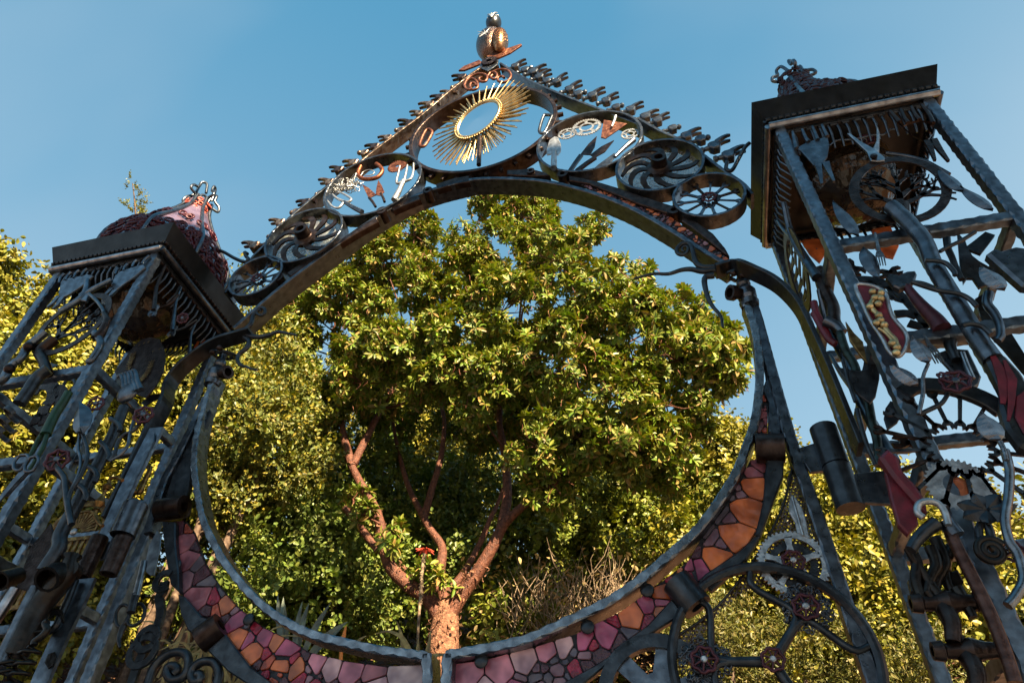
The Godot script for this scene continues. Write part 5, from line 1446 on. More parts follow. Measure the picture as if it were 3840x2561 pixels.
func build_arch_things():
	# hammers up both slopes
	var right := [V(0.176,5.241,0.000),V(0.243,5.140,0.000),V(0.288,5.081,0.000),V(0.335,5.007,0.000),V(0.382,4.936,0.000),V(0.439,4.876,0.000),V(0.505,4.793,-0.000),V(0.558,4.715,0.000)] + [V(0.638,4.640,0.000),V(0.706,4.562,0.000),V(0.763,4.484,-0.000),V(0.829,4.412,0.000),V(0.892,4.325,0.000),V(0.956,4.251,0.000),V(1.023,4.143,0.000),V(1.071,4.076,-0.000),V(1.127,3.984,0.000),V(1.174,3.899,0.000),V(1.215,3.816,0.000)]
	var rk := "cbccbccbccbcccbcbcc"
	var left := [V(-0.072,5.243,0.000),V(-0.109,5.154,0.000),V(-0.152,5.075,0.000),V(-0.206,5.044,0.000),V(-0.260,4.963,0.000)] + [V(-0.335,4.892,0.000),V(-0.375,4.812,0.000),V(-0.445,4.757,0.000),V(-0.506,4.684,0.000),V(-0.574,4.630,0.000),V(-0.634,4.564,0.000),V(-0.677,4.476,0.000),V(-0.754,4.407,0.000),V(-0.800,4.315,0.000),V(-0.860,4.250,0.000),V(-0.910,4.156,0.000),V(-0.967,4.094,0.000),V(-1.019,3.999,0.000),V(-1.074,3.917,0.000),V(-1.121,3.830,0.000)]
	var lk := "cbcccccbccbcccbcbcbcc"
	for i in right.size():
		var claw := rk[i] == "c"
		var kind := "claw" if claw else "ball-peen"
		var label := "%s hammer head on the arch's right slope, %s in line down from the owl" % [kind, ordinal(i)]
		hammer("hammer_head", right[i] + V(rf(-0.004, 0.004), 0.004, -0.03 + rf(-0.012, 0.012)), V(0.97, 0.24 + rf(-0.1, 0.1), rf(-0.1, 0.1)), claw, (0.98 if claw else 0.85) * rf(0.9, 1.1), label, "hammer heads on the right slope", M.steel)
	for i in left.size():
		var claw := lk[i] == "c"
		var kind := "claw" if claw else "ball-peen"
		var label := "%s hammer head on the arch's left slope, %s in line down from the owl" % [kind, ordinal(i)]
		hammer("hammer_head", left[i] + V(0.006 + rf(-0.004, 0.004), 0, -0.03 + rf(-0.012, 0.012)), V(-0.96, 0.2 + rf(-0.1, 0.12), rf(-0.1, 0.1)), claw, (0.95 if claw else 0.8) * rf(0.88, 1.1), label, "hammer heads on the left slope", M.rail if i % 3 else M.brown)
	# owl
	var c: Vector3 = V(0.053,5.612,-0.020)
	var t := thing("owl_figure", "small scrap metal owl with perforated golden wings, perched on the arch's tip", "owl", c)
	var g := Geo.new()
	ball(g, c + V(0, 0.02, 0), V(0.1, 0.185, 0.095), 14)
	part("body", g, M.glitter, t)
	for e in [[V(0.130,5.567,0.015), M.wing_copper, 0.055]]:
		g = Geo.new()
		var cw: Vector3 = e[0]
		for i in 13:
			for j in 13:
				var a := (i - 6) / 6.4
				var b := (j - 6) / 6.4
				if a * a + b * b > 1.0: continue
				var p := cw + V(a * e[2] * 1.0, b * 0.135, 0.07 * sqrt(maxf(0, 1 - a * a - b * b)))
				lathe(g, p, V(a * 0.6, b * 0.6, 1), [[0, 0.0042], [0.0025, 0.0036], [0.0025, 0.002], [0, 0.002]], 6)
		ball(g, cw, V(e[2], 0.14, 0.07), 10)
		part("wing", g, e[1], t)
	var hc: Vector3 = V(0.063,5.952,-0.010)
	g = Geo.new()
	ball(g, hc, V(0.056, 0.085, 0.058), 10)
	part("head", g, M.iron, t)
	hc += V(0, 0.0, 0.012)
	for e in [-1, 1]:
		g = Geo.new()
		lathe(g, hc + V(e * 0.018, -0.002, 0.03), V(e * 0.2, -0.1, 1), [[0, 0.0], [0, 0.017], [0.008, 0.017], [0.008, 0.01], [0.003, 0.0]], 12)
		part("eye", g, M.silver, t)
		tb("brow", [hc + V(0, -0.035, 0.045), hc + V(e * 0.02, 0.02, 0.045), hc + V(e * 0.036, 0.05, 0.03)], [0.006, 0.004], M.silver, t, 6)
		g = Geo.new()
		ball(g, hc + V(e * 0.032, 0.04, 0.01), V(0.013, 0.013, 0.013), 6)
		part("ear", g, M.silver, t)
	tb("beak", [hc + V(0, 0.05, 0.035), hc + V(0, 0.0, 0.055), hc + V(0, -0.04, 0.05)], [0.005, 0.003], M.silver, t, 6)
	var sc: Vector3 = V(0.048,5.563,0.090)
	for i in 8:
		var a := TAU * i / 8 + 0.2
		tb("star_spike", [sc, sc + V(cos(a), sin(a), 0.15) * (0.062 if i % 2 else 0.05)], [0.005, 0.001], M.silver, t, 5, 0)
	tb("foot", [c - V(0.03, 0.09, 0), c - V(0.035, 0.13, 0)], 0.012, M.steel, t, 6, 0)
	tb("foot", [c - V(-0.03, 0.09, 0), c - V(-0.02, 0.12, 0)], 0.012, M.steel, t, 6, 0)
	# sunburst mirror
	c = V(0.037,4.591,0.010)
	var n := V(-0.27, -0.087, 0.959).normalized()
	t = thing("sunburst_mirror", "oval looking sunburst mirror with long golden rays, on a rod inside the largest ring", "mirror", c)
	g = Geo.new()
	lathe(g, c, n, [[0, 0.0], [0, 0.142], [0.012, 0.142], [0.014, 0.1], [0.02, 0.0]], 40)
	part("mirror_glass", g, M.mirror, t)
	g = Geo.new()
	tube(g, circle(c + n * 0.012, 0.142, n, 44), 0.009, 8, true)
	part("frame", g, M.gold, t)
	g = Geo.new()
	for p in circle(c + n * 0.016, 0.155, n, 60): ball(g, p, Vector3.ONE * 0.006, 4)
	part("bead", g, M.gold, t).set_meta("kind", "stuff")
	var u := side_of(n)
	var w := n.cross(u)
	for i in 120:
		var a := TAU * i / 120 + rf(-0.02, 0.02)
		var d := u * cos(a) + w * sin(a)
		var lay := -0.012 * (i % 3)
		var L := 0.33 if i % 3 == 0 else (0.3 if i % 3 == 1 else 0.27)
		g = Geo.new()
		bar(g, [c + d * 0.13 + n * lay, c + d * L + n * (lay - 0.01)], n, 0.0145, 0.006, 0.0, false, 0.005)
		part("ray", g, M.gold, t)
	tb("rod", [V(0.057,4.147,0.000),V(0.054,4.233,0.000),V(0.053,4.316,-0.000),V(0.048,4.427,0.000)], 0.013, M.brown, t, 8)
	# ring contents, right
	var S := "hung in the ring right of the sunburst mirror"
	for q in [[V(0.534,4.292,-0.010), 0.05, 24, "smaller silver bicycle sprocket " + S], [V(0.638,4.317,-0.010), 0.078, 34, "larger silver five-hole bicycle sprocket " + S], [V(0.854,4.165,-0.010), 0.046, 24, "small open silver sprocket at the right edge of the ring right of the mirror"]]:
		t = thing("sprocket", q[3], "sprocket", q[0], "silver sprockets in the arch rings")
		g = Geo.new()
		var r: float = q[1]
		cog(g, q[0], Z, r * 0.8, r * 0.94, q[2], 0.005, r * 0.09)
		part("toothed_ring", g, M.silver, t)
		g = Geo.new()
		cog(g, q[0], Z, r * 0.38, r * 0.52, 12, 0.005, 0.0)
		part("inner_ring", g, M.silver, t)
		for i in 5:
			var a := TAU * i / 5 + 0.3
			var d := V(cos(a), sin(a), 0)
			st("arm", [q[0] + d * r * 0.5, q[0] + d * r * 0.84], [r * 0.16, r * 0.26], 0.005, M.silver, t)
	t = thing("trowel", "silver garden trowel standing at the left inside the ring right of the mirror", "trowel", V(0.458,3.977,0.000))
	pl("blade", [V(0.470,4.240,0.020),V(0.487,4.227,0.020),V(0.502,4.153,0.020),V(0.500,4.088,0.020),V(0.482,4.053,0.020),V(0.467,4.112,0.020),V(0.447,4.078,0.020),V(0.427,4.079,0.020),V(0.426,4.133,0.020),V(0.442,4.213,0.020)], 0.006, M.silver, t, 0.002)
	tb("handle", [V(0.466,4.100,0.024),V(0.464,4.030,0.024),V(0.461,3.940,0.024)], [0.012, 0.017], M.silver, t, 8)
	t = thing("trowel", "brown triangular pointing trowel hanging at the top of the ring right of the mirror", "trowel", V(0.792,4.325,0.000))
	pl("blade", [V(0.733,4.335,0.000),V(0.850,4.252,0.000),V(0.729,4.153,0.000),V(0.707,4.171,0.000)], 0.006, M.rust, t, 0.001)
	tb("tang", [V(0.796,4.325,0.010),V(0.786,4.284,0.010),V(0.769,4.233,0.010)], [0.01, 0.006], M.silver, t, 7)
	t = thing("shears", "brown sheep shears with two pointed blades, leaning in the ring right of the mirror", "shears", V(0.539,3.927,0.000))
	pl("blade", [V(0.687,4.175,0.010),V(0.671,4.082,0.010),V(0.644,4.018,0.010),V(0.596,4.039,0.010),V(0.640,4.117,0.010)], 0.006, M.brown, t, 0.001)
	pl("blade", [V(0.770,4.101,0.012),V(0.718,4.015,0.012),V(0.665,3.982,0.012),V(0.644,4.013,0.012),V(0.702,4.067,0.012)], 0.006, M.brown, t, 0.001)
	st("handle", [V(0.600,4.034,0.012),V(0.569,3.977,0.012),V(0.534,3.905,0.012)], [0.022, 0.02], 0.012, M.iron, t)
	st("handle", [V(0.668,3.984,0.014),V(0.619,3.945,0.014),V(0.571,3.900,0.014)], [0.02, 0.022], 0.014, M.brown, t)
	t = thing("knife", "silver handled knife with a dark blade, in the ring right of the mirror", "knife", V(0.763,3.971,0.000))
	tb("handle", [V(0.867,4.066,0.012),V(0.815,4.013,0.012),V(0.763,3.950,0.012)], [0.014, 0.009], M.chrome, t, 8)
	pl("blade", [V(0.764,3.988,0.012),V(0.763,3.950,0.012),V(0.720,3.881,0.012),V(0.645,3.875,0.012),V(0.679,3.915,0.012)], 0.005, M.steel, t, 0.001)
	fan_wheel("fan wheel of curved blades over bubbly glass, low on the arch's right slope", V(0.96, 3.812, -0.005), 0.188)
	fan_wheel("fan wheel of curved blades over bubbly glass, low on the arch's left slope", V(-0.865, 3.805, -0.005), 0.2)
	ray_wheel("spanner_rosette", "spanners round a maroon tap wheel, in the arch's lowest ring on the right", V(1.137, 3.515, -0.01), 0.145, 11, "spanner wheels in the lowest rings")
	ray_wheel("spanner_rosette", "spanners round a maroon tap wheel, in the arch's lowest ring on the left", V(-1.06, 3.535, -0.01), 0.135, 11, "spanner wheels in the lowest rings")
	# ring contents, left
	t = thing("hand_fork", "silver three-tined garden fork standing upright in the ring left of the mirror", "hand fork", V(-0.393,3.981,0.000))
	for q in [[V(-0.395,4.265,0.020),V(-0.395,4.194,0.020),V(-0.394,4.109,0.020),V(-0.371,4.096,0.020),V(-0.354,4.118,0.020)], [V(-0.351,4.259,0.020),V(-0.349,4.178,0.020),V(-0.350,4.114,0.020),V(-0.352,4.079,0.020)], [V(-0.316,4.264,0.020),V(-0.307,4.175,0.020),V(-0.313,4.116,0.020),V(-0.342,4.103,0.020),V(-0.354,4.091,0.020)]]:
		tb("tine", q, [0.005, 0.009], M.silver, t, 7)
	tb("handle", [V(-0.355,4.102,0.020),V(-0.367,4.019,0.020),V(-0.383,3.946,0.020)], [0.012, 0.017], M.silver, t, 8)
	t = thing("hand_fork", "worn grey garden fork lying sideways at the left of the ring left of the mirror", "hand fork", V(-0.572,3.933,0.000))
	for q in [[V(-0.769,4.122,0.020),V(-0.731,4.071,0.020),V(-0.675,4.022,0.020)], [V(-0.741,4.138,0.020),V(-0.694,4.098,0.020),V(-0.641,4.037,0.020),V(-0.653,4.015,0.020),V(-0.675,4.022,0.020)], [V(-0.786,4.067,0.020),V(-0.740,3.999,0.020),V(-0.701,3.979,0.020),V(-0.679,4.023,0.020)]]:
		tb("tine", q, [0.005, 0.008], M.silver, t, 7)
	tb("handle", [V(-0.679,4.023,0.020),V(-0.615,3.955,0.020),V(-0.553,3.896,0.020)], [0.01, 0.014], M.steel, t, 8)
	t = thing("rusty_trowels", "two rust-brown trowel blades on bent stalks, in the ring left of the mirror", "trowel", V(-0.500,3.941,0.000))
	pl("blade", [V(-0.618,4.198,0.000),V(-0.569,4.146,0.000),V(-0.510,4.063,0.000),V(-0.551,4.044,0.000)], 0.005, M.rust, t, 0.001)
	pl("blade", [V(-0.519,4.197,0.004),V(-0.489,4.136,0.004),V(-0.464,4.071,0.004),V(-0.484,4.042,0.004),V(-0.511,4.056,0.004),V(-0.518,4.124,0.004)], 0.005, M.rust, t, 0.001)
	tb("stalk", [V(-0.548,4.046,-0.000),V(-0.520,4.000,0.000),V(-0.495,3.950,0.000)], 0.008, M.brown, t, 6)
	tb("stalk", [V(-0.483,4.063,0.000),V(-0.461,4.013,0.000),V(-0.449,3.978,0.000)], 0.008, M.brown, t, 6)
	t = thing("copper_loop", "copper coloured horseshoe loop at the top of the ring left of the mirror", "horseshoe", V(-0.587,4.289,0.000))
	tb("loop", [V(-0.666,4.403,-0.010),V(-0.669,4.332,-0.010),V(-0.639,4.274,-0.010),V(-0.584,4.247,-0.010),V(-0.535,4.251,-0.010),V(-0.518,4.304,-0.010),V(-0.542,4.359,-0.010),V(-0.569,4.393,-0.010)], 0.012, M.copper, t, 8)
	tb("wire", [V(-0.647,4.301,-0.010),V(-0.636,4.338,-0.010),V(-0.600,4.344,-0.010),V(-0.565,4.308,-0.010),V(-0.583,4.285,-0.010),V(-0.620,4.292,-0.010)], 0.003, M.silver, t, 5)
	t = thing("sprocket", "rusty toothed sprocket hanging at the top of the ring left of the mirror", "sprocket", V(-0.433,4.327,-0.010))
	g = Geo.new()
	cog(g, V(-0.432,4.325,-0.010), Z, 0.012, 0.05, 28, 0.006, 0.008)
	part("disc", g, M.rust, t)
	t = thing("wire_tangle", "tangled ball of pale wire at the upper left of the ring left of the mirror", "wire", V(-0.731,4.262,-0.020))
	g = Geo.new()
	for i in 70:
		var p: Vector3 = V(-0.730,4.259,-0.020)
		p += V(rf(-0.07, 0.07), rf(-0.035, 0.035), rf(-0.02, 0.02))
		var q := []
		for k in 4: q.append(p + V(rf(-1, 1), rf(-1, 1), rf(-0.5, 0.5)) * 0.03)
		tube(g, curve(q, 3), 0.0022, 4)
	part("wire", g, M.silver, t).set_meta("kind", "stuff")

func build_pillar_things():
	var t: Node3D
	var g: Geo
	dome(-1.0, "lilac and red stained glass dome with a looped steel finial, on the left pillar cap")
	dome(1.0, "dark maroon dome of welded tap wheels with a looped finial, on the right pillar cap")
	bowl(V(-1.683, 3.34, 0), "dark glass bowl hanging under the left pillar cap")
	bowl(V(1.683, 3.34, 0), "dark glass bowl hanging under the right pillar cap")
	right_tools()
	left_tools()

func rake(label: String, body: Array, tines: Array, legs: Array, m: Material):
	var t := thing("rake_head", label, "rake", body[0], "flat rakes under the pillar eaves")
	pl("body", body, 0.008, m, t, 0.002)
	for q in tines: tb("tine", q, [0.006, 0.009], m, t, 6)
	for q in legs: st("fork_leg", q, [0.026, 0.008], 0.01, m, t)

func tree_plate(label: String, c: Vector3, rx: float, ry: float, tilt: float, foot: Vector3, m: Material):
	# a slotted serving plate whose cut-outs leave a branching tree inside an oval rim
	var t := thing("tree_plate", label, "cut plate", c, "oval plates cut into trees")
	var rot := Basis(Z, tilt)
	var rim := []
	for i in 40:
		var a := TAU * i / 40
		rim.append(c + rot * V(cos(a) * rx, sin(a) * ry, 0))
	var g := Geo.new()
	bar(g, rim, Z, 0.03, 0.006, 0.0, true)
	part("rim", g, m, t)
	var base := c + rot * V(0, -ry * 1.0, 0)
	tb("handle", [foot, foot.lerp(base, 0.6), base, c + rot * V(0, -ry * 0.55, 0)], [0.02, 0.026], m, t, 8)
	var todo := [[c + rot * V(0, -ry * 0.75, 0), rot * V(0, 1, 0), ry * 0.62, 0.03, 0], [c + rot * V(0, -ry * 0.5, 0), rot * V(-0.8, 0.6, 0), ry * 0.5, 0.022, 1], [c + rot * V(0, -ry * 0.5, 0), rot * V(0.8, 0.6, 0), ry * 0.5, 0.022, 1]]
	while todo.size():
		var q: Array = todo.pop_back()
		var e: Vector3 = q[0] + q[1] * q[2]
		var l := rot.inverse() * (e - c)
		if Vector2(l.x / rx, l.y / ry).length() > 1.0: e = q[0].lerp(e, 0.7)
		st("branch", [q[0], (q[0] + e) / 2 + V(rf(-1, 1), rf(-1, 1), 0) * 0.004, e], [q[3], q[3] * 0.75, q[3] * 0.55], 0.005, m, t)
		if q[4] < 4:
			for s in [-1.0, 0.1, 1.0]:
				if q[4] < 2 or rng.randf() < 0.6:
					todo.append([e - q[1] * q[2] * rf(0.0, 0.3), q[1].rotated(Z, s * rf(0.35, 0.75)), q[2] * rf(0.6, 0.78), maxf(q[3] * 0.68, 0.006), q[4] + 1])

func metal_leaf(label: String, a: Vector3, b: Vector3, w: float, m: Material, stalk: Array, n := Z):
	var t := thing("metal_leaf", label, "metal leaf", a, "beaten metal leaves on the pillars")
	var g := Geo.new()
	leaf_plate(g, a, b, w, n, 0.003, 0.22)
	part("blade", g, m, t)
	if stalk.size(): tb("stalk", stalk, [0.006, 0.005], m, t, 6)

func right_tools():
	var t: Node3D
	var g: Geo
	var z := 0.31
	rake("blue-grey four-tined rake under the left end of the right pillar's eaves", [V(1.433,3.309,0.310),V(1.470,3.329,0.310),V(1.503,3.338,0.310),V(1.554,3.344,0.310),V(1.546,3.292,0.310),V(1.521,3.223,0.310),V(1.488,3.176,0.310),V(1.463,3.183,0.310),V(1.444,3.286,0.310)], [[V(1.446,3.417,0.310),V(1.439,3.363,0.310),V(1.433,3.304,0.310)], [V(1.482,3.419,0.310),V(1.480,3.357,0.310),V(1.483,3.331,0.310)], [V(1.521,3.425,0.310),V(1.518,3.374,0.310),V(1.515,3.332,0.310)], [V(1.555,3.424,0.310),V(1.553,3.370,0.310),V(1.552,3.342,0.310)]], [[V(1.478,3.193,0.312),V(1.472,3.144,0.312),V(1.459,3.068,0.312)], [V(1.504,3.189,0.312),V(1.501,3.134,0.312),V(1.500,3.070,0.312)]], M.steel)
	rake("purple-brown four-tined rake under the right end of the right pillar's eaves", [V(1.804,3.348,0.310),V(1.802,3.313,0.310),V(1.830,3.330,0.310),V(1.869,3.335,0.310),V(1.901,3.304,0.310),V(1.882,3.242,0.310),V(1.843,3.194,0.310),V(1.816,3.253,0.310)], [[V(1.799,3.429,0.310),V(1.802,3.385,0.310),V(1.804,3.343,0.310)], [V(1.836,3.426,0.310),V(1.829,3.363,0.310),V(1.828,3.328,0.310)], [V(1.874,3.428,0.310),V(1.868,3.368,0.310),V(1.869,3.335,0.310)], [V(1.910,3.427,0.310),V(1.909,3.352,0.310),V(1.902,3.298,0.310)]], [[V(1.850,3.203,0.312),V(1.842,3.149,0.312),V(1.831,3.085,0.312)], [V(1.868,3.205,0.312),V(1.866,3.131,0.312),V(1.867,3.068,0.312)]], M.brown)
	t = thing("pliers", "bright pale pliers standing open at the top centre of the right pillar", "pliers", V(1.654,3.117,0.330))
	pl("jaw", [V(1.607,3.299,0.340),V(1.617,3.291,0.340),V(1.638,3.223,0.340),V(1.660,3.177,0.340),V(1.676,3.116,0.340),V(1.670,3.094,0.340),V(1.646,3.097,0.340),V(1.629,3.108,0.340),V(1.634,3.163,0.340)], 0.012, M.chrome, t, 0.003)
	pl("jaw", [V(1.718,3.315,0.330),V(1.712,3.275,0.330),V(1.674,3.160,0.330),V(1.662,3.173,0.330),V(1.666,3.196,0.330),V(1.689,3.235,0.330)], 0.012, M.silver, t, 0.003)
	g = Geo.new()
	lathe(g, V(1.642,3.122,0.342), Z, [[0, 0], [0, 0.012], [0.006, 0.012], [0.008, 0]], 10)
	part("pivot", g, M.brown, t)
	valve_thing(V(1.715,3.404,0.220), V(0, 0, 1), 0.030, "maroon tap wheel behind the bright pliers under the right cap")
	tree_plate("dark oval plate cut into a branching tree, in the upper half of the right pillar", V(1.665,2.941,0.330), 0.135, 0.165, -0.25, V(1.658,2.700,0.330), M.brown)
	# the big pipe with vines
	t = thing("bent_pipe", "thick steel pipe bending down the front of the right pillar, wrapped in thin wire vine", "pipe", V(1.623,2.650,0.360))
	tb("pipe", [V(1.597,2.826,0.360),V(1.608,2.785,0.360),V(1.622,2.715,0.360),V(1.630,2.636,0.360)] + [V(1.618,2.526,0.360),V(1.618,2.377,0.360),V(1.618,2.242,0.360),V(1.623,2.172,0.360)], 0.024, M.steel, t, 14)
	for q in [[V(1.585,2.527,0.395),V(1.615,2.516,0.395),V(1.632,2.499,0.395),V(1.638,2.467,0.395),V(1.635,2.450,0.395)], [V(1.524,2.450,0.395),V(1.549,2.426,0.395),V(1.577,2.402,0.395),V(1.616,2.381,0.395),V(1.634,2.355,0.395),V(1.640,2.326,0.395)], [V(1.583,2.269,0.395),V(1.604,2.270,0.395),V(1.625,2.255,0.395),V(1.634,2.227,0.395)]]:
		tb("vine", q, 0.007, M.iron, t, 6)
	t = thing("painted_shell", "black and red enamelled shell at the lower end of the thick pipe", "shell", V(1.635,2.128,0.370))
	pl("body", [V(1.606,2.186,0.370),V(1.642,2.198,0.370),V(1.653,2.172,0.370),V(1.662,2.123,0.370),V(1.663,2.054,0.370),V(1.598,1.888,0.370),V(1.571,1.915,0.370),V(1.565,1.964,0.370),V(1.576,2.025,0.370),V(1.598,2.070,0.370)], 0.03, M.iron, t, 0.008)
	pl("panel", [V(1.617,2.044,0.376),V(1.641,2.058,0.376),V(1.633,1.990,0.376),V(1.601,1.914,0.376),V(1.589,1.944,0.376),V(1.591,1.989,0.376)], 0.004, M.red, t, 0.002)
	st("stripe", [V(1.620,2.173,0.376),V(1.615,2.098,0.376),V(1.582,2.028,0.376)], [0.012, 0.03, 0.01], 0.004, M.red, t)
	st("stripe", [V(1.637,2.153,0.378),V(1.630,2.094,0.378),V(1.598,2.024,0.378),V(1.572,1.978,0.378)], [0.006, 0.02, 0.014, 0.006], 0.004, M.red, t)
	# maroon panel with brass figure
	t = thing("maroon_panel", "pear-shaped maroon panel edged in wire with a little brass saxophone on it", "panel", V(1.435,2.357,0.350))
	var sh: Array = [V(1.399,2.511,0.352),V(1.437,2.502,0.352),V(1.460,2.476,0.352),V(1.464,2.447,0.352),V(1.457,2.410,0.352),V(1.454,2.364,0.352),V(1.465,2.308,0.352),V(1.457,2.271,0.352),V(1.435,2.239,0.352),V(1.418,2.230,0.352),V(1.406,2.250,0.352),V(1.404,2.300,0.352),V(1.396,2.369,0.352),V(1.396,2.434,0.352)]
	pl("panel", sh, 0.006, M.red, t, 0.0)
	g = Geo.new()
	tube(g, curve(sh, 3, true), 0.006, 6, true)
	part("wire_edge", g, M.silver, t)
	tb("brass_figure", [V(1.448,2.454,0.365),V(1.435,2.440,0.365),V(1.421,2.432,0.365),V(1.408,2.413,0.365),V(1.410,2.391,0.365),V(1.415,2.374,0.365),V(1.414,2.353,0.365),V(1.416,2.326,0.365),V(1.421,2.300,0.365),V(1.428,2.278,0.365),V(1.425,2.249,0.365)], [0.008, 0.006], M.gold, t, 6)
	tb("brass_figure", [V(1.401,2.324,0.365),V(1.413,2.306,0.365),V(1.420,2.275,0.365),V(1.420,2.245,0.365)], 0.005, M.gold, t, 6)
	g = Geo.new()
	for p in [V(1.428,2.461,0.368),V(1.447,2.451,0.368),V(1.440,2.430,0.368),V(1.427,2.411,0.368),V(1.426,2.436,0.368),V(1.404,2.406,0.368),V(1.415,2.368,0.368),V(1.414,2.350,0.368),V(1.401,2.342,0.368),V(1.417,2.331,0.368),V(1.415,2.263,0.368),V(1.422,2.247,0.368),V(1.414,2.229,0.368)]: ball(g, p, Vector3.ONE * 0.011, 5)
	part("brass_key", g, M.gold, t)
	# red-handled mallet
	t = thing("hatchet", "steel hatchet with a maroon handle hanging in the right pillar, left of the thick pipe", "hatchet", V(1.547,2.563,0.300))
	pl("head", [V(1.508,2.571,0.310),V(1.522,2.583,0.310),V(1.544,2.571,0.310),V(1.570,2.580,0.310),V(1.591,2.577,0.310),V(1.590,2.560,0.310),V(1.569,2.529,0.310),V(1.549,2.519,0.310),V(1.526,2.513,0.310),V(1.515,2.528,0.310)], 0.02, M.steel, t, 0.004)
	tb("handle", [V(1.551,2.526,0.300),V(1.557,2.473,0.300),V(1.567,2.420,0.300),V(1.577,2.380,0.300),V(1.580,2.345,0.300)], [0.012, 0.026], M.maroon, t, 9)
	tb("wire", [V(1.558,2.513,0.330),V(1.583,2.499,0.330),V(1.603,2.476,0.330),V(1.619,2.460,0.330)], 0.006, M.iron, t, 6)
	t = thing("slotted_turner", "dark slotted serving slice behind the maroon panel on the right pillar", "serving slice", V(1.626,2.648,0.100))
	for q in [[V(1.499,2.785,0.100),V(1.541,2.778,0.100),V(1.584,2.751,0.100),V(1.613,2.697,0.100),V(1.631,2.628,0.100),V(1.641,2.564,0.100),V(1.645,2.527,0.100)], [V(1.574,2.603,0.100),V(1.609,2.599,0.100),V(1.630,2.579,0.100)], [V(1.599,2.558,0.100),V(1.621,2.541,0.100),V(1.646,2.530,0.100)]]:
		st("edge", curve(q, 4), [0.03, 0.024], 0.008, M.iron, t)
	for q in [[V(1.546,2.767,0.100),V(1.552,2.745,0.100),V(1.578,2.705,0.100)], [V(1.570,2.747,0.100),V(1.578,2.692,0.100),V(1.591,2.669,0.100)], [V(1.594,2.728,0.100),V(1.593,2.675,0.100),V(1.618,2.650,0.100)]]:
		st("web", curve(q, 3), [0.014, 0.012], 0.006, M.iron, t)
	t = thing("shovel_blade", "dark square shovel blade hanging from a crossbar of the right pillar", "shovel", V(1.596,2.308,0.260))
	pl("blade", [V(1.553,2.296,0.260),V(1.596,2.308,0.260),V(1.636,2.295,0.260),V(1.630,2.199,0.260),V(1.614,2.174,0.260),V(1.598,2.165,0.260),V(1.585,2.174,0.260),V(1.568,2.234,0.260)], 0.012, M.steel, t, 0.004)
	tb("socket", [V(1.599,2.324,0.270),V(1.591,2.300,0.270),V(1.588,2.256,0.270)], [0.018, 0.012], M.iron, t, 8)
	tb("fold", [V(1.609,2.275,0.272),V(1.603,2.227,0.272),V(1.600,2.185,0.272)], 0.008, M.chrome, t, 6)
	valve_thing(V(1.517,2.120,0.360), V(-0.2, 0.1, 1), 0.031, "maroon tap wheel in front of the square shovel blade")
	valve_thing(V(1.502,2.136,0.360), V(0.3, 0.3, 1), 0.020, "small dark tap wheel left of the square shovel blade's tap wheel")
	t = thing("iron_hoop", "curved black iron hoop arching over the spanner sunburst", "hoop", V(1.467,2.159,0.300))
	g = Geo.new()
	bar(g, curve([V(1.413,2.145,0.300),V(1.441,2.161,0.300),V(1.474,2.162,0.300),V(1.521,2.147,0.300),V(1.560,2.122,0.300),V(1.593,2.088,0.300),V(1.611,2.056,0.300)], 5), Z, 0.042, 0.02, 0.1)
	part("hoop", g, M.iron, t)
	var c: Vector3 = V(1.480,1.966,0.300)
	t = thing("spanner_sunburst", "sunburst of spanners set in a circle with a cog-edged hole, at the right edge", "spanner sunburst", c)
	for i in 17:
		var a := TAU * i / 17 + PI / 2
		var d := V(cos(a), sin(a), 0)
		g = Geo.new()
		wrench(g, c + d * 0.18 * rf(0.94, 1.05), c + d * 0.06, Z, 0.021, true)
		part("spanner", g, M.brown if i % 2 else M.steel, t)
	# leaves and stalks
	metal_leaf("beaten steel leaf on a long stalk below the middle crossbar of the right pillar", V(1.480,2.188,0.360), V(1.470,2.281,0.360), 0.042, M.silver_leaf, [V(1.406,2.043,0.350),V(1.437,2.103,0.350),V(1.455,2.153,0.350),V(1.482,2.194,0.350)])
	metal_leaf("beaten steel leaf at the far right, beside the thick pipe's bend", V(1.722,2.364,0.400), V(1.699,2.462,0.400), 0.051, M.silver_leaf, [])
	metal_leaf("broad dark metal leaf clipped to the left front post of the right pillar", V(1.471,2.721,0.350), V(1.447,2.910,0.350), 0.042, M.steel, [])
	metal_leaf("upper of two chained spoon-shaped leaves on the right front post of the right pillar", V(1.823,2.859,0.340), V(1.799,2.989,0.340), 0.041, M.steel, [])
	metal_leaf("lower of two chained spoon-shaped leaves on the right front post of the right pillar", V(1.865,2.748,0.340), V(1.824,2.883,0.340), 0.041, M.steel, [])
	metal_leaf("bright crumpled leaf on the left front post, below the maroon panel", V(1.431,2.122,0.360), V(1.388,2.198,0.360), 0.041, M.silver_leaf, [])
	metal_leaf("twisted pale metal leaf over the spokes of the spanner sunburst", V(1.521,1.912,0.400), V(1.512,1.994,0.400), 0.051, M.silver_leaf, [V(1.521,1.912,0.400),V(1.520,1.891,0.400),V(1.514,1.863,0.400)])
	metal_leaf("grey arrow-shaped leaf under the top crossbar of the right pillar", V(1.474,2.687,0.330), V(1.475,2.543,0.330), 0.048, M.steel, [])
	tb("vine", [V(1.412,2.050,0.340),V(1.437,2.059,0.340),V(1.471,2.074,0.340),V(1.496,2.100,0.340)], 0.006, M.iron, thing("vine", "thin iron vine crossing to the tap wheel above the spanner sunburst", "vine", V(1.412,2.050,0.340)), 6)
	tb("vine", [V(1.653,2.588,0.360),V(1.681,2.602,0.360),V(1.723,2.619,0.360),V(1.771,2.646,0.360)], 0.006, M.iron, thing("vine", "thin iron vine from the thick pipe up to the top crossbar of the right pillar", "vine", V(1.653,2.588,0.360)), 6)
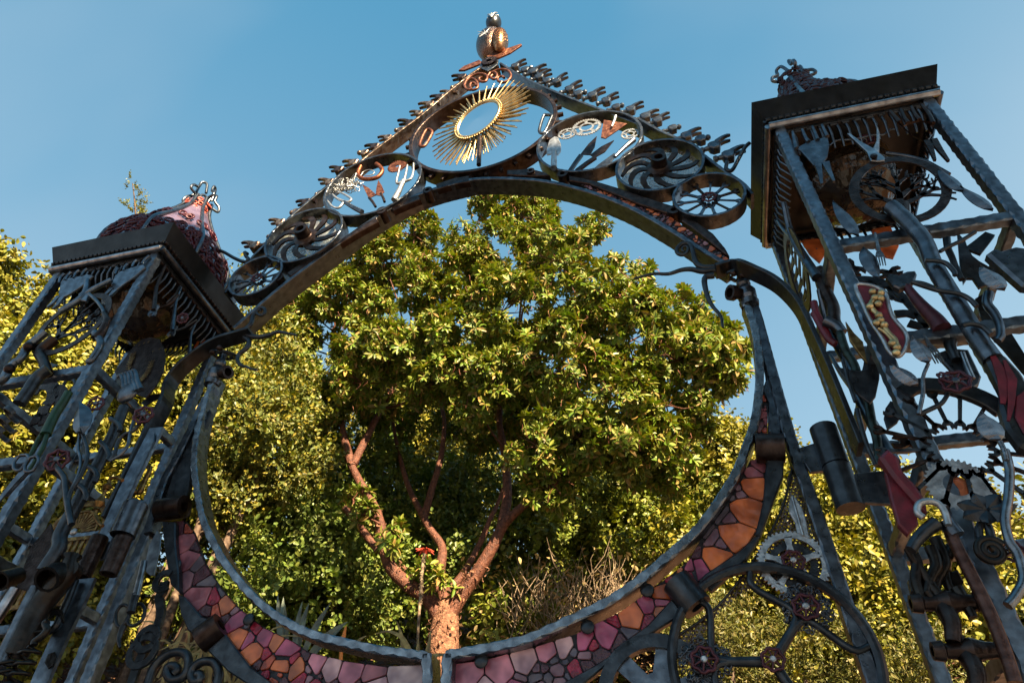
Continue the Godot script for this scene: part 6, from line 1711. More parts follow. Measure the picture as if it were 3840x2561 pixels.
	t = thing("dark_plate", "wide dark leaf-shaped plate behind the left front post, below the maroon panel", "plate", V(1.362,2.265,0.200))
	pl("plate", [V(1.310,2.344,0.200),V(1.341,2.328,0.200),V(1.365,2.316,0.200),V(1.390,2.319,0.200),V(1.438,2.360,0.200),V(1.410,2.278,0.200),V(1.382,2.220,0.200),V(1.360,2.198,0.200),V(1.338,2.237,0.200),V(1.323,2.293,0.200)], 0.008, M.iron, t, 0.002)
	t = thing("dark_plate", "dark curved blade beside the left front post above the crimson handle", "plate", V(1.388,2.143,0.220))
	pl("plate", [V(1.406,2.185,0.220),V(1.423,2.172,0.220),V(1.426,2.147,0.220),V(1.400,2.113,0.220),V(1.369,2.094,0.220),V(1.372,2.132,0.220),V(1.386,2.163,0.220)], 0.008, M.iron, t, 0.002)
	t = thing("spiked_blade", "olive-stained pointed blade hanging by the left front post of the right pillar", "blade", V(1.381,2.414,0.250))
	pl("blade", [V(1.370,2.470,0.250),V(1.379,2.420,0.250),V(1.392,2.382,0.250),V(1.379,2.301,0.250),V(1.370,2.336,0.250),V(1.360,2.395,0.250)], 0.01, M.brass, t, 0.002)
	# far right shapes
	t = thing("shovel_blade", "big dark rounded shovel blade at the right edge of the picture", "shovel", V(1.794,2.529,0.360))
	pl("blade", [V(1.764,2.552,0.360),V(1.794,2.571,0.360),V(1.806,2.556,0.360),V(1.844,2.564,0.360),V(1.880,2.542,0.360),V(1.829,2.391,0.360),V(1.794,2.410,0.360),V(1.785,2.451,0.360),V(1.776,2.493,0.360)], 0.03, M.steel, t, 0.008)
	t = thing("dark_cutout", "black cut plate with curling edges beside the thick pipe, right of its bend", "cut plate", V(1.804,2.691,0.200))
	pl("plate", [V(1.825,2.829,0.200),V(1.832,2.785,0.200),V(1.825,2.746,0.200),V(1.824,2.712,0.200),V(1.832,2.684,0.200),V(1.847,2.654,0.200),V(1.869,2.623,0.200),V(1.851,2.590,0.200),V(1.786,2.570,0.200),V(1.785,2.613,0.200),V(1.771,2.617,0.200),V(1.753,2.596,0.200),V(1.773,2.673,0.200)], 0.01, M.iron, t, 0.002)
	st("prong", [V(1.831,2.731,0.200),V(1.867,2.761,0.200),V(1.910,2.798,0.200)], [0.05, 0.03], 0.01, M.iron, t)
	t = thing("hand_saw", "long dark saw blade down the right edge of the right pillar", "saw", V(1.784,2.473,0.150))
	pl("blade", [V(1.787,2.573,0.150),V(1.826,2.594,0.150),V(1.828,2.569,0.150),V(1.813,2.543,0.150),V(1.818,2.500,0.150),V(1.823,2.476,0.150),V(1.823,2.409,0.150),V(1.822,2.324,0.150),V(1.799,2.234,0.150),V(1.789,2.280,0.150),V(1.778,2.370,0.150),V(1.767,2.421,0.150),V(1.773,2.499,0.150)], 0.008, M.black, t, 0.001)
	# orange tiles behind
	for q in [[[V(1.508,3.418,-0.250),V(1.541,3.419,-0.250),V(1.576,3.412,-0.250),V(1.594,3.389,-0.250),V(1.580,3.306,-0.250),V(1.543,3.258,-0.250),V(1.519,3.322,-0.250)], "left one of two orange enamel rake plates at the back of the right pillar"], [[V(1.798,3.412,-0.250),V(1.834,3.416,-0.250),V(1.875,3.414,-0.250),V(1.866,3.285,-0.250),V(1.820,3.214,-0.250),V(1.797,3.229,-0.250),V(1.775,3.291,-0.250)], "right one of two orange enamel rake plates at the back of the right pillar"]]:
		pl("plate", q[0], 0.008, M.g_orange, thing("orange_plate", q[1], "enamel plate", q[0][0], "orange enamel plates"), 0.002)
	# side face of the right pillar, facing the gate
	for i in 5:
		var y: float = [3.1, 2.95, 2.78, 2.6, 2.35][i]
		t = thing("old_tool", ["slender dark fork on the inner side of the right pillar, nearest the cap", "dark slice with cut-out sprig on the inner side of the right pillar", "red-handled pruner on the inner side of the right pillar", "knotted dark iron stem on the inner side of the right pillar", "long thin file on the inner side of the right pillar, lowest of its tools"][i], "tool", V(1.38, y, 0.05))
		if i == 2:
			tb("handle", [V(1.345,2.688,0.120),V(1.340,2.641,0.120),V(1.344,2.580,0.120),V(1.347,2.521,0.120)], 0.012, M.red, t, 8)
			tb("handle", [V(1.332,2.639,0.120),V(1.337,2.588,0.120),V(1.345,2.522,0.120),V(1.359,2.494,0.120)], 0.012, M.red, t, 8)
			tb("jaw", [V(1.351,2.579,0.140),V(1.377,2.548,0.140),V(1.386,2.520,0.140)], [0.02, 0.014], M.steel, t, 7)
		elif i == 1:
			var pts := []
			for k in 24:
				var a := TAU * k / 24
				pts.append(V(1.375, 3.0 + sin(a) * 0.17, -0.02 + cos(a) * 0.12))
			g = Geo.new()
			bar(g, pts, V(1, 0, 0), 0.045, 0.006, 0.0, true)
			part("rim", g, M.brown, t)
			for k in 9:
				var f := k / 8.0
				st("sprig", [V(1.375, 2.88 + f * 0.24, -0.02), V(1.375, 2.9 + f * 0.24, -0.02 + (0.08 if k % 2 else -0.08))], [0.03, 0.012], 0.005, M.brown, t, V(-1, 0, 0))
		else:
			tb("shaft", [V(1.385, y + 0.16, 0.1), V(1.38, y, 0.06), V(1.385, y - 0.3, 0.12)], [0.012, 0.018], M.steel, t, 8)
			tb("prong", [V(1.38, y, 0.06), V(1.38, y + 0.12, 0.0), V(1.385, y + 0.24, -0.05)], [0.012, 0.006], M.steel, t, 7)
	# slender things between the posts of the right pillar
	for q in [["knotted_stem", "thick twisted dark iron stem inside the right pillar, below the left orange plate", "iron stem", [V(1.410,2.855,0.100),V(1.400,2.767,0.100),V(1.403,2.674,0.100),V(1.389,2.609,0.100),V(1.396,2.555,0.100)], [0.024, 0.02], M.brown],
			["green_vine", "long teal-green iron vine winding down inside the right pillar to the crimson handle", "vine", [V(1.378,2.522,0.140),V(1.374,2.449,0.140),V(1.381,2.388,0.140),V(1.377,2.332,0.140),V(1.378,2.256,0.140),V(1.366,2.180,0.140),V(1.358,2.108,0.140),V(1.339,2.035,0.140)], [0.014, 0.012], M.teal],
			["bowed_wire", "thin bowed black wire between the dark wide plate and the crimson handle", "wire", [V(1.315,2.170,0.220),V(1.308,2.108,0.220),V(1.305,2.052,0.220),V(1.307,1.990,0.220)], [0.007, 0.006], M.iron],
			["straight_rod", "straight thin black rod just left of the crimson handle's top", "rod", [V(1.336,2.363,0.200),V(1.328,2.282,0.200),V(1.325,2.209,0.200)], [0.006, 0.006], M.iron],
			["wavy_tube", "wavy dark steel tube hanging at the far right, beside the long saw blade", "tube", [V(1.706,2.398,0.360),V(1.687,2.360,0.360),V(1.689,2.323,0.360),V(1.685,2.284,0.360),V(1.672,2.247,0.360),V(1.657,2.229,0.360)], [0.013, 0.01], M.steel],
			["hooked_rod", "dark hooked rod at the top right, above the black cut plate", "rod", [V(1.774,2.791,0.220),V(1.759,2.740,0.220),V(1.754,2.695,0.220),V(1.747,2.645,0.220),V(1.743,2.595,0.220)], [0.012, 0.009], M.iron],
			["thin_lever", "thin dark arm crossing behind the oval tree plate of the right pillar", "arm", [V(1.725,3.225,0.270),V(1.780,3.187,0.270),V(1.825,3.138,0.270),V(1.849,3.089,0.270),V(1.868,3.043,0.270)], [0.008, 0.007], M.steel],
			["wavy_wire", "wavy fine wire strung below the right pillar's rake teeth", "wire", [V(1.568,3.354,0.260),V(1.601,3.377,0.260),V(1.640,3.367,0.260),V(1.680,3.363,0.260),V(1.722,3.367,0.260),V(1.759,3.357,0.260),V(1.792,3.381,0.260),V(1.815,3.372,0.260)], [0.004, 0.004], M.steel]]:
		tb("shaft", q[3], q[4], q[5], thing(q[0], q[1], q[2], q[3][0]), 8)
	for q in [[V(1.534,2.968,0.020), V(1.573,2.890,0.020), "jaw-ended spanner under the right orange plate, the left one of two"], [V(1.697,2.878,0.020), V(1.618,2.871,0.020), "jaw-ended spanner under the right orange plate, the right one of two"], [V(1.413,2.134,0.100), V(1.493,2.105,0.100), "short spanner pointing left out of the spanner sunburst"]]:
		t = thing("spanner", q[2], "spanner", q[0], "loose spanners on the right pillar")
		g = Geo.new()
		wrench(g, q[0], q[1], Z, 0.034, true)
		part("body", g, M.brown, t)
	for q in [[V(1.511,2.659,0.340), V(1.526,2.739,0.340), "dinner fork hanging just under the upper crossbar of the right pillar"], [V(1.531,2.301,0.300), V(1.530,2.337,0.300), "small dinner fork by the middle crossbar of the right pillar"]]:
		t = thing("table_fork", q[2], "fork", q[0], "table forks on the right pillar")
		var a: Vector3 = q[0]
		var b: Vector3 = q[1]
		var d := (a - b).normalized()
		st("handle", [b, a], [0.006, 0.011], 0.004, M.silver_leaf, t)
		st("neck", [a, a + d * 0.02, a + d * 0.03], [0.01, 0.022, 0.024], 0.004, M.silver_leaf, t)
		for k in 4:
			var s := Z.cross(d) * (k - 1.5) * 0.007
			st("tine", [a + d * 0.028 + s, a + d * 0.07 + s], [0.0045, 0.0025], 0.003, M.silver_leaf, t)
	# lower right: crimson handle, pale saw disc, pipes
	t = thing("crimson_handle", "crimson curved handle grip on the lower half of the right pillar", "handle", V(1.293,1.916,0.330))
	pl("grip", [V(1.285,1.944,0.340),V(1.312,1.965,0.340),V(1.326,1.938,0.340),V(1.323,1.902,0.340),V(1.336,1.865,0.340),V(1.345,1.821,0.340),V(1.337,1.789,0.340),V(1.322,1.817,0.340),V(1.311,1.848,0.340),V(1.298,1.885,0.340)], 0.03, M.red, t, 0.008)
	pl("shadow_side", [V(1.291,1.914,0.320),V(1.305,1.888,0.320),V(1.320,1.847,0.320),V(1.324,1.812,0.320),V(1.316,1.773,0.320),V(1.287,1.751,0.320),V(1.275,1.777,0.320),V(1.281,1.844,0.320)], 0.02, M.red, t, 0.004)
	tb("ring", [V(1.313,1.761,0.370),V(1.306,1.776,0.370),V(1.317,1.795,0.370),V(1.338,1.799,0.370),V(1.355,1.789,0.370),V(1.359,1.767,0.370),V(1.355,1.739,0.370)], 0.008, M.silver, t, 7)
	tb("knuckle", [V(1.337,1.750,0.360),V(1.315,1.738,0.360),V(1.287,1.717,0.360),V(1.266,1.695,0.360)], [0.016, 0.012], M.iron, t, 10)
	c = V(1.438,1.871,0.300)
	t = thing("saw_disc", "pale toothed circular saw disc with an amber centre behind the front post at right", "saw disc", c)
	g = Geo.new()
	cog(g, c, Z, 0.03, 0.064, 34, 0.005, 0.006)
	part("disc", g, M.silver, t)
	g = Geo.new()
	lathe(g, c - Z * 0.02, Z, [[0, 0], [0, 0.03], [0.01, 0.028], [0.016, 0.014], [0.016, 0]], 16)
	part("centre", g, M.g_amber, t)
	t = thing("iron_flower", "black cut iron flower on two stalks at the lower right edge", "iron flower", V(1.440,1.767,0.360))
	for i in 7:
		var a := TAU * i / 7
		var p: Vector3 = V(1.444,1.770,0.360)
		g = Geo.new()
		leaf_plate(g, p, p + V(cos(a) * 0.06, sin(a) * 0.038, 0.01), 0.04, Z)
		part("petal", g, M.iron, t)
	tb("stalk", [V(1.437,1.758,0.350),V(1.417,1.733,0.350),V(1.409,1.706,0.350)], 0.009, M.iron, t, 6)
	tb("stalk", [V(1.436,1.755,0.350),V(1.436,1.724,0.350),V(1.428,1.697,0.350)], 0.009, M.iron, t, 6)
	t = thing("rose_coil", "dark coiled iron rose below the black iron flower", "iron flower", V(1.412,1.670,0.370))
	tb("coil", spiral(V(1.413,1.673,0.370), 0.03, 0.005, 0.4, 2.2), 0.008, M.black, t, 7, 2)
	valve_thing(V(1.455,1.674,0.360), V(-0.3, 0, 1), 0.020, "maroon tap wheel at the right edge beside the coiled iron rose")
	tb("stem", [V(1.531,1.900,0.380),V(1.518,1.848,0.380),V(1.489,1.785,0.380),V(1.461,1.733,0.380),V(1.450,1.687,0.380),V(1.453,1.655,0.380),V(1.441,1.606,0.380),V(1.412,1.573,0.380),V(1.392,1.557,0.380)], 0.01, M.bright, thing("vine", "long pale wire stem curving down the right edge of the picture", "vine", V(1.531,1.900,0.380)), 7)
	t = thing("pink_pipe", "reddish copper pipe running down between the two lower posts at right", "pipe", V(1.359,1.725,0.350))
	tb("pipe", [V(1.364,1.745,0.350),V(1.359,1.718,0.350),V(1.363,1.639,0.350),V(1.366,1.559,0.350),V(1.363,1.488,0.350),V(1.356,1.426,0.350)], 0.013, M.pipe_brown, t, 10)
	g = Geo.new()
	lathe(g, V(1.364,1.742,0.350), V(0.25, -1, 0), [[-0.015, 0], [-0.015, 0.018], [0.02, 0.018], [0.02, 0]], 12)
	part("collar", g, M.steel, t)
	for q in [[V(1.304,1.592,0.300), "dark brass tap body high among the pipes at the lower right"], [V(1.311,1.494,0.300), "larger dark tap body at the bottom right among the pipes"]]:
		var p: Vector3 = q[0]
		t = thing("old_tap", q[1], "tap", p, "dark tap bodies at the lower right")
		g = Geo.new()
		lathe(g, p + V(-0.06, 0.012, 0), V(1, -0.05, 0), [[0, 0.01], [0, 0.018], [0.02, 0.021], [0.024, 0.015], [0.05, 0.018], [0.07, 0.026], [0.095, 0.018], [0.12, 0.015], [0.122, 0.02], [0.132, 0.02], [0.132, 0.012], [0.1, 0.0]], 12)
		part("body", g, M.brown, t)
		tb("stem", [p + V(0, 0.015, 0), p + V(-0.012, 0.07, 0), p + V(-0.03, 0.13, 0.01)], [0.014, 0.007], M.black, t, 9)
		tb("outlet", [p, p + V(0.0, -0.035, 0.012), p + V(-0.012, -0.075, 0.012)], [0.02, 0.015], M.brown, t, 10)
	t = thing("tangled_iron", "knotted black iron stems between the lower posts of the right pillar", "iron stems", V(1.308,1.672,0.300))
	for q in [[V(1.285,1.722,0.300),V(1.286,1.687,0.300),V(1.271,1.652,0.300),V(1.270,1.617,0.300),V(1.276,1.591,0.300)], [V(1.350,1.754,0.280),V(1.352,1.718,0.280),V(1.348,1.691,0.280),V(1.321,1.660,0.280),V(1.304,1.629,0.280)], [V(1.327,1.725,0.300),V(1.324,1.684,0.300),V(1.302,1.656,0.300),V(1.281,1.622,0.300)], [V(1.381,1.734,0.270),V(1.354,1.702,0.270),V(1.342,1.662,0.270),V(1.341,1.630,0.270),V(1.338,1.598,0.270)], [V(1.344,1.630,0.300),V(1.349,1.592,0.300),V(1.351,1.567,0.300)]]:
		tb("stem", q, [0.014, 0.01], M.black, t, 8)
	for q in [[V(1.261,1.661,0.290),V(1.294,1.671,0.290),V(1.320,1.662,0.290),V(1.310,1.634,0.290),V(1.275,1.617,0.290),V(1.258,1.635,0.290)], [V(1.341,1.676,0.270),V(1.373,1.683,0.270),V(1.375,1.656,0.270),V(1.353,1.629,0.270),V(1.334,1.640,0.270)]]:
		pl("plate", q, 0.02, M.black, t, 0.004)

func left_tools():
	var t: Node3D
	var g: Geo
	var z := 0.31
	rake("blue-grey rake at the left end of the left pillar's front eaves", [V(-1.844,3.303,0.310),V(-1.867,3.373,0.310),V(-1.843,3.388,0.310),V(-1.795,3.388,0.310),V(-1.732,3.391,0.310),V(-1.690,3.370,0.310),V(-1.720,3.308,0.310),V(-1.760,3.263,0.310),V(-1.810,3.242,0.310)], [[V(-1.875,3.365,0.310),V(-1.888,3.404,0.310),V(-1.881,3.428,0.310)], [V(-1.846,3.378,0.310),V(-1.851,3.410,0.310),V(-1.842,3.430,0.310)], [V(-1.804,3.383,0.310),V(-1.809,3.415,0.310),V(-1.798,3.433,0.310)], [V(-1.763,3.388,0.310),V(-1.763,3.419,0.310),V(-1.753,3.432,0.310)]], [[V(-1.824,3.262,0.312),V(-1.834,3.216,0.312),V(-1.845,3.195,0.312)], [V(-1.795,3.246,0.312),V(-1.796,3.198,0.312),V(-1.804,3.177,0.312)]], M.post)
	rake("blue-grey rake beside the front corner post of the left pillar", [V(-1.545,3.275,0.310),V(-1.556,3.337,0.310),V(-1.537,3.362,0.310),V(-1.489,3.375,0.310),V(-1.427,3.384,0.310),V(-1.404,3.358,0.310),V(-1.438,3.297,0.310),V(-1.478,3.254,0.310),V(-1.500,3.221,0.310)], [[V(-1.557,3.347,0.310),V(-1.563,3.368,0.310),V(-1.561,3.388,0.310)], [V(-1.522,3.363,0.310),V(-1.526,3.389,0.310),V(-1.520,3.408,0.310)], [V(-1.482,3.378,0.310),V(-1.485,3.409,0.310),V(-1.475,3.422,0.310)], [V(-1.436,3.387,0.310),V(-1.430,3.416,0.310),V(-1.416,3.438,0.310)]], [[V(-1.528,3.249,0.312),V(-1.541,3.215,0.312),V(-1.551,3.189,0.312)], [V(-1.503,3.229,0.312),V(-1.510,3.198,0.312),V(-1.519,3.186,0.312)]], M.post)
	t = thing("pincers", "open blacksmith's pincers slung under the left pillar's front eaves", "pincers", V(-1.667,3.236,0.320))
	tb("arm", [V(-1.677,3.315,0.330),V(-1.646,3.240,0.330),V(-1.647,3.183,0.330),V(-1.679,3.145,0.330),V(-1.717,3.117,0.330)], [0.012, 0.016], M.post, t, 7)
	tb("arm", [V(-1.535,3.286,0.325),V(-1.583,3.259,0.325),V(-1.628,3.226,0.325),V(-1.666,3.170,0.325),V(-1.699,3.145,0.325)], [0.012, 0.016], M.post, t, 7)
	pl("joint", [V(-1.672,3.217,0.335),V(-1.651,3.236,0.335),V(-1.607,3.202,0.335),V(-1.597,3.153,0.335),V(-1.638,3.167,0.335)], 0.016, M.post, t, 0.003)
	tree_plate("dark oval plate cut into a leafless tree, on the front of the left pillar", V(-1.612,3.032,0.320), 0.15, 0.17, -0.5, V(-1.558,2.730,0.330), M.brown)
	t = thing("beaded_handle", "brown turned handle with a loop, left of the left pillar's front corner post", "handle", V(-1.412,2.954,0.340))
	tb("rod", [V(-1.599,3.195,0.340),V(-1.533,3.138,0.340),V(-1.475,3.079,0.340),V(-1.445,3.042,0.340)], 0.008, M.steel, t, 7)
	tb("grip", [V(-1.443,3.037,0.340),V(-1.403,2.985,0.340),V(-1.394,2.917,0.340),V(-1.402,2.878,0.340)], [0.01, 0.022], M.brown, t, 10)
	tb("hook", [V(-1.427,2.919,0.340),V(-1.375,2.864,0.340),V(-1.360,2.822,0.340),V(-1.363,2.760,0.340),V(-1.377,2.748,0.340)], [0.016, 0.012], M.steel, t, 8)
	t = thing("crank_handle", "blue-black bent crank across the left front post of the left pillar", "crank", V(-1.778,2.889,0.330))
	tb("arm", [V(-1.707,2.982,0.340),V(-1.729,2.944,0.340),V(-1.751,2.907,0.340),V(-1.745,2.849,0.340),V(-1.756,2.820,0.340)], [0.02, 0.016], M.post, t, 8)
	tb("arm", [V(-1.761,2.829,0.340),V(-1.774,2.792,0.340),V(-1.766,2.744,0.340),V(-1.784,2.717,0.340)], [0.016, 0.02], M.post, t, 8)
	g = Geo.new()
	for p in [V(-1.731,2.894,0.350),V(-1.755,2.776,0.350)]: ball(g, p, Vector3.ONE * 0.022, 6)
	part("knuckle", g, M.brown, t)
	# bent exhaust-like pipe with coil
	t = thing("bent_pipe", "thick black pipe bent over the crossbar at the far left, with a flat coil below", "pipe", V(-1.537,2.700,0.370))
	tb("pipe", [V(-1.513,2.711,0.370),V(-1.541,2.679,0.370),V(-1.548,2.623,0.370)] + [V(-1.544,2.633,0.370),V(-1.551,2.549,0.370)], 0.023, M.iron, t, 14)
	for k in 3:
		var p: Vector3 = V(-1.564,2.506,0.360)
		p = p.lerp(V(-1.558,2.421,0.360), k / 2.0)
		g = Geo.new()
		bar(g, circle(p, 0.036, V(-0.45, -0.85, 0.25).normalized(), 18, 0.4, 5.4), V(-0.45, -0.85, 0.25).normalized(), 0.007, 0.017, 0.0)
		part("coil", g, M.iron, t)
	t = thing("hand_fork", "garden fork with a dark green painted handle, upright beside the left pillar's front corner post", "hand fork", V(-1.370,2.539,0.360))
	tb("handle", [V(-1.355,2.577,0.360),V(-1.354,2.530,0.360),V(-1.359,2.479,0.360),V(-1.353,2.417,0.360),V(-1.347,2.384,0.360)], [0.015, 0.019], M.green_paint, t, 10)
	for q in [[V(-1.361,2.407,0.360),V(-1.368,2.365,0.360),V(-1.363,2.312,0.360),V(-1.359,2.261,0.360),V(-1.372,2.233,0.360)], [V(-1.342,2.388,0.360),V(-1.326,2.328,0.360),V(-1.325,2.281,0.360),V(-1.329,2.237,0.360),V(-1.336,2.199,0.360)]]:
		tb("tine", q, [0.009, 0.006], M.green_paint, t, 7)
	t = thing("scissors", "large black scissors hanging open below the green handled fork", "scissors", V(-1.348,2.258,0.370))
	for q in [[V(-1.365,2.296,0.370),V(-1.396,2.295,0.370),V(-1.402,2.270,0.370),V(-1.385,2.243,0.370),V(-1.358,2.232,0.370),V(-1.350,2.253,0.370),V(-1.347,2.278,0.370)], [V(-1.317,2.284,0.370),V(-1.344,2.278,0.370),V(-1.344,2.248,0.370),V(-1.329,2.226,0.370),V(-1.301,2.222,0.370),V(-1.295,2.246,0.370),V(-1.300,2.267,0.370)]]:
		tb("finger_loop", q + [q[0]], 0.006, M.steel, t, 6)
	st("blade", [V(-1.335,2.237,0.370),V(-1.355,2.186,0.370),V(-1.370,2.131,0.370),V(-1.377,2.095,0.370)], [0.03, 0.012], 0.006, M.steel, t)
	st("blade", [V(-1.328,2.234,0.365),V(-1.345,2.187,0.365),V(-1.359,2.137,0.365)], [0.028, 0.012], 0.006, M.steel, t)
	for q in [[V(-1.195,2.498,0.360), 0.026, "maroon tap wheel above the beaten leaf, right of the left pillar's corner post"], [V(-0.935,2.392,0.380), 0.03, "maroon tap wheel on the side bar, beside the iron branch's strap"], [V(-1.205,2.247,0.380), 0.036, "largest maroon tap wheel, on the corner post of the left pillar below the green fork"]]:
		valve_thing(q[0], V(0.3, -0.1, 1), q[1], q[2])
	valve_thing(V(-1.059,2.962,0.300), V(0.2, -0.3, 1), 0.022, "small maroon tap wheel hanging under the right eaves of the left pillar")
	metal_leaf("grey beaten metal leaf on a forked stalk in the middle of the left pillar", V(-1.143,2.338,0.390), V(-1.224,2.483,0.390), 0.071, M.steel, [V(-1.167,2.348,0.380),V(-1.145,2.289,0.380),V(-1.106,2.234,0.380),V(-1.084,2.174,0.380),V(-1.081,2.113,0.380)])
	tb("vine", [V(-1.158,2.347,0.380),V(-1.108,2.284,0.380),V(-1.080,2.230,0.380),V(-1.071,2.167,0.380),V(-1.078,2.108,0.380),V(-1.057,2.044,0.380)], 0.007, M.iron, thing("vine", "second iron stalk under the beaten leaf of the left pillar, curving right", "vine", V(-1.158,2.347,0.380)), 6)
	tb("vine", [V(-1.182,2.210,0.380),V(-1.136,2.171,0.380),V(-1.103,2.121,0.380),V(-1.057,2.053,0.380),V(-1.009,1.988,0.380)], 0.01, M.iron, thing("vine", "iron stalk of the largest tap wheel, running down the left pillar", "vine", V(-1.182,2.210,0.380)), 6)
	tb("vine", [V(-0.953,2.382,0.360),V(-0.970,2.343,0.360),V(-0.999,2.332,0.360),V(-1.010,2.303,0.360),V(-1.000,2.252,0.360),V(-1.008,2.228,0.360)], 0.007, M.iron, thing("vine", "pair of bent wires below the side bar's tap wheel", "vine", V(-0.953,2.382,0.360)), 6)
	tb("vine", [V(-0.988,2.393,0.360),V(-0.978,2.339,0.360),V(-0.963,2.286,0.360),V(-0.974,2.248,0.360),V(-1.003,2.228,0.360)], 0.006, M.steel, thing("vine", "thin pale wire bowed beside the bent wires of the left pillar", "vine", V(-0.988,2.393,0.360)), 6)
	t = thing("long_pipe", "long straight dark pipe wrapped by a vine, leaning down the left pillar's open side", "pipe", V(-1.135,2.516,0.300))
	tb("pipe", [V(-1.129,2.515,0.300),V(-1.117,2.391,0.300),V(-1.117,2.246,0.300),V(-1.122,2.122,0.300),V(-1.127,2.007,0.300)] + [V(-1.106,1.960,0.300),V(-1.118,1.884,0.300)], [0.019, 0.024], M.iron, t, 14, 3)
	for q in [[V(-1.124,2.438,0.335),V(-1.088,2.416,0.335),V(-1.060,2.390,0.335),V(-1.055,2.373,0.335)], [V(-1.116,2.338,0.335),V(-1.079,2.309,0.335),V(-1.050,2.275,0.335),V(-1.043,2.251,0.335)], [V(-1.118,2.239,0.335),V(-1.081,2.220,0.335),V(-1.055,2.192,0.335),V(-1.053,2.168,0.335)], [V(-1.115,2.167,0.335),V(-1.081,2.144,0.335),V(-1.058,2.118,0.335),V(-1.056,2.100,0.335)]]:
		tb("vine", q, 0.009, M.iron, t, 6)
	g = Geo.new()
	lathe(g, V(-1.063,1.859,0.310), V(0.18, -0.6, 0.68), [[-0.03, 0.02], [-0.03, 0.036], [0.03, 0.038], [0.03, 0.03], [-0.02, 0.028], [-0.02, 0.0]], 16)
	part("pipe_end", g, M.black, t)
	# the slice with cut sprigs on the side
	t = thing("sprig_slice", "dark rounded serving slice cut with leafy sprigs, on the right side of the left pillar", "serving slice", V(-1.375,2.934,0.086))
	pl("blade", [V(-1.480,3.171,0.050),V(-1.419,3.147,0.050),V(-1.372,3.087,0.050),V(-1.331,3.005,0.050),V(-1.309,2.925,0.050),V(-1.311,2.846,0.050),V(-1.333,2.785,0.050),V(-1.413,2.824,0.050),V(-1.497,2.883,0.050),V(-1.585,2.981,0.050),V(-1.566,3.050,0.050),V(-1.547,3.140,0.050),V(-1.520,3.170,0.050)], 0.006, M.brown, t, 0.002)
	for q in [[V(-1.419,2.878,0.056),V(-1.397,2.903,0.056),V(-1.387,2.945,0.056),V(-1.395,3.007,0.056)], [V(-1.462,2.921,0.056),V(-1.508,2.989,0.056),V(-1.515,3.035,0.056),V(-1.524,3.077,0.056)]]:
		st("sprig_stem", curve(q, 4), [0.006, 0.004], 0.001, M.brass, t)
		var cv := curve(q, 4)
		for i in range(1, cv.size() - 1):
			var d: Vector3 = (cv[i + 1] - cv[i - 1]).normalized()
			for s in [-0.9, 0.9]:
				g = Geo.new()
				leaf_plate(g, cv[i], cv[i] + d.rotated(Z, s) * 0.02, 0.007, Z, 0.001, 0.05)
				part("sprig_leaf", g, M.brass, t)
	for q in [V(-1.517,3.117,0.056),V(-1.495,3.124,0.056),V(-1.472,3.128,0.056),V(-1.417,3.059,0.056),V(-1.387,3.068,0.056)]:
		g = Geo.new()
		leaf_plate(g, q, q + V(0.008, 0.012, 0), 0.005, Z, 0.001, 0.05)
		part("sprig_leaf", g, M.brass, t)
	t = thing("ribbed_shell", "ribbed steel shell ornament on the side bar of the left pillar", "shell", V(-1.249,2.684,0.240))
	for k in 5:
		tb("rib", [V(-1.297,2.728,0.250),V(-1.283,2.735,0.250),V(-1.261,2.707,0.250),V(-1.242,2.675,0.250),V(-1.200,2.621,0.250)].map(func(p): return p + V(0.014 * k, 0.004 * k, 0.004)), [0.006, 0.012], M.steel, t, 7)
	g = Geo.new()
	ball(g, V(-1.205,2.638,0.250), V(0.045, 0.05, 0.02), 8)
	part("shell", g, M.steel, t)
	# wire stems in the right eaves of the left pillar
	for i in 4:
		var q: Array = [[V(-1.380,3.441,0.240),V(-1.373,3.367,0.240),V(-1.361,3.285,0.240),V(-1.338,3.213,0.240),V(-1.307,3.123,0.240)], [V(-1.387,3.439,0.100),V(-1.373,3.335,0.100),V(-1.343,3.231,0.100),V(-1.310,3.131,0.100)], [V(-1.287,3.282,0.180),V(-1.303,3.228,0.180),V(-1.340,3.208,0.180),V(-1.386,3.209,0.180)], [V(-1.416,3.410,-0.100),V(-1.415,3.319,-0.100),V(-1.387,3.226,-0.100),V(-1.364,3.165,-0.100)]][i]
		t = thing("hand_rake", ["wiry rake nearest the corner post under the right eaves of the left pillar", "second wiry rake from the corner post under the right eaves of the left pillar", "curved wire arm crossing the glass bowl of the left pillar", "wiry rake at the far end of the left pillar's right eaves, by the orange glass"][i], "hand rake", q[0], "wiry rakes under the eaves")
		tb("stem", q, [0.006, 0.011], M.brown if i % 2 == 0 else M.steel, t, 7)
		var e: Vector3 = q[-1]
		g = Geo.new()
		wrench(g, e - V(0.005, 0.03, 0), e + V(0.012, 0.05, 0), Z, 0.03, false)
		part("claw", g, M.steel, t)
	tb("stem", [V(-1.364,3.356,-0.050),V(-1.414,3.317,-0.050),V(-1.456,3.301,-0.050)], 0.006, M.steel, thing("thin_wire", "thin wire arm reaching from the far eaves to the second wiry rake", "wire", V(-1.364,3.356,-0.050)), 6)
	pl("plate", [V(-1.565,3.464,-0.280),V(-1.493,3.460,-0.280),V(-1.474,3.393,-0.280),V(-1.504,3.359,-0.280),V(-1.536,3.355,-0.280)], 0.006, M.g_orange, thing("orange_plate", "orange glass plate at the back of the left pillar, beside the iron branch", "enamel plate", V(-1.565,3.464,-0.280), "orange enamel plates"), 0.001)
	# blue steel blades, barrel and grate
	t = thing("scabbard_bar", "long blue steel scabbard-like bar with a pointed inlay, right of the leaning pipe", "steel bar", V(-1.092,2.494,0.160))
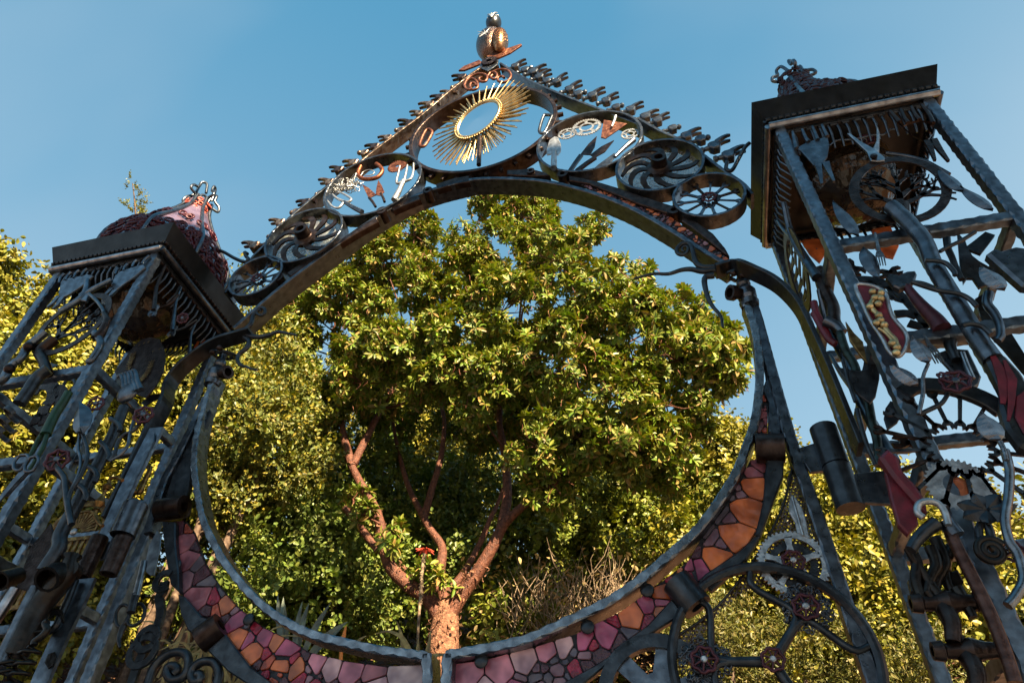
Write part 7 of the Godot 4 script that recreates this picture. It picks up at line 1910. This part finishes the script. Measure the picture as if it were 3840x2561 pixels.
	st("bar", [V(-1.091,2.517,0.160),V(-1.096,2.405,0.160),V(-1.103,2.248,0.160),V(-1.098,2.079,0.160),V(-1.095,1.985,0.160)], [0.06, 0.06], 0.012, M.post, t)
	pl("inlay", [V(-1.080,2.487,0.168),V(-1.066,2.445,0.168),V(-1.064,2.347,0.168),V(-1.070,2.190,0.168),V(-1.081,2.078,0.168),V(-1.091,2.083,0.168),V(-1.094,2.197,0.168),V(-1.087,2.350,0.168)], 0.006, M.steel, t, 0.002)
	t = thing("steel_bar", "broad blue steel bar with cut holes at its foot, low on the left pillar", "steel bar", V(-1.057,1.898,0.200))
	st("bar", [V(-1.053,1.900,0.200),V(-1.052,1.819,0.200),V(-1.057,1.714,0.200),V(-1.056,1.613,0.200),V(-1.050,1.543,0.200)], [0.06, 0.06], 0.012, M.post, t)
	tb("edge_rod", [V(-1.077,1.890,0.215),V(-1.072,1.830,0.215),V(-1.070,1.776,0.215),V(-1.071,1.746,0.215),V(-1.091,1.733,0.215),V(-1.120,1.753,0.215),V(-1.131,1.780,0.215),V(-1.110,1.783,0.215)], 0.011, M.iron, t, 8)
	pl("face_hole", [V(-1.064,1.670,0.204),V(-1.045,1.675,0.204),V(-1.031,1.661,0.204),V(-1.028,1.637,0.204),V(-1.040,1.628,0.204),V(-1.063,1.646,0.204)], 0.003, M.black, t, 0.0)
	t = thing("steel_barrel", "pair of polished dark hinge barrels between the steel bars of the left pillar", "hinge", V(-1.013,2.161,0.200))
	for q in [[V(-0.997,2.164,0.190), V(-0.982,2.045,0.190), 0.04], [V(-0.987,2.041,0.190), V(-0.979,1.912,0.190), 0.028], [V(-1.085,2.051,0.190), V(-1.067,1.912,0.190), 0.028]]:
		g = Geo.new()
		var a: Vector3 = q[0]
		var b: Vector3 = q[1]
		b.x = a.x
		var L := a.distance_to(b)
		lathe(g, a, b - a, [[0, 0], [0, q[2] * 0.9], [0.006, q[2]], [L, q[2]], [L, q[2] * 0.75], [L - 0.02, q[2] * 0.72], [L - 0.02, 0]], 20)
		part("barrel", g, M.steel if q[2] > 0.03 else M.brown, t)
	var gr: Vector3 = V(-1.300,2.132,0.100)
	t = thing("brass_grate", "round-topped brass floor grate with a fan of slots, inside the lower left pillar", "grate", gr)
	g = Geo.new()
	bar(g, circle(gr, 0.115, Z, 22, -0.2, PI + 0.2), Z, 0.022, 0.008, 0.0)
	bar(g, circle(gr, 0.085, Z, 18, 0.0, PI), Z, 0.008, 0.008, 0.0)
	part("arched_rim", g, M.brass, t)
	for i in 15:
		var a := PI * (i + 0.5) / 15
		st("fan_slat", [gr + V(cos(a), sin(a), 0) * 0.02, gr + V(cos(a), sin(a), 0) * 0.085], [0.004, 0.011], 0.006, M.brass, t)
	for i in 9:
		var x := lerpf(-0.1, 0.1, i / 8.0)
		st("slat", [gr + V(x, -0.03, 0), gr + V(x, -0.26, 0)], [0.013, 0.013], 0.006, M.brass, t)
	for y in [-0.025, -0.15, -0.26]:
		st("cross_slat", [gr + V(-0.115, y, 0.003), gr + V(0.115, y, 0.003)], [0.014, 0.014], 0.006, M.brass, t)
	g = Geo.new()
	ball(g, gr + Z * 0.008, V(0.014, 0.014, 0.008), 6)
	part("screw", g, M.silver, t)
	t = thing("brass_pull", "slim turned brass drawer handle hanging over the brass grate", "handle", V(-1.059,2.168,0.280))
	var bp: Array = [V(-1.003,2.202,0.280),V(-1.028,2.215,0.280),V(-1.058,2.216,0.280),V(-1.054,2.196,0.280),V(-1.054,2.172,0.280),V(-1.055,2.149,0.280),V(-1.053,2.125,0.280),V(-1.053,2.098,0.280),V(-1.049,2.075,0.280),V(-1.017,2.045,0.280),V(-0.998,2.034,0.280)]
	tb("rod", bp, [0.006, 0.006], M.brass, t, 7)
	for q in [[3, 4, 0.016], [5, 7, 0.017]]:
		g = Geo.new()
		var a: Vector3 = bp[q[0]]
		var b: Vector3 = bp[q[1]]
		var L := a.distance_to(b)
		lathe(g, a, b - a, [[0, 0.006], [L * 0.2, 0.01], [L * 0.5, q[2]], [L * 0.85, 0.009], [L, 0.012], [L * 1.05, 0.006]], 10)
		part("bead", g, M.brass, t)
	t = thing("brass_pull", "thin brass loop handle by the gate's stile, right of the steel scabbard bar", "handle", V(-1.093,2.313,0.100))
	tb("rod", [V(-1.122,2.386,0.100),V(-1.103,2.378,0.100),V(-1.095,2.356,0.100),V(-1.098,2.324,0.100),V(-1.097,2.287,0.100),V(-1.101,2.272,0.100),V(-1.122,2.277,0.100)], [0.008, 0.012], M.brass, t, 7)
	# lower left: cleaver, springs, poker
	t = thing("cleaver", "broad dark cleaver plate with scratched edge behind the leaning pipe", "cleaver", V(-1.305,1.975,0.200))
	pl("blade", [V(-1.314,2.121,0.200),V(-1.264,2.060,0.200),V(-1.245,1.940,0.200),V(-1.255,1.874,0.200),V(-1.318,1.892,0.200),V(-1.346,2.036,0.200)], 0.008, M.brown, t, 0.002)
	t = thing("stirrup_shovel", "heavy black forked shoe with a long curved shank at the lower left", "shoe", V(-1.082,1.883,0.260))
	tb("shank", [V(-1.063,1.937,0.280),V(-1.055,1.880,0.280),V(-1.072,1.838,0.280),V(-1.089,1.797,0.280),V(-1.095,1.746,0.280),V(-1.093,1.692,0.280),V(-1.096,1.641,0.280)], [0.03, 0.022, 0.024, 0.026, 0.03, 0.034, 0.036, 0.036, 0.036, 0.036, 0.036, 0.036, 0.036, 0.036, 0.036, 0.036, 0.036, 0.036, 0.036, 0.036, 0.036, 0.036, 0.036, 0.036, 0.036, 0.036, 0.036, 0.036, 0.036, 0.036, 0.034], M.black, t, 10)
	g = Geo.new()
	lathe(g, V(-1.047,1.891,0.270), V(0.3, 0, 1), [[-0.015, 0.012], [-0.015, 0.027], [0.02, 0.027], [0.02, 0.012], [-0.015, 0.012]], 14)
	part("eye", g, M.black, t)
	for q in [[[V(-1.115,1.833,0.300),V(-1.115,1.765,0.300),V(-1.113,1.683,0.300),V(-1.110,1.605,0.300)], 0.02, "smooth black rod left of the curved shank at the lower left"], [[V(-1.193,1.836,0.300),V(-1.201,1.783,0.300),V(-1.209,1.732,0.300)], 0.017, "bright steel rod at the left edge below the open pipe end"]]:
		tb("rod", q[0], q[1], M.steel if q[1] > 0.018 else M.chrome, thing("steel_rod", q[2], "rod", q[0][0], "rods at the lower left"), 9, 3)
	t = thing("pipe_end", "open dark pipe mouth at the left edge of the picture", "pipe", V(-1.238,1.871,0.300))
	g = Geo.new()
	lathe(g, V(-1.244,1.873,0.300), V(0.1, -0.6, 0.75), [[-0.04, 0.0], [-0.04, 0.026], [0.03, 0.03], [0.03, 0.023], [-0.04, 0.02], [-0.04, 0.0]], 16)
	part("barrel", g, M.black, t)
	for q in [[[V(-0.996,1.648,0.320),V(-1.003,1.629,0.320),V(-1.002,1.593,0.320),V(-1.005,1.552,0.320),V(-1.006,1.521,0.320)], 0.034, "long black coil spring with a hooked wire top at the lower left"], [[V(-1.050,1.612,0.330),V(-1.046,1.586,0.330),V(-1.035,1.557,0.330)], 0.032, "short wide coil spring at the left edge"]]:
		var p: Array = q[0]
		t = thing("coil_spring", q[2], "spring", p[0], "coil springs at the lower left")
		g = Geo.new()
		var cv := resample(curve(p, 4), 0.004)
		var hel := []
		for i in cv.size():
			var a := i * 0.9
			var d: Vector3 = (p[-1] - p[0]).normalized()
			var s := d.cross(Z).normalized()
			hel.append(cv[i] + (s * cos(a) + d.cross(s) * sin(a)) * q[1] * 0.75)
		tube(g, hel, 0.0055, 5)
		part("coil", g, M.black, t)
		if p.size() > 3: tb("hook", [V(-1.002,1.652,0.320),V(-1.004,1.662,0.320),V(-0.989,1.675,0.320),V(-0.982,1.692,0.320),V(-0.998,1.710,0.320),V(-0.992,1.717,0.320)], 0.01, M.black, t, 7)
	t = thing("round_band", "open-ended flat iron ring hung on the edge rod of the notched steel bar", "iron ring", V(-1.065,1.740,0.260))
	g = Geo.new()
	bar(g, circle(V(-1.065,1.740,0.260), 0.045, V(0.2, 0.5, 1).normalized(), 20, 0.3, 5.4), V(0.2, 0.5, 1).normalized(), 0.006, 0.022, 0.0)
	part("band", g, M.black, t)
	t = thing("oval_shear_plate", "dark round-cornered plate with two large round holes, behind the crossbar of the left pillar", "cut plate", V(-1.746,2.789,0.120))
	for q in [[V(-1.890,2.844,0.120),V(-1.882,2.890,0.120),V(-1.834,2.892,0.120),V(-1.785,2.857,0.120),V(-1.761,2.801,0.120),V(-1.773,2.768,0.120)], [V(-1.773,2.768,0.120),V(-1.768,2.727,0.120),V(-1.763,2.701,0.120),V(-1.800,2.693,0.120)], [V(-1.785,2.857,0.120),V(-1.736,2.838,0.120),V(-1.689,2.754,0.120),V(-1.704,2.697,0.120),V(-1.754,2.685,0.120)]]:
		st("web", curve(q, 4), [0.055, 0.06], 0.008, M.brown, t)
	t = thing("hex_nut_block", "square steel socket block on top of the green handled fork", "socket", V(-1.351,2.595,0.370))
	for q in [[V(-1.899,2.971,0.000),V(-1.907,3.023,0.000),V(-1.870,3.023,0.000),V(-1.836,2.988,0.000),V(-1.847,2.951,0.000),V(-1.872,2.950,0.000)], [V(-1.840,2.967,0.000),V(-1.823,2.992,0.000),V(-1.807,2.972,0.000),V(-1.817,2.943,0.000)]]:
		tb("edge", q + [q[0]], 0.008, M.iron, t, 6, 2)
	for q in [[V(-1.997,3.051,0.100),V(-1.944,3.063,0.100),V(-1.867,3.027,0.100),V(-1.909,3.017,0.100),V(-1.972,3.029,0.100)], [V(-1.404,2.807,0.000),V(-1.375,2.849,0.000),V(-1.327,2.846,0.000),V(-1.300,2.826,0.000),V(-1.340,2.812,0.000),V(-1.376,2.787,0.000)]]:
		pl("blade", q, 0.006, M.iron, thing("dark_spoon", "dark oval spoon bowl behind the tree plate of the left pillar" if q[0].y > 2.7 and q[0].x < -1.6 else "dark perforated spoon behind the side bar's tap wheel", "spoon", q[0], "dark spoons on the left pillar"), 0.001)
